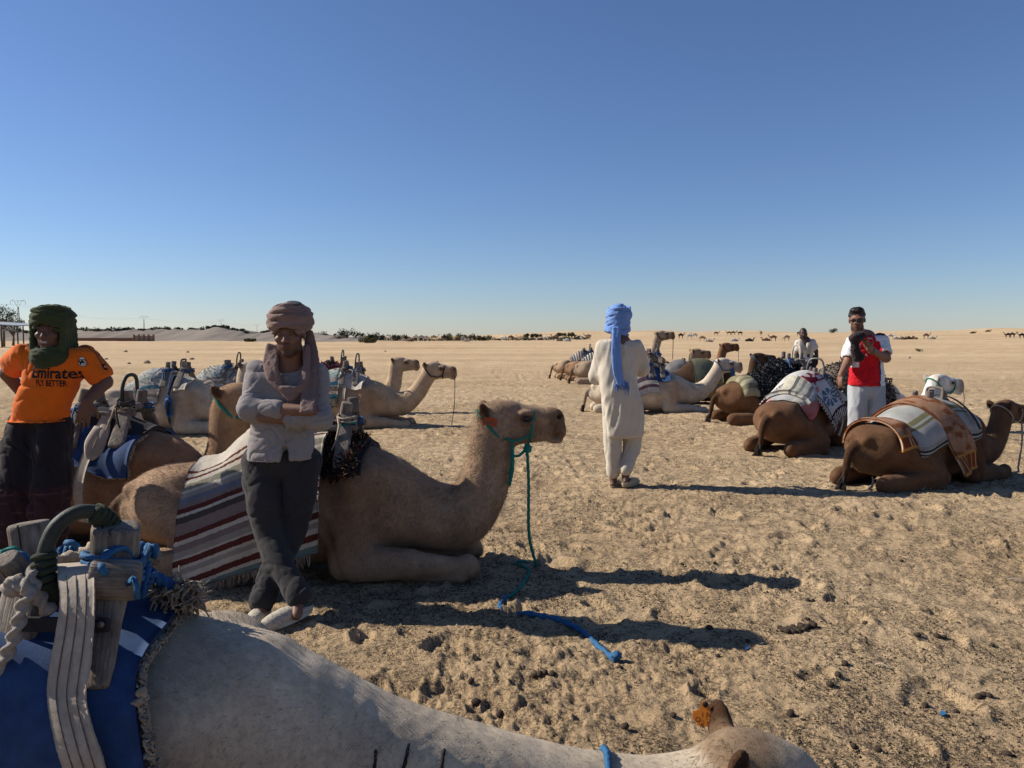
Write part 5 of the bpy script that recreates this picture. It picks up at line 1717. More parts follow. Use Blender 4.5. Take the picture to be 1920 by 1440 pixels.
    # scarf: round the neck, a loop on the chest, a tail on the right
    SC = np.array([.185, .125, .112])
    f = field_for([hd, pz(595, 800, 4.2), pz(505, 760, 4.2)], .16, .0075)
    random.seed(5)
    for q in np.linspace(0, 6, 12):                      # loop over the chest
        o = q - 3
        f.chain([pz(512 + o * 3, 650 + o, 4.30), pz(508 + o * 3.6, 690, 4.24 - q * .004), pz(524 + o * 3.2, 722 + q * 2.4, 4.195), pz(546 + o * .6, 738 + o * 3.4, 4.175), pz(566 - o * 1.6, 724 + o * 1.5, 4.195), pz(574 - o * 1.2, 690, 4.24), pz(575 - o, 650, 4.30)], [.0115, .012, .013, .013, .012, .0115, .011], SC * random.uniform(.85, 1.12), .005, 25)
    for q in np.linspace(0, 5, 10):                      # tail
        f.chain([pz(571 + q * 2.6, 622, 4.36), pz(576 + q * 3.4, 660, 4.32), pz(574 + q * 4.4, 705, 4.24), pz(569 + q * 4.8, 740, 4.18), pz(564 + q * 4.6, 772, 4.10)], [.010, .012, .0115, .011, .009], SC * random.uniform(.85, 1.12), .005, 21)
    for q in range(4):                                   # back of the neck
        f.chain([pz(506, 660 + q * 8, 4.32), pz(518, 652 + q * 6, 4.44), pz(548, 650 + q * 6, 4.48), pz(578, 655 + q * 7, 4.42), pz(582, 668 + q * 8, 4.32)], [.02] * 5, SC, .006, 21)
    finish("scarf", f, 'cloth', t, folds(.003, (40, 40, 10), (70, 70, 20), 9, .1), 1, root)
    CL, SO = (.45, .40, .32), (.55, .50, .42)
    shoe("shoe", anL + [.055, .055, -.075], anL + [-.13, -.17, -.105], root, t, CL, SO, True, .052)
    shoe("shoe", anR + [.0, .075, -.085], anR + [-.01, -.16, -.085], root, t, CL, SO, True, .050)
    for (px, py, D) in ((540, 740, 4.165), (535, 798, 4.17), (535, 828, 4.175)):
        mk("button", *blob(pz(px, py, D) - root, (.006, .004, .006), 1, 0, 6), M['web_line'], sho)
    return t


man_crossed()


def project_print(name, polys, bvh, mat, parent, root, lift=.0035):
    """flat printed shapes (world x, z in plan) laid on a garment surface facing the camera"""
    bm = bmesh.new()
    for tri in polys:
        vs = [bm.verts.new((p[0], p[1], 0)) for p in tri]
        try:
            bm.faces.new(vs)
        except ValueError:
            pass
    bmesh.ops.remove_doubles(bm, verts=bm.verts, dist=1e-5)
    for _ in range(3):
        long = [e for e in bm.edges if e.calc_length() > .012]
        if not long:
            break
        bmesh.ops.subdivide_edges(bm, edges=long, cuts=1)
        bmesh.ops.triangulate(bm, faces=[f_ for f_ in bm.faces if len(f_.verts) > 3])
    for v in bm.verts:
        x, z = v.co.x, v.co.y
        o = Vector((0, 0, CAM_H)); 
        hit = bvh.ray_cast(Vector((x, 0.5, z)), Vector((0, 1, 0)))
        y = hit[0].y - lift if hit[0] is not None else None
        v.co = Vector((x, y if y is not None else -99, z))
    bad = [v for v in bm.verts if v.co.y < -50]
    bmesh.ops.delete(bm, geom=bad, context='VERTS')
    me = bpy.data.meshes.new(name)
    bm.to_mesh(me); bm.free()
    for v in me.vertices:
        v.co -= Vector(root)
    me.materials.append(mat)
    o = bpy.data.objects.new(name, me); COL.objects.link(o); o.parent = parent
    return o


def text_tris(txt, x, z, size, shear=0.0, width=1.0, rot=0.0, bold=.0):
    cu = bpy.data.curves.new("lettering", 'FONT')
    cu.body = txt; cu.size = size; cu.shear = shear; cu.resolution_u = 2; cu.offset = bold
    ob = bpy.data.objects.new("lettering", cu); COL.objects.link(ob)
    dg = bpy.context.evaluated_depsgraph_get()
    me = bpy.data.meshes.new_from_object(ob.evaluated_get(dg))
    me.calc_loop_triangles()
    P_ = [v.co.copy() for v in me.vertices]
    c, s = math.cos(rot), math.sin(rot)
    tri = []
    for t in me.loop_triangles:
        tri.append([(x + (P_[i].x * width * c - P_[i].y * s), z + (P_[i].x * width * s + P_[i].y * c)) for i in t.vertices])
    bpy.data.objects.remove(ob); bpy.data.curves.remove(cu); bpy.data.meshes.remove(me)
    return tri


def disc(x, z, rx, rz, n=20, r0=0.0):
    a = np.linspace(0, 2 * np.pi, n + 1)
    out = []
    for i in range(n):
        p, q = (x + rx * math.cos(a[i]), z + rz * math.sin(a[i])), (x + rx * math.cos(a[i + 1]), z + rz * math.sin(a[i + 1]))
        if r0 == 0:
            out.append([(x, z), p, q])
        else:
            pi, qi = (x + rx * r0 * math.cos(a[i]), z + rz * r0 * math.sin(a[i])), (x + rx * r0 * math.cos(a[i + 1]), z + rz * r0 * math.sin(a[i + 1]))
            out += [[pi, p, q], [pi, q, qi]]
    return out


def bvh_of(o, root):
    me = o.data
    V = [v.co + Vector(root) for v in me.vertices]
    return BVHTree.FromPolygons(V, [tuple(p.vertices) for p in me.polygons])


# ---------------------------------------------------------------- man in the orange shirt
def man_orange():
    D = 4.72
    x0 = (70 - 960) / FPX * D
    root = np.array([x0, 4.62, gz(x0, 4.62)])
    t = person("man in an orange football shirt and dark green head scarf leaning on a saddle", root)
    SK = (.115, .055, .036)
    hd = pz(97, 622, D)
    shL, shR = pz(45, 664, D + .03), pz(160, 668, D + .06)
    elL, elR = pz(14, 700, D + .16), pz(197, 716, D + .10)
    wrL, wrR = pz(44, 742, D + .20), pz(163, 752, D - .02)
    hipL, hipR = pz(48, 800, D + .05), pz(100, 800, D + .05)
    knL, knR = pz(28, 925, D - .12), pz(92, 930, D - .10)
    anL, anR = pz(22, 1060, D - .18), pz(88, 1062, D - .14)
    anL[2] = anR[2] = root[2] + .09
    Rh = basis((.10, -1, -.02), roll=-.04)
    allp = [hd + [0, 0, .15], shL, shR, elL, elR, wrL, wrR, anL, anR, root]
    f = field_for(allp, .14, .015, [(2, hd[2] - .17, hd[2] + .17, .0058), (0, hd[0] - .11, hd[0] + .11, .0065), (1, hd[1] - .16, hd[1] + .12, .0075), (0, wrR[0] - .10, wrR[0] + .06, .006), (2, wrR[2] - .24, wrR[2] + .04, .007)])
    add_head(f, hd, Rh, SK, None, None, 1.0, smile=True, squint=.7)
    nb = (shL + shR) / 2 + [0, 0, .03]
    f.cap(nb, hd + [0, .02, -.1], .068, .06, SK, .02)
    for sh, el, wr in ((shL, elL, wrL), (shR, elR, wrR)):
        f.cap(sh, el, .055, .047, SK, .02); f.cap(el, wr, .048, .031, SK, .012)
    add_hand(f, wrR, (-.20, -.10, -1), (-.3, .6, -.1), SK, 1, .25, 1.02)
    add_hand(f, wrL, (.75, .2, -.6), (.4, -.3, -.6), SK, 1, .4)
    f.cap(nb, (hipL + hipR) / 2, .10, .085, SK, .03)
    for hp, kn, an in ((hipL, knL, anL), (hipR, knR, anR)):
        f.cap(hp, kn, .07, .06, SK, .02); f.cap(kn, an, .055, .036, SK, .02)
        f.cap(an, an + [.0, -.12, -.05], .036, .028, SK, .02)
    finish("body", f, 'skin', t, None, 1, root)
    OR = np.array([.62, .125, .010])
    f = field_for([shL, shR, elL, elR, hipL, hipR], .17, .0085)
    zt = (shL[2] + shR[2]) / 2; cx, cy = nb[0], nb[1]
    hx, hy = (hipL + hipR)[:2] / 2
    st = [(zt + .06, cx, cy, .07, .06), (zt + .03, cx, cy, .15, .09), (zt - .03, cx, cy, .185, .115), (zt - .15, cx - .01, cy - .01, .172, .126), (1.15, (cx + hx) / 2 - .01, cy - .01, .162, .124), (1.02, hx, hy, .172, .13), (pz(0, 790, D)[2], hx, hy - .01, .188, .14)]
    loft(f, st, OR, .02, p=2.3)
    for sh, el in ((shL, elL), (shR, elR)):
        d = el - sh; m = sh + d * (.70 if sh is shR else .55)
        f.cap(sh + [0, 0, -.01], m, .082, .082, OR, .035)
        f.add(lambda X, Y, Z, m=m, d=d / np.linalg.norm(d): -((X - m[0]) * d[0] + (Y - m[1]) * d[1] + (Z - m[2]) * d[2]), m - .1, m + .1, None, .004, 'sub') if False else None
        f.ell(m + d / np.linalg.norm(d) * .075, (.07, .07, .07), None, .006, 'sub')

    def stripes(V, Cc):
        Cc = Cc.copy()
        for sh, el in ((shL, elL), (shR, elR)):
            a = nb + [0, 0, .03]; b = sh + (el - sh) * .5
            d = b - a; L2 = np.dot(d, d)
            tt = np.clip(((V - a) @ d) / L2, 0, 1)
            q = V - (a + tt[:, None] * d)
            yy = q[:, 1]
            m = (V[:, 2] > zt - .10) & (np.abs((yy * 42) % 1 - .5) < .22) & (np.abs(yy) < .045) & (q[:, 2] > .02) & (tt > .25)
            Cc[m] = (.02, .012, .012)
        return Cc
    so = finish("shirt", f, 'cloth', t, folds(.0085, (6, 6, 5), (11, 11, 10), 23, .7), 1, root, stripes)
    bv = bvh_of(so, root)
    s = D / FPX
    # chest print in dark ink
    X = lambda px: (px - 960) * s
    Zz = lambda py: pz(100, py, D - .13)[2]
    sz = .118
    pr = []
    pr += text_tris("Emirates", X(50) * .972, Zz(708), .098, 0, .76, -.05, .0022)
    pr += text_tris("FLY BETTER", X(57) * .972, Zz(724), .056, .22, .56, -.05, .0012)
    for k in range(3):                                   # three slanted bars on the chest
        bx, bz = (X(54) + .013 * k) * .972, Zz(677)
        hgt = .012 + .009 * k
        pr.append([(bx, bz), (bx + .009, bz), (bx + .009 - hgt * .45, bz + hgt)]); pr.append([(bx, bz), (bx + .009 - hgt * .45, bz + hgt), (bx - hgt * .45, bz + hgt)])
    project_print("chest_print", pr, bv, M['black'], so, root)
    cxx, czz = X(135.5) * .972, Zz(682)
    project_print("crest", disc(cxx, czz, .0215, .0215) + disc(cxx, czz + .029, .016, .008), bv, M['white'], so, root)
    project_print("crest_outline", disc(cxx, czz, .0245, .0245, 20, .84) + disc(cxx, czz + .029, .018, .010, 14, .8) + text_tris("M", cxx - .0125, czz - .012, .034, .2, 1, .5, .001) + disc(cxx, czz, .015, .015, 16, .82), bv, M['black'], so, root, .0055)
    bx, bz = X(181) * .985, Zz(684)
    project_print("sleeve_patch", disc(bx, bz, .028, .042), bv, M['black'], so, root)
    project_print("sleeve_patch_mark", text_tris("X", bx - .018, bz - .02, .055, .2, .9, -.25, .001), bv, M['white'], so, root, .0055)
    TR = np.array([.022, .017, .018])
    f = field_for([hipL, hipR, knL, knR, anL, anR], .19, .010)
    f.ell((hipL + hipR) / 2 + [0, 0, .0], (.160, .120, .155), TR, .03)
    for hp, kn, an in ((hipL, knL, anL), (hipR, knR, anR)):
        f.chain([hp, (hp + kn) / 2, kn, (kn + an) / 2, an + [0, 0, .03]], [.112, .122, .116, .112, .100], TR, .02)

    def checks(V, Cc):
        Cc = Cc.copy()
        z = V[:, 2] + .012 * vnoise3(V[:, 0] * 9, V[:, 1] * 9, V[:, 2] * 9, 3)
        low = z < .62
        Cc[low] = Cc[low] * .6 + np.array([.03, .008, .01]) * .8
        m = low & (np.abs((z * 19) % 1 - .5) > .455)
        Cc[m] = (.07, .04, .04)
        return Cc
    finish("trousers", f, 'cloth', t, folds(.015, (7, 7, 3.5), (13, 13, 7), 33, .4), 1, root, checks)
    shoe("shoe", anL + [0, .06, -.075], anL + [-.02, -.19, -.075], root, t, (.05, .04, .04), (.1, .1, .1))
    shoe("shoe", anR + [0, .06, -.075], anR + [.02, -.19, -.075], root, t, (.05, .04, .04), (.1, .1, .1))
    # head scarf: turban turns and a thick wrap under the chin
    GR = np.array([.040, .052, .022])
    tc = hd + [0, .02, .070]
    f = field_for([tc, hd + [0, 0, -.15]], .26, .0068)
    Rt = basis((.05, -1, -.02), roll=-.10)
    f.ell(tc + [0, 0, .015], (.092, .108, .085), GR * .9, .01, R=Rt)
    random.seed(11)
    wrap(f, [(ring_pts(tc, Rt, .094 + .021 * math.sin(q * .22), .112 + .016 * math.sin(q * .22), .026 * math.sin(q * 2.1), .022 * math.cos(q * 1.6), dz=-.032 + .0057 * q), .0125) for q in range(18)], GR, .0045)
    f.ell(hd + Rh @ np.array([0, .10, -.01]), (.060, .085, .062), None, .010, 'sub', R=Rh)
    nc = hd + [.0, .01, -.125]
    wrap(f, [(ring_pts(nc, basis((.05, -1, 0), roll=.06 * math.sin(q * 2)), .090 + .026 * math.sin(q * .27), .104 + .028 * math.sin(q * .27), -.020 + .010 * math.sin(q * 3), .012 * math.cos(q * 2.3), dz=-.072 + .0085 * q), .0135) for q in range(13)], GR, .005)
    # sides joining head wrap and chin wrap
    for sg in (-1, 1):
        for q in range(5):
            f.chain([tc + [sg * (.098 - .004 * q), -.05 + .03 * q, -.01], hd + [sg * .094, -.045 + .032 * q, -.05], nc + [sg * .092, -.06 + .035 * q, .02]], [.020, .019, .021], GR * random.uniform(.85, 1.1), .006, 9)
    finish("head_scarf", f, 'cloth', t, folds(.0032, (16, 16, 60), (22, 22, 120), 6, .3), 1, root)
    return t


man_orange()


# ---------------------------------------------------------------- man in the blue turban, seen from behind
def man_blue():
    D = 7.6
    x0 = (1165 - 960) / FPX * D
    root = np.array([x0, D, gz(x0, D)])
    t = person("man in a long cream tunic and light blue turban, seen from behind", root)
    SK = (.12, .058, .038)
    hd = pz(1160, 604, D + .03)
    shL, shR = pz(1131, 648, D), pz(1192, 648, D)
    elL, elR = pz(1118, 705, D + .10), pz(1205, 692, D + .08)
    wrL, wrR = pz(1150, 700, D + .26), pz(1180, 698, D + .27)
    hipL, hipR = pz(1150, 755, D), pz(1182, 755, D)
    knL, knR = pz(1149, 825, D - .02), pz(1186, 825, D + .03)
    anL, anR = pz(1150, 899, D - .02), pz(1173, 893, D - .08)
    Rh = basis((.35, 1, -.06))
    allp = [hd + [0, 0, .15], shL, shR, elL, elR, wrL, wrR, anL, anR, root]
    f = field_for(allp, .15, .018, [(2, hd[2] - .17, hd[2] + .17, .013)])
    add_head(f, hd, Rh, SK)
    nb = (shL + shR) / 2 + [0, 0, .03]
    f.cap(nb, hd + [0, 0, -.1], .068, .06, SK, .02)
    for sh, el, wr in ((shL, elL, wrL), (shR, elR, wrR)):
        f.cap(sh, el, .055, .047, SK, .02); f.cap(el, wr, .048, .031, SK, .012)
    add_hand(f, wrL, (.9, .2, 0), (0, -.9, .2), SK, 1, .5)
    add_hand(f, wrR, (-.9, .2, 0), (0, -.9, .2), SK, -1, .5)
    f.cap(nb, (hipL + hipR) / 2, .11, .12, SK, .03)
    for hp, kn, an in ((hipL, knL, anL), (hipR, knR, anR)):
        f.cap(hp, kn, .085, .06, SK, .02); f.cap(kn, an, .055, .038, SK, .02)
        f.cap(an, an + [.03, .10, -.06], .036, .028, SK, .02); f.ell(an + [-.005, -.03, -.05], (.034, .036, .034), SK, .02)
    finish("body", f, 'skin', t, None, 1, root)
    CRM = np.array([.50, .445, .365])
    f = field_for([shL, shR, elL, elR, wrL, wrR, knL, knR], .20, .011)
    zt = (shL[2] + shR[2]) / 2; cx = nb[0]
    st = [(zt + .075, cx, D, .075, .07), (zt + .04, cx, D, .155, .10), (zt - .02, cx - .005, D, .19, .125), (zt - .15, cx - .01, D, .205, .14), (1.15, cx - .02, D - .005, .205, .145), (1.0, cx, D - .02, .205, .16), (.85, cx + .03, D - .01, .225, .165), (.68, cx + .045, D - .01, .225, .16), (.535, cx + .045, D - .01, .205, .15)]
    st = [(a_, b_, c_, d_ * .93, e_) for a_, b_, c_, d_, e_ in st]
    loft(f, st, CRM, .02, p=2.2)
    for sh, el, wr in ((shL, elL, wrL), (shR, elR, wrR)):
        f.cap(sh + [0, 0, -.01], el, .074, .070, CRM, .05); f.cap(el, el + (wr - el) * .85, .070, .050, CRM, .04)

    def tun(V):
        x, y, z = V[:, 0], V[:, 1], V[:, 2]
        a = vnoise3((x + .22 * (z - .9)) * 9, y * 7, z * 1.3, 41); b = vnoise3((x - .18 * z) * 20, y * 14, z * 2.6, 42)
        low = sstep(1.35, .8, z)
        return .018 * low * ((1 - 2 * np.abs(a)) - .3) + .007 * (1 - 2 * np.abs(b)) + .006 * vnoise3(x * 13, y * 13, z * 11, 43)
    # side slit
    f.ell((cx - .195, D - .05, .50), (.05, .12, .17), CRM * .9, .01, 'sub')
    finish("tunic", f, 'cloth', t, tun, 1, root)
    f = field_for([hipL, hipR, anL, anR], .17, .011)
    for hp, kn, an in ((hipL, knL, anL), (hipR, knR, anR)):
        f.chain([hp, kn, (kn + an) / 2, an + [0, 0, .075]], [.115, .098, .078, .068], CRM * .97, .012)
    finish("trousers", f, 'cloth', t, folds(.006, (7, 7, 3), (13, 13, 6), 53, .3), 1, root)
    BL = np.array([.155, .27, .56])
    tc = hd + [0, 0, .055]
    f = field_for([tc, hd + [0, 0, -.1]], .24, .0085)
    Rt = basis((.3, 1, 0), roll=.10)
    f.ell(tc + [0, 0, .03], (.105, .12, .105), BL, .01, R=Rt)
    f.ell(hd + [0, 0, -.04], (.10, .11, .10), BL * .9, .01)
    random.seed(21)
    wrap(f, [(ring_pts(tc, Rt, .106 + .012 * math.sin(q * .6), .121, .040 * math.sin(q * 2.7), .030 * math.cos(q * 1.7), dz=-.148 + .0125 * q), .0165) for q in range(18)], BL, .006)
    finish("turban", f, 'cloth', t, folds(.004, (16, 16, 50), (22, 22, 90), 7, .3), 1, root)
    f = field_for([pz(1160, 615, D - .16), pz(1168, 745, D - .16)], .12, .008)
    random.seed(9)
    for q in range(7):
        o = q - 3
        f.chain([pz(1156 + o * 1.6, 616, D - .10), pz(1155 + o * 1.9, 650, D - .155), pz(1157 + o * 2.0, 690, D - .175), pz(1164 + o * 1.7, 722 + random.uniform(-3, 3), D - .18)], [.017, .017, .017, .014], BL * random.uniform(.88, 1.1), .006, 17)
    finish("scarf_tail", f, 'cloth', t, folds(.003, (40, 40, 6), (70, 70, 12), 8, .1), 1, root)
    rng = np.random.default_rng(4)
    ps = []
    for q in range(34):
        a = pz(1151 + rng.uniform(0, 25), 716 + rng.uniform(-4, 6), D - .18)
        L = rng.uniform(.07, .14)
        ps.append(tube([a, a + [rng.normal(.012, .01), rng.normal(0, .01), -L * .5], a + [rng.normal(.02, .015), rng.normal(0, .012), -L]], [.0042, .0036, .002], 4, 5))
    v, g = join(*ps)
    mk("scarf_fringe", v - root, g, M['cloth'], t, True, np.tile(BL * .85, (len(v), 1)))
    shoe("shoe", anR + [-.035, -.075, -.085], anR + [.14, .13, -.095], root, t, (.36, .29, .20), (.30, .24, .17), False, .046)
    shoe("shoe", anL + [-.03, -.06, -.085], anL + [.07, .18, -.085], root, t, (.36, .29, .20), (.30, .24, .17), False, .046)
    return t


man_blue()


# ---------------------------------------------------------------- man in the red shirt
def man_red():
    D = 8.75
    x0 = (1622 - 960) / FPX * D
    root = np.array([x0, D, gz(x0, D)])
    t = person("man in a red and white football shirt and sunglasses raising a dark cap", root)
    SK = (.20, .098, .062)
    hd = pz(1607, 600, D - .05)
    shL, shR = pz(1601, 641, D + .02), pz(1650, 639, D)
    elL, elR = pz(1588, 682, D - .06), pz(1662, 672, D - .16)
    wrL, wrR = pz(1577, 702, D - .20), pz(1629, 654, D - .32)
    hipL, hipR = pz(1609, 728, D), pz(1640, 728, D)
    knL, knR = pz(1607, 812, D - .03), pz(1642, 812, D - .03)
    anL, anR = knL + [0, .03, -.40], knR + [0, .03, -.40]
    anL[2] = anR[2] = root[2] + .10
    Rh = basis((-.50, -1, -.10), roll=.06)
    allp = [hd + [0, 0, .15], shL, shR, elL, elR, wrL, wrR, anL, anR, root]
    f = field_for(allp, .15, .018, [(2, hd[2] - .17, hd[2] + .15, .008), (0, hd[0] - .11, hd[0] + .11, .009), (0, wrL[0] - .08, wrL[0] + .07, .009), (2, wrL[2] - .2, wrL[2] + .06, .010)])
    H = add_head(f, hd, Rh, SK, (.025, .016, .014), None, 1.06)
    nb = (shL + shR) / 2 + [0, .02, .03]
    f.cap(nb, hd + [.01, .03, -.1], .066, .06, SK, .02)
    for sh, el, wr in ((shL, elL, wrL), (shR, elR, wrR)):
        f.cap(sh, el, .058, .050, SK, .02); f.cap(el, wr, .050, .033, SK, .012)
    add_hand(f, wrL, (-.15, -.15, -1), (.5, .2, 0), SK, -1, .55)
    add_hand(f, wrR, (-.45, -.1, .85), (-.4, -.8, 0), SK, 1, .75)
    f.cap(nb, (hipL + hipR) / 2, .11, .12, SK, .03)
    for hp, kn, an in ((hipL, knL, anL), (hipR, knR, anR)):
        f.cap(hp, kn, .085, .06, SK, .02); f.cap(kn, an, .055, .036, SK, .02); f.cap(an, an + [.0, -.12, -.05], .036, .028, SK, .02)
    finish("body", f, 'skin', t, None, 1, root)
    # short dark hair, fuller on top
    f = field_for([hd], .19, .0075)
    HC = (.014, .011, .011)
    f.ell(H(0, -.022, .058), np.array([.084, .100, .082]) * 1.06, HC, .01, R=Rh)
    f.ell(H(0, .035, .108), np.array([.070, .062, .034]) * 1.06, HC, .02, R=Rh)
    f.ell(H(0, .125, -.01), np.array([.10, .115, .078]) * 1.06, None, .008, 'sub', R=Rh)
    f.ell(H(0, .0, -.09), np.array([.11, .13, .075]) * 1.06, None, .01, 'sub', R=Rh)
    finish("hair", f, 'skin', t, folds(.006, (40, 40, 40), (90, 90, 90), 3, .3), 1, root)
    f = field_for([hd], .16, .006)
    for s in (-1, 1):
        f.ell(H(s * .033, .110, .002), np.array([.031, .010, .020]), (.01, .01, .012), .004, R=Rh)
        f.cap(H(s * .064, .100, .010), H(s * .084, .0, .006), .0055, .0045, (.01, .01, .012), .004)
    f.cap(H(-.02, .117, .010), H(.02, .117, .010), .005, .005, (.01, .01, .012), .004)
    finish("sunglasses", f, 'eye', t, None, 1, root)
    RED, WHT, NAV = np.array([.47, .010, .018]), np.array([.66, .66, .68]), np.array([.015, .02, .045])
    f = field_for([shL, shR, elL, elR, hipL, hipR], .17, .0095)
    zt = (shL[2] + shR[2]) / 2; cx, cy = nb[0], D
    hx = (hipL + hipR)[0] / 2
    st = [(zt + .075, cx, cy + .01, .07, .065), (zt + .045, cx, cy, .14, .095), (zt - .02, cx, cy, .19, .125), (zt - .15, cx, cy, .20, .135), (1.22, (cx + hx) / 2, cy, .19, .13), (pz(0, 722, D)[2], hx, cy, .205, .14)]
    loft(f, st, RED, .02, p=2.3)
    for sh, el in ((shL, elL), (shR, elR)):
        d = el - sh; m = sh + d * .62
        f.cap(sh + [0, 0, .0], m, .092, .088, WHT, .03)
        f.ell(m + d / np.linalg.norm(d) * .085, (.08, .08, .08), None, .006, 'sub')

    def panels(V, Cc):
        Cc = np.tile(RED, (len(V), 1)).astype(np.float32)
        rx = V[:, 0] - (cx + (hx - cx) * np.clip((zt - V[:, 2]) / .5, 0, 1))
        side = rx > .098 + .02 * (V[:, 1] - cy)
        Cc[side] = WHT
        Cc[(rx > .085) & (rx < .105) & (V[:, 2] < zt - .22)] = NAV
        Cc[(rx < -.135) & (V[:, 2] > zt - .30)] = WHT
        yoke = (V[:, 2] > zt + .005) & (rx > .045)
        Cc[yoke] = WHT
        for o in (.0, .028):
            a = nb + [.07, -.01 - o, .05]; b = shR + [.075, -.03 - o, -.10]
            d = b - a; tt = np.clip(((V - a) @ d) / np.dot(d, d), 0, 1)
            q = V - (a + tt[:, None] * d)
            m = (np.abs(q[:, 1]) < .007) & (tt > 0) & (tt < 1) & (np.abs(q[:, 2]) < .09) & (rx > .05)
            Cc[m] = NAV
        col = (V[:, 2] > zt + .068)
        Cc[col] = NAV
        return Cc
    so = finish("shirt", f, 'cloth', t, folds(.010, (6, 6, 5), (11, 11, 9), 63, .7), 1, root, panels)
    bv = bvh_of(so, root)
    s = D / FPX
    X = lambda px: (px - 960) * s * .985
    Zz = lambda py: pz(0, py, D - .13)[2]
    pr = [[(X(1627), Zz(635)), (X(1636), Zz(635.5)), (X(1636), Zz(634))], [(X(1627), Zz(633)), (X(1627), Zz(635)), (X(1636), Zz(634))]]
    pr += [[(X(1622), Zz(665)), (X(1627), Zz(669)), (X(1624), Zz(662))], [(X(1592), Zz(655)), (X(1596), Zz(659)), (X(1596), Zz(655))]]
    project_print("shirt_print", pr, bv, M['white'], so, root)
    GRY = np.array([.34, .35, .37])
    f = field_for([hipL, hipR, anL, anR], .19, .011)
    f.ell((hipL + hipR) / 2 + [0, 0, -.02], (.175, .135, .12), GRY, .02)
    for hp, kn, an in ((hipL, knL, anL), (hipR, knR, anR)):
        f.chain([hp, (hp + kn) / 2, kn, (kn + an) / 2, an + [0, 0, .04]], [.108, .104, .094, .085, .075], GRY, .008)

    def tf(V):
        x, y, z = V[:, 0], V[:, 1], V[:, 2]
        a = vnoise3(x * 17, y * 12, z * 2.2, 44)
        return .014 * ((1 - 2 * np.abs(a)) - .3) + .004 * vnoise3(x * 25, y * 25, z * 14, 45)
    finish("trousers", f, 'cloth', t, tf, 1, root)
    shoe("shoe", anL + [0, .06, -.08], anL + [-.02, -.2, -.08], root, t, (.5, .5, .5), (.6, .6, .6))
    shoe("shoe", anR + [0, .06, -.08], anR + [.02, -.2, -.08], root, t, (.5, .5, .5), (.6, .6, .6))
    mk("wrist_watch", *tube([w for w in ring_pts(wrR + (elR - wrR) * .16, basis((elR - wrR) / 1.0), .001, .001)][:1] + [wrR + (elR - wrR) * .16, wrR + (elR - wrR) * .26], .041, 12, 6), M['metal'], t).location = -Vector(root)
    # the dark cap held up in the hand
    f = field_for([pz(1607, 640, D - .36)], .27, .008)
    KB = np.array([.026, .018, .019])
    f.chain([pz(1604, 634, D - .36), pz(1603, 645, D - .37), pz(1605, 660, D - .36), pz(1609, 668, D - .35)], [.060, .042, .055, .066], KB, .03)
    f.ell(pz(1612, 630, D - .35), (.07, .05, .05), KB * .8, .02)
    f.ell(pz(1600, 634, D - .38), (.05, .05, .05), KB * 1.5, .02)
    V, F, Cc = f.mesh(1)
    V = V + vnormals(V, F) * folds(.010, (14, 14, 10), (30, 30, 20), 83, .5)(V)[:, None]
    o = mk("cap", V, F, M['cloth'], None, True, Cc)
    tag(o, "dark brown cloth cap held up by the man in the red shirt", "cap")
    return t


man_red()


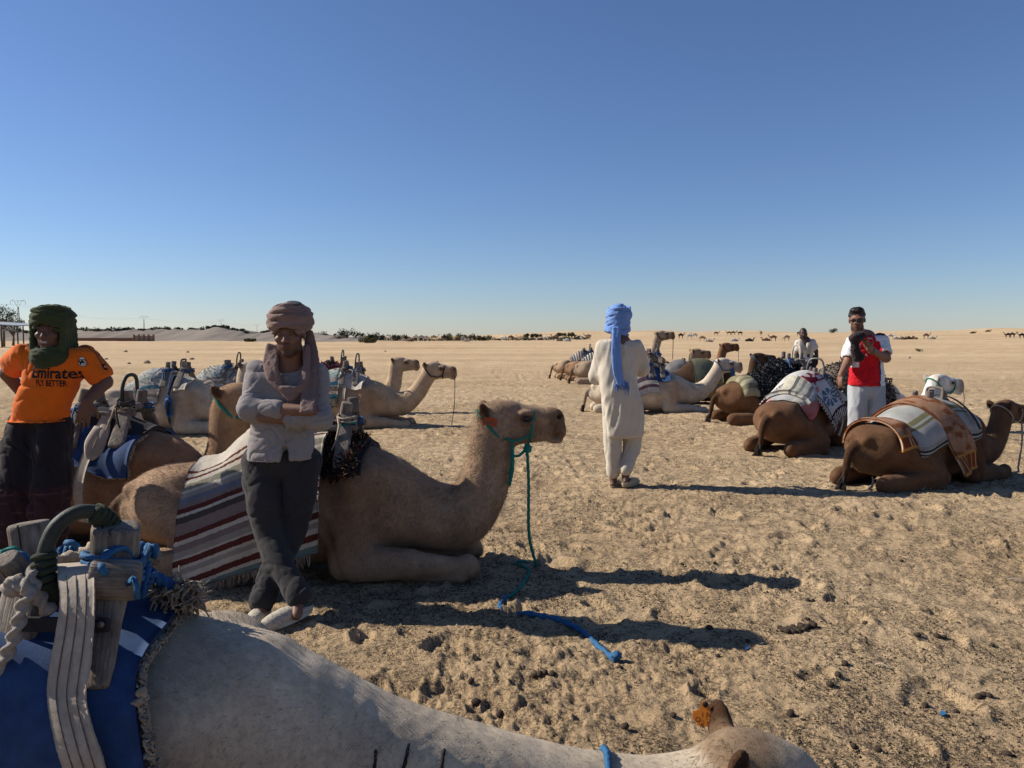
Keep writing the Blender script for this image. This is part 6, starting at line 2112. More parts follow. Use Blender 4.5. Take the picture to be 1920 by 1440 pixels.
# ---------------------------------------------------------------- man with the towel, farther back
def man_towel():
    D = 15.8
    x0 = (1512 - 960) / FPX * D
    root = np.array([x0, D, gz(x0, D)])
    t = person("man in a white shirt with a cream towel round his neck, standing farther back", root)
    SK = (.065, .034, .024)
    hd = pz(1506, 626, D)
    shL, shR = pz(1497, 643, D), pz(1523, 642, D)
    elL, elR = pz(1495, 662, D), pz(1530, 658, D)
    wrL, wrR = pz(1497, 680, D - .1), pz(1532, 672, D - .05)
    hipL, hipR = pz(1505, 678, D), pz(1520, 678, D)
    anL, anR = np.array([hipL[0] - .03, D, root[2] + .09]), np.array([hipR[0] + .03, D, root[2] + .09])
    f = field_for([hd + [0, 0, .15], shL, shR, elL, elR, wrL, wrR, anL, anR, root], .15, .016)
    H = add_head(f, hd, basis((-.25, -1, 0)), SK, (.012, .009, .008), None, 1.0)
    nb = (shL + shR) / 2 + [0, 0, .03]
    f.cap(nb, hd + [0, 0, -.1], .065, .058, SK, .02)
    for sh, el, wr in ((shL, elL, wrL), (shR, elR, wrR)):
        f.cap(sh, el, .055, .045, SK, .02); f.cap(el, wr, .045, .032, SK, .012)
    add_hand(f, wrR, (.0, -.1, -1), (-.6, 0, 0), SK, 1, .4, 1.1)
    add_hand(f, wrL, (.0, -.1, -1), (.6, 0, 0), SK, -1, .4, 1.1)
    f.cap(nb, (hipL + hipR) / 2, .11, .12, SK, .03)
    for hp, an in ((hipL, anL), (hipR, anR)):
        f.cap(hp, an, .08, .04, SK, .02); f.cap(an, an + [0, -.12, -.05], .036, .028, SK, .02)
    f.ell(H(0, -.02, .06), (.082, .098, .078), (.012, .01, .01), .02, 'paint')
    finish("body", f, 'skin', t, None, 1, root)
    WHT = np.array([.55, .53, .50])
    f = field_for([shL, shR, elL, elR, hipL, hipR], .16, .016)
    zt = shL[2]
    loft(f, [(zt + .07, nb[0], D, .07, .06), (zt + .03, nb[0], D, .15, .09), (zt - .1, nb[0], D, .18, .12), (1.15, nb[0] + .01, D, .165, .12), (.98, nb[0] + .02, D, .175, .13)], WHT, .02)
    for sh, el in ((shL, elL), (shR, elR)):
        f.cap(sh, sh + (el - sh) * .55, .075, .075, WHT, .03)
    finish("shirt", f, 'cloth', t, folds(.010, (9, 9, 7), (20, 20, 15), 91, .6), 1, root)
    f = field_for([hipL, hipR, anL, anR], .16, .018)
    for hp, an in ((hipL, anL), (hipR, anR)):
        f.chain([hp + [0, 0, .05], (hp + an) / 2, an], [.115, .10, .08], (.02, .02, .024), .02)
    finish("trousers", f, 'cloth', t, None, 1, root)
    f = field_for([hd, pz(1503, 665, D - .13), pz(1520, 660, D - .13)], .14, .013)
    TW = np.array([.50, .43, .33])
    for q in range(4):
        f.chain([pz(1508, 637, D + .09), pz(1500 + q * 1.2, 638, D - .02), pz(1499 + q * 1.6, 650, D - .13), pz(1500 + q * 1.7, 664 - q, D - .145)], [.025, .026, .026, .022], TW * (.9 + .05 * q), .008)
        f.chain([pz(1508, 637, D + .09), pz(1513 + q * 1.2, 638, D - .02), pz(1514 + q * 1.6, 648, D - .13), pz(1513 + q * 1.7, 660 + q, D - .145)], [.025, .026, .026, .022], TW * (1 - .05 * q), .008)
    finish("towel", f, 'cloth', t, None, 1, root)
    shoe("shoe", anL + [0, .06, -.08], anL + [-.02, -.19, -.08], root, t, (.06, .05, .05), (.1, .1, .1))
    shoe("shoe", anR + [0, .06, -.08], anR + [.02, -.19, -.08], root, t, (.06, .05, .05), (.1, .1, .1))


man_towel()
# ------------------------------------------------------------------ the saddle on the nearest camel
def near_saddle():
    root, f = C['near']
    t = thing("saddle", "weathered wooden saddle with a dark hose arch on the nearest camel", "saddle", tuple(root.location), 0, "wooden pack saddles")
    L = A3(root.location)
    W = lambda px, py, D: pz(px, py, D) - L

    def part(name, vf, mat):
        return mk(name, vf[0], vf[1], M[mat], t)

    def block(name, c, sx, sy, sz, R, **kw):            # timber keeps its grain along its own length
        v, g = slab(0, 0, 0, sx, sy, sz, None, **kw)
        o = mk(name, v, g, M['timber'], t)
        o.matrix_local = Matrix.Translation(Vector(c)) @ Matrix(np.asarray(R, float).tolist()).to_4x4()
        return o

    def bar(name, p, q, w, d, side=None, **kw):
        p, q = A3(p), A3(q)
        z = q - p; L_ = np.linalg.norm(z); z /= L_
        x = np.cross([0, 0, 1.0], z) if side is None else A3(side) - z * np.dot(side, z)
        x /= np.linalg.norm(x)
        return block(name, (p + q) / 2, w, d, L_, np.stack([x, np.cross(z, x), z], 1), **kw)
    # rounded post heads, slightly split and faceted
    h1 = block("post_head", W(60, 1024, 1.98), .105, .095, .13, rotm(.1, .3, -.10), bev=.38, jit=.16, seed=3, nx=10)
    h2 = block("post_head", W(214, 1030, 1.80), .112, .10, .125, rotm(-.08, .5, .12), bev=.26, jit=.16, seed=8, nx=10)
    h3 = block("post_head", W(216, 1086, 1.70), .075, .085, .11, np.array([[.35, .2, .9], [-.9, 0, .35], [0, 1, -.1]]), bev=.4, jit=.2, seed=18, nx=8)
    block("post_head", W(36, 1078, 1.72), .062, .06, .12, rotm(.3, .2, .5), bev=.4, jit=.2, seed=28, nx=8)
    bar("peg", W(248, 1040, 1.90), W(292, 1046, 2.0), .042, .042, bev=.45, jit=.15, seed=5)
    # boards
    bar("side_board", W(215, 1075, 1.74), W(184, 1292, 1.585), .068, .034, side=(1, 0, 0), bev=.30, jit=.10, seed=9, nx=14, taper=(1.06, .74))
    bar("side_board", W(48, 1085, 1.74), W(8, 1290, 1.60), .100, .036, side=(1, 0, .1), bev=.22, jit=.14, seed=19, nx=14, taper=(.9, 1.05))
    bar("side_board", W(215, 1060, 1.92), W(250, 1240, 2.28), .07, .034, side=(1, 0, 0), bev=.25, jit=.1, seed=29, nx=10)
    bar("side_board", W(60, 1050, 2.0), W(80, 1240, 2.3), .09, .034, side=(1, 0, 0), bev=.25, jit=.1, seed=39, nx=10)
    bar("cross_bar", W(-40, 1085, 1.86), W(262, 1078, 1.82), .05, .048, bev=.42, jit=.18, seed=12, nx=14)
    bar("cross_bar", W(70, 1046, 2.02), W(214, 1036, 1.96), .046, .046, bev=.42, jit=.2, seed=22, nx=14)
    # twisted cord bundle between the heads
    part("lashing", tube([W(92, 1062, 1.88), W(120, 1048, 1.9), W(150, 1040, 1.92), W(182, 1022, 1.92)], .015, 9, 50, 3, 70, .25), 'rope_tan')
    # leather band and bolt
    part("leather_band", beam(W(22, 1170, 1.655), W(206, 1172, 1.632), .008, .034, side=(0, 1, 0), bev=.12, nx=14, jit=.0), 'dark_cloth')
    part("bolt", blob(W(189, 1171, 1.622), (.008, .005, .008), 2, .05, 8), 'metal')
    # hose arch, wrapped in green cloth at both feet
    arch = [W(100, 1132, 1.70), W(84, 1098, 1.69), W(84, 1040, 1.70), W(104, 990, 1.72), W(142, 962, 1.75), W(180, 962, 1.78), W(206, 986, 1.81), W(213, 1015, 1.82)]
    part("handle", tube(arch, .0175, 14, 70), 'rubber')
    rng = np.random.default_rng(3)
    ps = []
    Cc = catmull(arch, 90)
    T, Nn, B = frames(Cc)
    for a, b in ((0, 26), (62, 86)):
        th = np.linspace(0, 2 * np.pi * (b - a) * .32, (b - a) * 4)
        ii = np.linspace(a, b, len(th)); lo = ii.astype(int)
        c = Cc[lo] + (Cc[np.minimum(lo + 1, 89)] - Cc[lo]) * (ii - lo)[:, None]
        rr = .0205 + .004 * rng.random(len(th))
        p = c + rr[:, None] * (np.cos(th)[:, None] * Nn[lo] + np.sin(th)[:, None] * B[lo])
        ps.append(tube(p, .0085, 6, len(th), jit=.3, flat=.6))
    mk("cloth_wrapping", *join(*ps), mat_plain('green_rag', (.035, .042, .026), .95, .3, 50, .6, 200), t)
    # blue rope lashings
    def coil(c, ax, R, turns, r, mat, ends=()):
        ax = A3(ax) / np.linalg.norm(ax)
        u = np.cross(ax, [.2, .1, 1]); u /= np.linalg.norm(u); w = np.cross(ax, u)
        th = np.linspace(0, 2 * np.pi * turns, int(16 * turns))
        p = [A3(c) + ax * (r * 2.0 * turns * (q / th[-1] - .5)) + R * (1 + .06 * rng.normal()) * (u * math.cos(q) + w * math.sin(q)) for q in th]
        return part("lashing", tube(p + [A3(e) for e in ends], r, 8, len(p) * 2, 3, 130, .2), mat)
    coil(W(212, 1058, 1.77), (.2, .2, 1), .066, 3.2, .0075, 'rope_bluelight', [W(196, 1075, 1.66), W(190, 1058, 1.66)])
    coil(W(216, 1072, 1.74), (1, -.3, .1), .052, 2.2, .007, 'rope_bluelight', [W(252, 1085, 1.66), W(258, 1122, 1.66)])
    coil(W(262, 1046, 1.92), (1, .2, 0), .032, 3, .008, 'rope_bluelight', [W(285, 1020, 1.9), W(293, 1032, 1.9), W(288, 1046, 1.9)])
    coil(W(130, 1046, 1.95), (1, .2, .2), .03, 3.2, .008, 'rope_bluelight', [W(142, 1022, 1.93), W(122, 1018, 1.93)])
    coil(W(262, 1080, 1.86), (.5, .3, .9), .03, 4, .0075, 'rope_blue', [W(268, 1100, 1.78), W(270, 1120, 1.76)])
    part("blue_rope", tube([W(262, 1062, 1.9), W(290, 1082, 1.9), W(318, 1098, 1.92), W(340, 1112, 1.94), W(346, 1118, 1.94)], .015, 10, 60, 3, 90, .25), 'rope_blue')
    part("blue_rope", tube([W(-10, 1062, 1.8), W(14, 1050, 1.8), W(30, 1042, 1.82), W(50, 1050, 1.84)], .012, 10, 40, 3, 90, .25), 'rope_bluelight')
    part("green_rope", tube([W(-5, 1048, 1.82), W(18, 1034, 1.84), W(34, 1040, 1.86)], .012, 10, 30, 3, 90, .25), 'rope_green')
    # thick pale plaited rope on the left
    part("plaited_rope", tube([W(20, 1098, 1.66), W(48, 1098, 1.64), W(54, 1116, 1.63), W(42, 1138, 1.62), W(34, 1170, 1.61), W(24, 1200, 1.60), W(8, 1235, 1.59), W(-14, 1275, 1.58)], .0125, 12, 120, 2, 95, .38), 'rope_white')
    part("plaited_rope", tube([W(86, 1062, 1.70), W(64, 1072, 1.68), W(60, 1090, 1.66), W(78, 1128, 1.66), W(98, 1150, 1.66)], .014, 10, 60, 2, 95, .38), 'rope_white')
    part("rope_knot", blob(W(30, 1098, 1.655), (.028, .024, .022), 4, .35, 10, 3), 'rope_white')
    # stub of stick with blue tie and frayed bundle on the withers
    bar("peg", W(355, 1090, 2.02), W(372, 1142, 2.0), .022, .022, bev=.45, jit=.2, seed=31)
    coil(W(364, 1122, 2.01), (.2, 0, 1), .016, 2.5, .006, 'rope_blue')
    ps = []
    for q in range(360):
        c = W(rng.uniform(288, 372), rng.uniform(1092, 1142), rng.uniform(1.9, 2.05))
        d = rng.normal(0, 1, 3); d[2] -= .3; d /= np.linalg.norm(d)
        ps.append(tube([c, c + d * .02 + rng.normal(0, .006, 3), c + d * rng.uniform(.03, .055)], [.004, .0035, .002], 4, 4))
    o = mk("frayed_bundle", *join(*ps), M['stuffing'], t); o["kind"] = "stuff"
    return t


near_saddle()


def near_pad():
    root, f = C['near']
    t = thing("saddle_pad", "blue canvas saddle pad with frayed edge on the nearest camel", "pad")
    follow(t, root)
    def stiff(Pg, out):
        nv = Pg.shape[1]; s = np.linspace(-.12, .43, nv)
        zt = Pg[:, :, 2].max(1)[:, None]
        near = np.maximum(s, 0)[None]
        y = -(.02 + (.345 + out) * (1 - np.exp(-near / .085)))
        drop = np.cumsum(np.sqrt(np.maximum(0, (s[1] - s[0]) ** 2 - np.gradient(y[0]) ** 2)) * (s > 0))[None]
        w = sstep(0, .06, near)
        Q = Pg.copy()
        Q[..., 1] = Pg[..., 1] * (1 - w) + np.minimum(y, Pg[..., 1]) * w
        Q[..., 2] = Pg[..., 2] * (1 - w) + (zt - .02 - drop) * w
        Q[..., 1] -= .012 * vnoise2(Q[..., 0] * 6, Q[..., 2] * 5, 5) * w
        return Q
    Pg = stiff(drape(f, -.46, .435, .43, .12, 44, 110, .018, shear=.02, xskew=.33, wob=.008, seed=77), .012)
    sheet("canvas", Pg, M['denim'], .034, t)
    Pb = stiff(drape(f, -.46, .445, .445, .12, 44, 110, .012, shear=.02, xskew=.33, wob=.008, seed=77), 0)
    sheet("felt_backing", Pb, M['stuffing'], .012, t, .006)
    # torn front edge with its stuffing
    e = Pg[-1, 26:] + np.array([.004, -.012, .012])
    o = fringe("frayed_edge", e, M['stuffing'], t, .022, 330, .0035, 6, (.7, -.45, -.35)); o["kind"] = "stuff"
    rng = np.random.default_rng(8)
    for q in range(16):
        c = e[int(rng.integers(4, len(e) - 1))] + rng.normal(0, .006, 3)
        mk("stuffing_lump", *blob(c, rng.uniform(.008, .015, 3), q, .4, 7, 2.5), M['stuffing'] if q % 3 else M['dark_cloth'], t)
    st = [Pg[i, j] for i, j in [(k, 107) for k in range(1, 43)]]
    mk("hem_seam", *tube(np.array(st) + np.array([0, -.036, 0]), .0022, 5, 90), M['denim'], t)
    return t


near_pad()


def near_webbing():
    root, f = C['near']
    L = A3(root.location)
    t = thing("webbing_strap", "broad cream webbing strap hanging over the nearest blue pad", "strap", tuple(root.location))
    W = lambda px, py, D: pz(px, py, D) - L
    # centre line with width direction; folded once over the bar and once in the middle
    rows = [(120, 1092, 1.90, 176, 1084, 1.88), (112, 1066, 1.84, 178, 1060, 1.82), (106, 1062, 1.74, 178, 1058, 1.73), (110, 1085, 1.67, 179, 1082, 1.66), (113, 1130, 1.628, 179, 1130, 1.622), (108, 1180, 1.605, 177, 1180, 1.60),
            (97, 1235, 1.585, 172, 1235, 1.58), (90, 1292, 1.565, 163, 1300, 1.555), (92, 1330, 1.545, 168, 1338, 1.54), (104, 1390, 1.525, 186, 1398, 1.52), (122, 1450, 1.52, 205, 1460, 1.515), (140, 1530, 1.53, 226, 1540, 1.53)]
    A = catmull([W(a, b, c) for a, b, c, _, _, _ in rows], 90); B = catmull([W(a, b, c) for _, _, _, a, b, c in rows], 90)
    u = np.linspace(0, 1, 17)
    G = A[None] * (1 - u)[:, None, None] + B[None] * u[:, None, None]
    rib = .0007 * np.cos(np.arange(90) * 2.4)
    G[..., 1] += rib[None] + .002 * vnoise2(u[:, None] * 4, np.arange(90)[None] * .2, 4)
    sheet("strap", G, M['webbing'], .0045, t)
    for c in (.26, .52, .78):
        line = A * (1 - c) + B * c
        mk("stitch_line", *tube(line + np.array([0, -.0065, .001]), .0014, 5, 120), M['web_line'], t)
    return t


near_webbing()


def near_extras():
    root, f = C['near']
    # ear tag
    t = thing("ear_tag", "orange plastic ear tag with stamped letters on the nearest camel", "tag", tuple(root.location))
    h = f.hp
    c = h(-.125, .125, .085)
    a = np.array([[-.5, .05], [-.38, .32], [-.08, .34], [.05, .62], [.28, .70], [.42, .50], [.38, .1], [.48, -.28], [.10, -.42], [-.30, -.36]]) * .062
    ux, uz = np.array([.95, -.18, .25]), np.array([-.22, .25, .94])
    n = np.cross(ux, uz); n /= np.linalg.norm(n)
    front = c + a[:, :1] * ux + a[:, 1:] * uz; back = front - n * -.003
    V = np.vstack([front, back]); m = len(a)
    F = [list(range(m)), list(range(2 * m - 1, m - 1, -1))] + [[i, m + i, m + (i + 1) % m, (i + 1) % m] for i in range(m)]
    mk("plate", V, F, M['tag_orange'], t, False)
    nn = n if n[1] < 0 else -n
    mk("rivet", *blob(c + ux * .014 + uz * .033 + nn * .004, (.008, .006, .008), 1, 0, 8), M['black'], t)
    for txt, x, z, sz in (("O", -.026, -.008, .020), ("1", -.006, .002, .018), ("N", .008, .0, .018), ("A", -.016, -.026, .018), ("O", .004, -.024, .018)):
        tr = text_tris(txt, 0, 0, sz, 0, 1, -.3, .0006)
        Vt, Ft = [], []
        for tri in tr:
            k = len(Vt)
            Vt += [c + ux * (x + p[0]) + uz * (z + p[1]) + nn * .0045 for p in tri]; Ft.append([k, k + 1, k + 2])
        mk("stamped_letter", Vt, Ft, mat_plain('stamp_ink', (.14, .05, .01), .7, .1, 30, 0), t, False)
    # blue neck rope
    pts = np.array([p[:3] for p in f.neck])
    cpt = np.array([1.575, 0, .36])
    rr = []
    for q in np.linspace(0, 2 * np.pi, 26, endpoint=False):
        d = np.array([.10 * math.cos(q), math.sin(q), math.cos(q)])
        s = np.linspace(.03, .4, 90)
        dd = f.sample((cpt[None] + s[:, None] * d[None]).astype(np.float32))
        k = int(np.argmax(dd > 0))
        rr.append(cpt + d * (s[k] + .006))
    o = mk("neck_rope", *tube(rr, .0095, 9, 120, 3, 110, .22, closed=True), M['rope_bluelight'])
    follow(o, root)
    tag(o, "blue rope collar round the nearest camel's low neck", "rope")
    # black brand lines painted on the neck
    for q, (x, z0, z1, lean) in enumerate(((.98, .56, .34, .02), (1.06, .56, .30, -.01), (1.15, .54, .36, .03))):
        pts = []
        for z in np.linspace(z0, z1, 9):
            y = np.linspace(-.5, 0, 120)
            xx = x + lean * (z0 - z) / .2 + .006 * math.sin(z * 60)
            dd = f.sample(np.stack([np.full(120, xx), y, np.full(120, z)], -1).astype(np.float32))
            k = int(np.argmax(dd < 0))
            if dd[k] < 0:
                pts.append([xx, y[k] - .003, z])
        if len(pts) > 3:
            b = mk("brand_mark", *tube(pts, .0046, 6, 40, jit=.6), M['tailhair'], root)


near_extras()
# orange number painted behind the main camel's ear
_r, _f = C['main']
_t = thing("ear_tag", "red orange numbered tag below the tan camel's ear", "tag"); follow(_t, _r)
_c = _f.hp(-.045, -.122, .03)
_a = np.array([[-.045, -.020], [.045, -.034], [.050, .006], [.03, .022], [-.03, .028], [-.05, .012]])
_V = np.vstack([[_c + np.array([p[0], -.002 - .3 * abs(p[0]) * 0, p[1]]) for p in _a], [_c + np.array([p[0], .002, p[1]]) for p in _a]])
mk("plate", _V, [list(range(6)), list(range(11, 5, -1))] + [[i, 6 + i, 6 + (i + 1) % 6, (i + 1) % 6] for i in range(6)], mat_plain('red_tag', (.42, .065, .012), .6, .15, 40, .1), _t, False)
_Vt, _Ft = [], []
for tri in text_tris("10421", -.040, -.014, .036, 0, .9, -.12, .0008):
    k = len(_Vt); _Vt += [_c + np.array([p[0], -.0045, p[1]]) for p in tri]; _Ft.append([k, k + 1, k + 2])
mk("number", _Vt, _Ft, M['web_line'], _t, False)
# ------------------------------------------------------------------ far background
M['dune'] = mat_plain('grey_spoil_sand', (.25, .212, .175), 1, .16, .12, .6, .5, spec=.03, dirt=(.23, .20, .172))
M['brick'] = mat_plain('far_brick', (.20, .105, .075), .9, .2, 3, .2)
M['leaf_dark'] = mat_plain('scrub_leaf', (.055, .058, .032), .9, .35, 3, 0, spec=.1)
M['leaf_olive'] = mat_plain('shrub_leaf', (.13, .125, .060), .9, .3, 3, 0, spec=.1)
M['bark'] = mat_plain('bark', (.12, .09, .065), .95, .3, 8, .6, 30)
M['steel'] = mat_plain('galvanised_steel', (.34, .35, .36), .5, .1, 5, 0, spec=.4)
M['roof'] = mat_plain('sheet_roof', (.30, .33, .36), .6, .1, 2, 0, spec=.4)
M['post'] = mat_plain('shelter_post', (.07, .065, .065), .8, .2, 5, 0)


def far_x(px, D):
    return (px - 960) / FPX * D


# spoil bank / dune ridge on the left
_pxs = np.array([-260, -60, 80, 150, 215, 262, 300, 345, 395, 422, 452, 480, 505, 525, 560, 600, 660, 720])
_hy = np.array([622, 621, 620, 619, 618, 617, 616, 616, 614.5, 613.5, 619, 626, 621, 620, 623, 627, 632, 640])
_Dd = 214.0
_n = 300; _m = 34
_u = np.linspace(-260, 720, _n)
_H = np.interp(_u, _pxs, (640.3 - _hy) / FPX * 236 * .95) + .25 * vnoise2(_u / 9, _u * 0, 3) + .35 * vnoise2(_u / 31, _u * 0, 4)
_H = np.maximum(_H, .15)
_v = np.linspace(0, 1, _m)
_X = np.zeros((_n, _m)); _Y = np.zeros((_n, _m)); _Z = np.zeros((_n, _m))
for _i in range(_n):
    toe = _Dd + 3 * math.sin(_u[_i] / 40); crest = toe + 12 + _H[_i] * 2.0
    for _j in range(_m):
        v = _v[_j]
        y = toe + (crest - toe) * min(1, v / .7) if v <= .7 else crest + (v - .7) / .3 * 40
        s = min(1, v / .7)
        z = _H[_i] * (s ** 1.15) if v <= .7 else _H[_i] * (1 - .5 * ((v - .7) / .3) ** 2)
        x = far_x(_u[_i], 230)
        gul = vnoise2(np.array([(x - 1.3 * z * 2.0) / 3.2]), np.array([z * .10]), 6)[0]
        z += .95 * (gul * .5 + .5 - .5) * s * (1.2 - s) * 2.2 * min(1, _H[_i] / 2)
        _X[_i, _j], _Y[_i, _j], _Z[_i, _j] = x, y + gul * 1.6 * s, z - .12
_o = mk("dune", np.stack([_X, _Y, _Z], -1).reshape(-1, 3), grid_faces(_n, _m)[:, ::-1], M['dune'])
_o["kind"] = "structure"


def leaf_ball(c, r, n, rng, size, flat=1.0):
    """n small leaf quads through a lumpy volume"""
    d = rng.normal(0, 1, (n, 3)); d /= np.linalg.norm(d, axis=1, keepdims=True)
    k = rng.random((n, 1)) ** .45
    p = A3(c) + d * k * np.asarray(r) * (1 + .35 * vnoise3(d[:, 0] * 2 + c[0], d[:, 1] * 2, d[:, 2] * 2, 5))[:, None]
    a = rng.normal(0, 1, (n, 3)); a /= np.linalg.norm(a, axis=1, keepdims=True)
    b = np.cross(a, rng.normal(0, 1, (n, 3))); b /= np.linalg.norm(b, axis=1, keepdims=True)
    s = size * rng.uniform(.6, 1.4, (n, 1))
    V = np.stack([p - a * s, p + b * s * .5, p + a * s, p - b * s * .5], 1).reshape(-1, 3)
    return V, np.arange(n * 4).reshape(-1, 4)


def shrub(label, px, D, w, h, n, mat, seed, z=None, leaf=.16, group="far shrubs"):
    rng = np.random.default_rng(seed)
    x = far_x(px, D)
    t = thing("shrub", label, "shrub", (x, D, (gz(x, D) if z is None else z) - .05), 0, group)
    parts = []
    for q in range(max(3, int(w / h * 3))):
        c = np.array([rng.uniform(-.5, .5) * w * .8, rng.uniform(-.3, .3) * w * .5, h * rng.uniform(.35, .62)])
        parts.append(leaf_ball(c, np.array([h * .42, h * .4, h * .40]) * rng.uniform(.7, 1.1), n, rng, leaf))
    mk("foliage", *join(*parts), M[mat], t, False)
    st = [tube([(rng.uniform(-.3, .3) * w * .4, 0, 0), (rng.uniform(-.4, .4) * w * .6, rng.normal(0, .1), h * .5)], [.05, .02], 5, 4) for _ in range(5)]
    mk("stems", *join(*st), M['bark'], t)
    return t


# crest scrub on the bank: one dark continuous growth
rng = np.random.default_rng(12)
_ps = []
for q in range(150):
    px = rng.uniform(140, 470) if q < 95 else (rng.uniform(490, 545) if q < 120 else rng.uniform(-40, 140))
    i = int(np.clip((px + 260) / 980 * (_n - 1), 0, _n - 1)); j = int(_m * .7)
    r = rng.uniform(.35, .9) * (1.25 if 140 < px < 240 else .8)
    _ps.append(leaf_ball((_X[i, j] + rng.normal(0, .5), _Y[i, j] + rng.normal(1.5, 1), _Z[i, j] + r * .35), (r * 1.5, r * 1.2, r * .8), 46, rng, .28))
_o = mk("scrub", *join(*_ps), M['leaf_dark'], None, False)
_o["kind"] = "stuff"
_o["label"] = "dark scrub along the crest of the sand bank"
_ps = []
for q in range(150):
    px = rng.uniform(596, 730) if q < 70 else rng.uniform(730, 1110)
    D = rng.uniform(246, 275); x = far_x(px, D); r = rng.uniform(.5, 1.3) * (1.3 if px < 730 else .8)
    _ps.append(leaf_ball((x, D, gz(x, D) + r * .5), (r * 1.7, r * 1.2, r * .85), 34, rng, .3))
_o = mk("scrub_line", *join(*_ps), M['leaf_dark'], None, False)
_o["kind"] = "stuff"
_o["label"] = "far line of dark scrub behind the herd"

for i, (px, D, w, h, m_, lab) in enumerate((
        (520, 218, 5.0, 2.6, 'leaf_dark', "dark shrub on the slope end of the sand bank"),
        (628, 240, 10.0, 3.4, 'leaf_dark', "dark bush at the left end of the far bush row"),
        (655, 236, 9.0, 4.2, 'leaf_dark', "tallest dark bush in the far bush row"),
        (684, 242, 10.0, 3.4, 'leaf_dark', "broad dark bush in the middle of the far bush row"),
        (706, 240, 6.0, 2.4, 'leaf_dark', "small dark bush at the right end of the far bush row"),
        (692, 178, 4.5, 1.6, 'leaf_olive', "low olive shrub in front of the far bush row"),
        (745, 262, 9.0, 2.6, 'leaf_dark', "long dark bush behind the far herd's left end"),
        (775, 258, 7.0, 2.2, 'leaf_dark', "low dark bush behind the far herd"),
        (846, 236, 7.0, 3.0, 'leaf_olive', "tall olive shrub amid the far herd"),
        (880, 252, 8.0, 2.4, 'leaf_dark', "dark shrub between the two olive shrubs"),
        (905, 226, 6.0, 2.0, 'leaf_olive', "rounded olive shrub right of the far herd"),
        (1000, 300, 9.0, 2.2, 'leaf_dark', "distant dark bush left of the blue turban man"),
        (1060, 310, 8.0, 2.0, 'leaf_dark', "distant dark bush nearest the blue turban man"),
        (1560, 395, 4.0, 3.0, 'leaf_dark', "lone dark bush on the low rise by the red shirt man"),
        (470, 212, 4.0, 1.0, 'leaf_olive', "dry low shrub at the foot of the sand bank"))):
    zz = None
    if i == 13:
        zz = gz(far_x(px, D), D)
    shrub(lab, px, D, w, h, 90, m_, 100 + i, zz, .26)
shrub("tiny lone dry shrub on the open plain at the right", 1722, 77, .7, .42, 40, 'leaf_olive', 140, leaf=.05)

# brick wall with gate pillars
t = thing("brick_wall", "long low brick wall at the foot of the sand bank", "wall", (far_x(205, 208), 208, 0), 0)
L_ = far_x(252, 208) - far_x(120, 208)
mk("coping", *beam((-L_ / 2, 0, .98), (L_ / 2, 0, .98), .34, .12, bev=.1, nx=20), M['brick'], t)
for q in range(16):
    a = -L_ / 2 + q * L_ / 16
    mk("wall_panel", *beam((a + .03, 0, .46 + .03 * (q % 2)), (a + L_ / 16 - .03, 0, .46 + .03 * (q % 2)), .26, .95 + .05 * math.sin(q * 2), bev=.05, jit=.04, seed=q), M['brick'], t)
t = thing("gate_pillars", "brick gateway of five pillars ending the low wall", "gate", (far_x(271, 207), 207, 0), 0)
for q in range(5):
    x = (q - 2) * 1.35
    mk("pillar", *slab(x, 0, 1.0, .42, .42, 2.0, bev=.06, jit=.03, seed=q), M['brick'], t)
for q in range(4):
    mk("panel", *slab((q - 1.5) * 1.35, .05, .85, .92, .10, 1.5, bev=.05), M['dune'], t)

# open shelter at the far left
t = thing("shelter", "open sided metal roofed shelter at the far left edge", "shelter", (far_x(8, 104), 104, gz(far_x(8, 104), 104)), 0)
mk("roof", np.array([(-9, -3, 3.75), (4.0, -3, 3.05), (4.0, 5, 3.25), (-9, 5, 3.95), (-9, -3, 3.63), (4.0, -3, 2.93), (4.0, 5, 3.13), (-9, 5, 3.83)]), [(0, 1, 2, 3), (7, 6, 5, 4), (0, 4, 5, 1), (1, 5, 6, 2), (2, 6, 7, 3), (3, 7, 4, 0)], M['roof'], t, False)
for x in (-7.8, -4.0, -.2, 1.6, 3.8):
    for y in (-2.7, 4.6):
        zt = 3.70 - (x + 9) / 13 * .70
        mk("post", *beam((x, y, -.1), (x, y, zt - .08 + (.18 if y > 0 else 0)), .14, .14, bev=.1), M['post'], t)
for a, b in (((1.6, -2.7, 2.9), (3.8, -2.7, 2.1)), ((1.6, -2.7, 2.2), (3.8, -2.7, 2.85)), ((-9, -2.85, 3.0), (4, -2.85, 2.35)), ((1.6, -2.7, 2.2), (2.7, -2.7, 2.9))):
    mk("brace", *beam(a, b, .07, .07, bev=.1), M['steel'], t)


def tree(label, px, D, h, seed):
    rng = np.random.default_rng(seed)
    x = far_x(px, D)
    t = thing("tree", label, "tree", (x, D, gz(x, D) - .05))
    br = [tube([(0, 0, 0), (.1, 0, h * .25), (.05, .1, h * .45)], [.22, .16, .11], 8, 10)]
    crown = []
    for q in range(11):
        a = rng.uniform(0, 6.28); e = rng.uniform(.3, 1)
        tip = np.array([math.cos(a) * h * .34 * e, math.sin(a) * h * .34 * e, h * rng.uniform(.55, .92)])
        br.append(tube([(.05, .05, h * rng.uniform(.3, .45)), tip * .6 + [0, 0, h * .18], tip], [.09, .05, .02], 5, 7))
        crown.append(leaf_ball(tip, np.array([h * .15, h * .15, h * .10]) * rng.uniform(.8, 1.3), 150, rng, .10))
    mk("trunk", *join(*br), M['bark'], t)
    mk("crown", *join(*crown), M['leaf_dark'], t, False)


tree("leafy tree behind the metal roofed shelter", 8, 112, 6.4, 5)
tree("small tree crown seen through the metal roofed shelter", 26, 122, 4.6, 6)


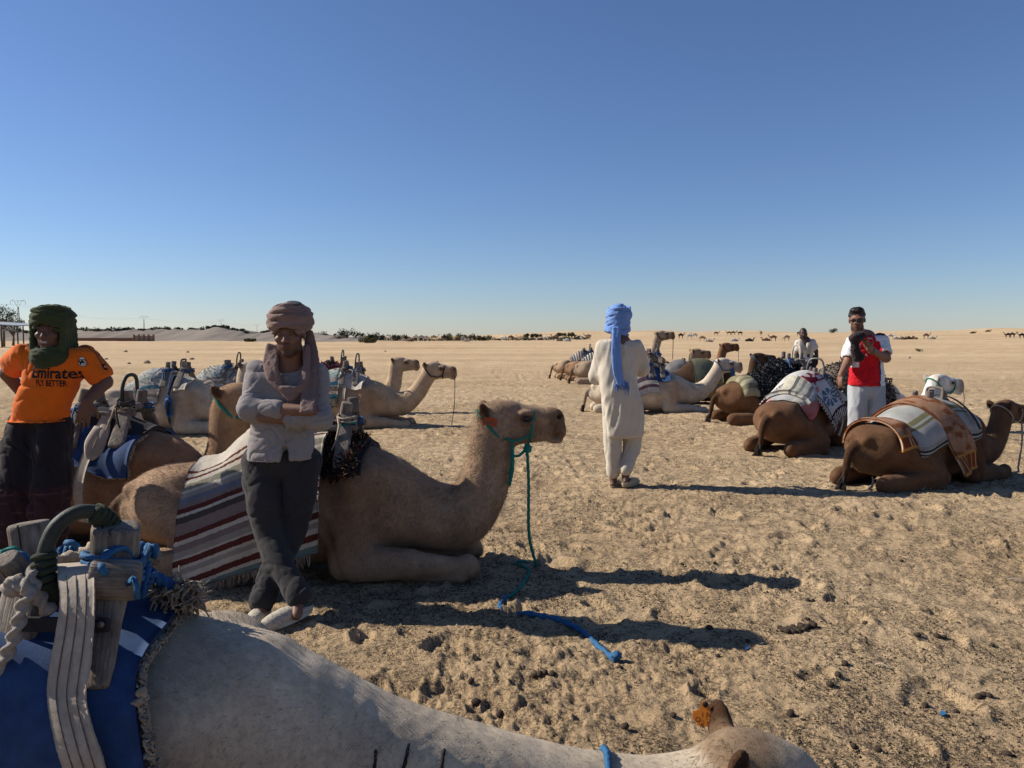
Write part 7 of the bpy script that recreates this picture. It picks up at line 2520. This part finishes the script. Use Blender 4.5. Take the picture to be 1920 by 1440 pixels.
# power pylons: lattice mast with a V head and cross arm
def pylon_parts(h):
    ps = []
    w0, w1 = .55, .16
    for sx in (-1, 1):
        for sy in (-1, 1):
            ps.append(("mast_leg", tube([(sx * w0, sy * w0, 0), (sx * w1, sy * w1, h * .80)], .075, 4, 2)))
    k = 9
    lat = []
    for i in range(k):
        z0, z1 = h * .80 * i / k, h * .80 * (i + 1) / k
        a0 = w0 + (w1 - w0) * i / k; a1 = w0 + (w1 - w0) * (i + 1) / k
        for sy in (-1, 1):
            lat.append(tube([(-a0, sy * a0, z0), (a1, sy * a1, z1)], .04, 4, 2)); lat.append(tube([(a0, sy * a0, z0), (-a1, sy * a1, z1)], .04, 4, 2))
    ps.append(("lattice", join(*lat)))
    for sx in (-1, 1):
        ps.append(("head_arm", tube([(sx * .12, 0, h * .80), (sx * h * .09, 0, h * .955)], .075, 4, 2)))
        ps.append(("insulator", tube([(sx * h * .165, 0, h * .95), (sx * h * .165, 0, h * .865)], .07, 5, 3)))
        ps.append(("cross_arm_tip", tube([(sx * h * .09, 0, h * .98), (sx * h * .165, 0, h * .95)], .06, 4, 2)))
    ps.append(("cross_arm", tube([(-h * .165, 0, h * .955), (h * .165, 0, h * .955)], .075, 4, 2)))
    ps.append(("insulator", tube([(0, 0, h * .955), (0, 0, h * .87)], .07, 5, 3)))
    return ps


_spec = [(38, 300, 16.0, "nearest power pylon, tallest, left of the green head scarf"), (272, 520, 15.5, "power pylon standing behind the brick gateway"), (416, 700, 17.0, "power pylon above the highest crest of the sand bank"), (483, 860, 15.0, "farthest pylon just left of the crossed arm man's turban")]
_tops = []
for px, D, h, lab in _spec:
    x = far_x(px, D); z = gz(x, D) if D < 280 else 0.3
    t = thing("power_pylon", lab, "pylon", (x, D, z), .25, "power pylons")
    for nm, vf in pylon_parts(h):
        mk(nm, vf[0], vf[1], M['steel'], t, False)
    _tops.append([(x + q * h * .165 * .97, D + q * h * .165 * .25, z + h * .865) for q in (-1, 0, 1)])
_tops.insert(0, [(p[0] - 75, p[1] - 120, p[2] + 1) for p in _tops[0]])
for k in range(len(_tops) - 1):
    for q in range(3):
        a, b = np.array(_tops[k][q]), np.array(_tops[k + 1][q])
        m = (a + b) / 2 - [0, 0, np.linalg.norm(b - a) * .012]
        o = mk("power_line", *tube([a, m, b], .012, 4, 16), M['steel'])
        tag(o, ("left", "middle", "right")[q] + (" wire running left from the nearest pylon", " wire between the nearest pylon and the gateway pylon", " wire between the gateway pylon and the crest pylon", " wire between the crest pylon and the farthest")[k], "cable", "power lines")

# ------------------------------------------------------------------ far herd
def standing_camel(name, graze):
    f = Fld(axis_steps((-1.5, 2.0, .055)), axis_steps((-.5, .5, .05)), axis_steps((-.05, 2.5, .055)))
    W = (1, 1, 1)
    f.cap((-.75, 0, 1.30), (.65, 0, 1.28), .30, .30, W, .06, ys=1.2)
    f.ell((-.05, 0, 1.62), (.42, .2, .25), W, .15)
    for sx in (-.72, .62):
        f.cap((sx, .16, 1.2), (sx + (.08 if sx < 0 else .02), .17, .62), .17, .085, W, .05, mir=True)
        f.cap((sx + (.08 if sx < 0 else .02), .17, .62), (sx - .02, .17, .06), .075, .055, W, .02, mir=True)
        f.ell((sx + .05, .17, .05), (.10, .08, .05), W, .03, mir=True)
    if graze:
        f.chain([(.7, 0, 1.3), (1.05, 0, 1.05), (1.3, 0, .7), (1.45, 0, .40)], [.2, .14, .11, .10], W, .06)
        f.cap((1.42, 0, .40), (1.62, 0, .12), .12, .07, W, .04)
    else:
        f.chain([(.7, 0, 1.3), (1.05, 0, 1.22), (1.3, 0, 1.5), (1.42, 0, 1.92)], [.2, .15, .12, .10], W, .06)
        f.cap((1.42, 0, 1.98), (1.80, 0, 1.92), .12, .07, W, .04)
    f.chain([(-1.02, 0, 1.4), (-1.12, 0, 1.1), (-1.1, 0, .75)], [.05, .035, .03], (.5, .5, .5), .02)
    V, F, Cc = f.mesh(1)
    o = mk(name, V, F, M['coat'], None, True, Cc)
    me = o.data; bpy.data.objects.remove(o)
    return me


_up, _gr = standing_camel("body", False), standing_camel("body", True)
_ff = camel_field('upright', .05); _V, _F, _C = _ff.mesh(1)
_o = mk("body", _V, _F, M['coat'], None, True, _C); _ly = _o.data; bpy.data.objects.remove(_o)


def far_camel(px, D, me, yaw, coat, label, group, s=1.0):
    x = far_x(px, D)
    o = bpy.data.objects.new("camel", me); COL.objects.link(o)
    o.location = (x, D, gz(x, D) - .03); o.rotation_euler = (0, 0, rad(yaw)); o.scale = (s,) * 3; o.color = (*coat, 1)
    tag(o, label, "camel", group)


rng = np.random.default_rng(44)
coats = [(.36, .26, .17), (.10, .06, .04), (.50, .44, .36), (.22, .13, .08), (.05, .035, .03), (.58, .54, .48)]
COATN = ['tan', 'dark brown', 'pale', 'brown', 'black', 'white']; POSE = ['standing', 'grazing', 'lying']
herd = [602, 612, 622, 634, 650, 661, 674, 728, 742, 752, 760, 771, 780, 790, 800, 812, 822, 832, 842, 856, 866, 876, 890, 942, 960, 968, 976, 988, 1000, 1012, 1024, 1040, 1052, 1062, 1076, 1090, 1104]
for i, px in enumerate(herd):
    kind = rng.choice(3, p=[.42, .25, .33]); ci = int(rng.integers(6))
    far_camel(px + rng.uniform(-3, 3), rng.uniform(196, 250) if px < 900 else rng.uniform(215, 275), (_up, _gr, _ly)[kind], rng.choice([0, 180, 30, 150, 200, -30]), coats[ci],
              f"{COATN[ci]} {POSE[kind]} camel, {ORD[i]} from the left in the far herd", "far herd on the left", rng.uniform(.85, 1.05))
# singled-out camels across the plain on the right
for px, D, k, yaw, cc, lab in (
        (1246, 236, 1, 170, 2, "small pale camel just right of the highest raised head"), (1276, 262, 0, 20, 4, "dark camel speck beyond the pale one"), (1292, 255, 0, 10, 5, "white camel in the group above the open mouthed camel"),
        (1302, 262, 0, 200, 5, "second white camel in the group above the open mouthed camel"), (1316, 232, 1, 0, 0, "tan grazing camel on the plain above the open mouthed head"), (1328, 205, 2, 0, 2, "pale camel lying on the plain above the open mouthed head"),
        (1342, 330, 0, 0, 3, "brown camel on the low rise above the tall russet head"), (1366, 340, 0, 180, 3, "brown camel pair member, left, on the low rise"), (1374, 342, 0, 0, 1, "dark camel pair member, right, on the low rise"),
        (1387, 330, 0, 180, 4, "near black camel alone on the low rise"), (1376, 222, 2, 10, 5, "white camel lying left of the dark lying one"), (1404, 218, 2, 0, 4, "black camel lying on the plain left of the towel man"),
        (1436, 222, 2, 180, 3, "brown camel lying beside the standing pair"), (1449, 225, 0, 180, 3, "brown camel standing, left of the pair by the towel man"), (1474, 228, 1, 190, 0, "tan camel standing, right of the pair by the towel man"),
        (1668, 235, 0, 10, 5, "white camel just right of the red shirt man"), (1678, 240, 2, 0, 5, "white camel lying right of the red shirt man"), (1690, 238, 2, 20, 0, "tan camel lying in the row right of the red shirt man"),
        (1702, 238, 2, 0, 1, "dark camel lying in the row right of the red shirt man"), (1712, 240, 2, 160, 3, "brown camel lying at the end of the row"), (1735, 250, 0, 0, 3, "brown standing camel beyond the end of the row"), (1746, 246, 2, 0, 2, "pale lying camel beyond the end of the row"),
        (1822, 330, 2, 0, 1, "dark lying camel left of the far hut like clump"), (1850, 335, 2, 0, 3, "brown camel in the far right clump"), (1888, 255, 0, 180, 1, "dark standing camel, first of the far right pair"), (1896, 256, 0, 0, 1, "dark standing camel, second of the far right pair"), (1914, 250, 0, 180, 4, "black camel at the far right edge of the plain"),
        (1426, 335, 0, 90, 1, "dark speck of a camel on the low rise"), (1497, 345, 0, 0, 4, "black speck of a camel behind the towel man")):
    far_camel(px, D, (_up, _gr, _ly)[k], yaw, coats[cc], lab, "far camels on the right", 1.0)

# ------------------------------------------------------------------ stones on the plain
for i, (px, py, r, lab) in enumerate(((275, 681, .16, "brown stone standing on the plain above the shaggy white rug"), (242, 683, .09, "small flat stone left of the brown one"), (360, 674, .13, "pale flat stone beyond the shaggy white rug"), (199, 675, .10, "stone just right of the orange shirt shoulder"),
                                      (352, 660, .14, "far dark stone beyond the pale flat one"), (235, 658, .18, "flat far stone right of the green head scarf"), (820, 678, .07, "small dark stone beyond the sandy camel's head"), (722, 659, .10, "tiny dark stone on the far plain"), (1705, 672, .10, "pale stone on the plain right of the red shirt man"))):
    g_ = gp(px, py, 0)
    o = mk("stone", *blob((0, 0, r * .4), (r * 1.1, r * .8, r * .75), i + 3, .3, 10), M['stone'])
    o.location = g_
    tag(o, lab, "stone", "stones on the plain")
# ------------------------------------------------------------------ droppings and litter on the sand
_dv = [blob((0, 0, 0), (1, .82, .72), k, .16, 9) for k in range(4)]
_dm = []
for v, g in _dv:
    o = mk("dung_pellet", v, g, M['dung']); _dm.append(o.data); bpy.data.objects.remove(o)
rng = np.random.default_rng(99)


def pellet(px, py, r, label, group, lift=.3):
    p = gp(px, py, 0)
    o = bpy.data.objects.new("dung_pellet", _dm[int(rng.integers(4))]); COL.objects.link(o)
    o.location = (p[0], p[1], p[2] + r * lift); o.scale = (r,) * 3
    o.rotation_euler = tuple(rng.uniform(-.4, .4, 2)) + (rng.uniform(0, 6),)
    tag(o, label, "dung", group)


for px, py in ((1468, 1190), (1475, 1193), (1481, 1188), (1487, 1194), (1492, 1188), (1498, 1193), (1504, 1186), (1508, 1191), (1514, 1187), (1521, 1183), (1526, 1186), (1487, 1184), (1500, 1182), (1476, 1186)):
    pellet(px, py, .019, "round dark pellet in the heap of droppings near the shadow's tip", "heap of droppings", .6)
for i, (px, py) in enumerate(((883, 1284), (893, 1328), (937, 1350), (1003, 1271), (1012, 1272), (1022, 1271), (1036, 1273), (1162, 1252), (1172, 1378))):
    pellet(px, py, .017 if px != 893 else .022, f"dark pellet below the blue rope end, {ORD[i]} from the left", "droppings below the rope")
for i, (px, py) in enumerate(sorted(((1514, 1133), (1524, 1134), (1513, 1171), (1556, 1171), (1622, 1181), (1798, 1178), (1757, 1203), (1720, 1204), (1584, 1257), (1571, 1283), (1556, 1297), (1735, 1319), (1845, 1311), (1853, 1313), (1792, 1333), (1834, 1313), (1482, 1350), (1888, 1419), (1600, 1408), (1645, 1420), (1402, 1203), (1345, 1232), (1860, 1218), (1690, 1056), (1885, 1019), (1340, 1061), (1278, 1062), (1262, 1352), (1330, 1180), (1462, 1182), (1770, 1202)))):
    pellet(px, py, rng.uniform(.013, .02), f"scattered dark pellet at the right, {ORD[i]} from the left", "droppings scattered on the right")
for i, (px, py, lab) in enumerate(((1401, 1221, "blue bottle cap lying by the shadow's tip"), (1768, 1349, "light blue bottle cap lying low at the right"))):
    p = gp(px, py, .008)
    v, g = slab(0, 0, 0, .024, .024, .010, rotm(.3, 0, .2), bev=.5)
    o = mk("bottle_cap", v, g, M['rope_blue'] if i == 0 else M['rope_bluelight']); o.location = p
    tag(o, lab, "bottle cap")
# white cord scraps by the right-hand camel, twigs
p0 = gp(1735, 922, .01)
ps = []
for q in range(14):
    a = p0 + np.array([rng.normal(0, .07), rng.normal(0, .03), .01])
    ps.append(tube([a, a + [rng.normal(0, .06), rng.normal(0, .03), .03], a + [rng.normal(.02, .1), rng.normal(0, .05), .0]], .005, 5, 10))
tag(mk("cord_scrap", *join(*ps), M['rope_white']), "tangle of pale cord on the sand under the right hand camel", "cord")
p0 = gp(1628, 926, .01)
tag(mk("cord_scrap", *tube([p0, p0 + [.03, 0, .02], p0 + [.05, .01, .08], p0 + [.035, .01, .12]], [.008, .012, .011, .004], 6, 14), M['rope_white']), "curl of white rag by the right hand camel's hock", "rag")
for i, (px, py, dx, lab) in enumerate(((1640, 1262, .05, "bent pale twig on the sand at the right"), (1890, 1092, .07, "white scrap of straw near the right edge"))):
    p = gp(px, py, .01)
    tag(mk("twig", *tube([p, p + [dx * .5, -.02, .012], p + [dx, -.05, .0]], [.004, .004, .002], 5, 8), M['rope_white'] if i else M['rope_tan']), lab, "twig")

# loose crumbs, straw and chaff: nobody could count it
n1, n2 = 52000, 26000
M['crumb'] = mat_attr('litter', .95, .2, 60, .2, 200, spec=.05)


def scatter(n, seed):
    r = np.random.default_rng(seed)
    out = []
    while sum(len(a) for a in out) < n:
        d = np.exp(r.uniform(math.log(1.9), math.log(17), n))
        a = r.uniform(-.72, .72, n)
        x, y = d * np.sin(a), d * np.cos(a)
        pch = vnoise2(x * 1.3, y * 1.3, 77) + .6 * vnoise2(x * 3.7, y * 3.7, 78) + .5 * vnoise2(x * 9, y * 9, 79)
        keep = r.random(n) < sstep(-.35, .75, pch)
        out.append(np.stack([x, y], -1)[keep])
    p = np.vstack(out)[:n]
    return np.column_stack([p, ground_h(p[:, 0], p[:, 1])])


p = scatter(n1, 3); r_ = np.random.default_rng(4)
sz = r_.uniform(.0016, .0042, n1) * (1 + 1.2 * (r_.random(n1) ** 6)) * (1 + .05 * p[:, 1])
oct_ = np.array([[1, 0, 0], [-1, 0, 0], [0, 1, 0], [0, -1, 0], [0, 0, 1.0], [0, 0, -.6]])
V = p[:, None] + (oct_[None] + r_.normal(0, .25, (n1, 6, 3))) * sz[:, None, None]
V[..., 2] += sz[:, None] * .3
k = np.arange(n1)[:, None] * 6
F = np.vstack([k + np.array([[a, b, c]]) for a, b, c in ((0, 2, 4), (2, 1, 4), (1, 0, 4))])
cr = np.array([(.05, .036, .026), (.10, .075, .05), (.24, .18, .12), (.035, .028, .022), (.42, .33, .23)])[r_.choice(5, n1, p=[.30, .25, .15, .20, .10])]
o = mk("crumbs", V.reshape(-1, 3), F, M['crumb'], None, False, np.repeat(cr, 6, 0)); o["kind"] = "stuff"
p = scatter(n2, 5)
a = r_.uniform(0, 6.28, n2); L = r_.uniform(.008, .032, n2) * (1 + .04 * p[:, 1]); w = r_.uniform(.0007, .0017, n2) * (1 + .10 * p[:, 1])
d = np.stack([np.cos(a), np.sin(a), r_.normal(0, .18, n2)], -1); s = np.stack([-np.sin(a), np.cos(a), np.zeros(n2)], -1)
p[:, 2] += .003
V = np.stack([p - d * L[:, None] / 2 - s * w[:, None], p - d * L[:, None] / 2 + s * w[:, None], p + d * L[:, None] / 2 + s * w[:, None] * .5, p + np.array([0, 0, .002])[None] + s * w[:, None] * 0], 1)
F = np.arange(n2)[:, None] * 4
F = np.vstack([F + np.array([[0, 2, 3]]), F + np.array([[1, 3, 2]]), F + np.array([[0, 3, 1]])])
cr = np.array([(.06, .045, .03), (.12, .09, .06), (.34, .27, .18), (.04, .03, .025)])[r_.choice(4, n2, p=[.35, .25, .15, .25])]
o = mk("chaff", V.reshape(-1, 3), F, M['crumb'], None, False, np.repeat(cr, 4, 0)); o["kind"] = "stuff"
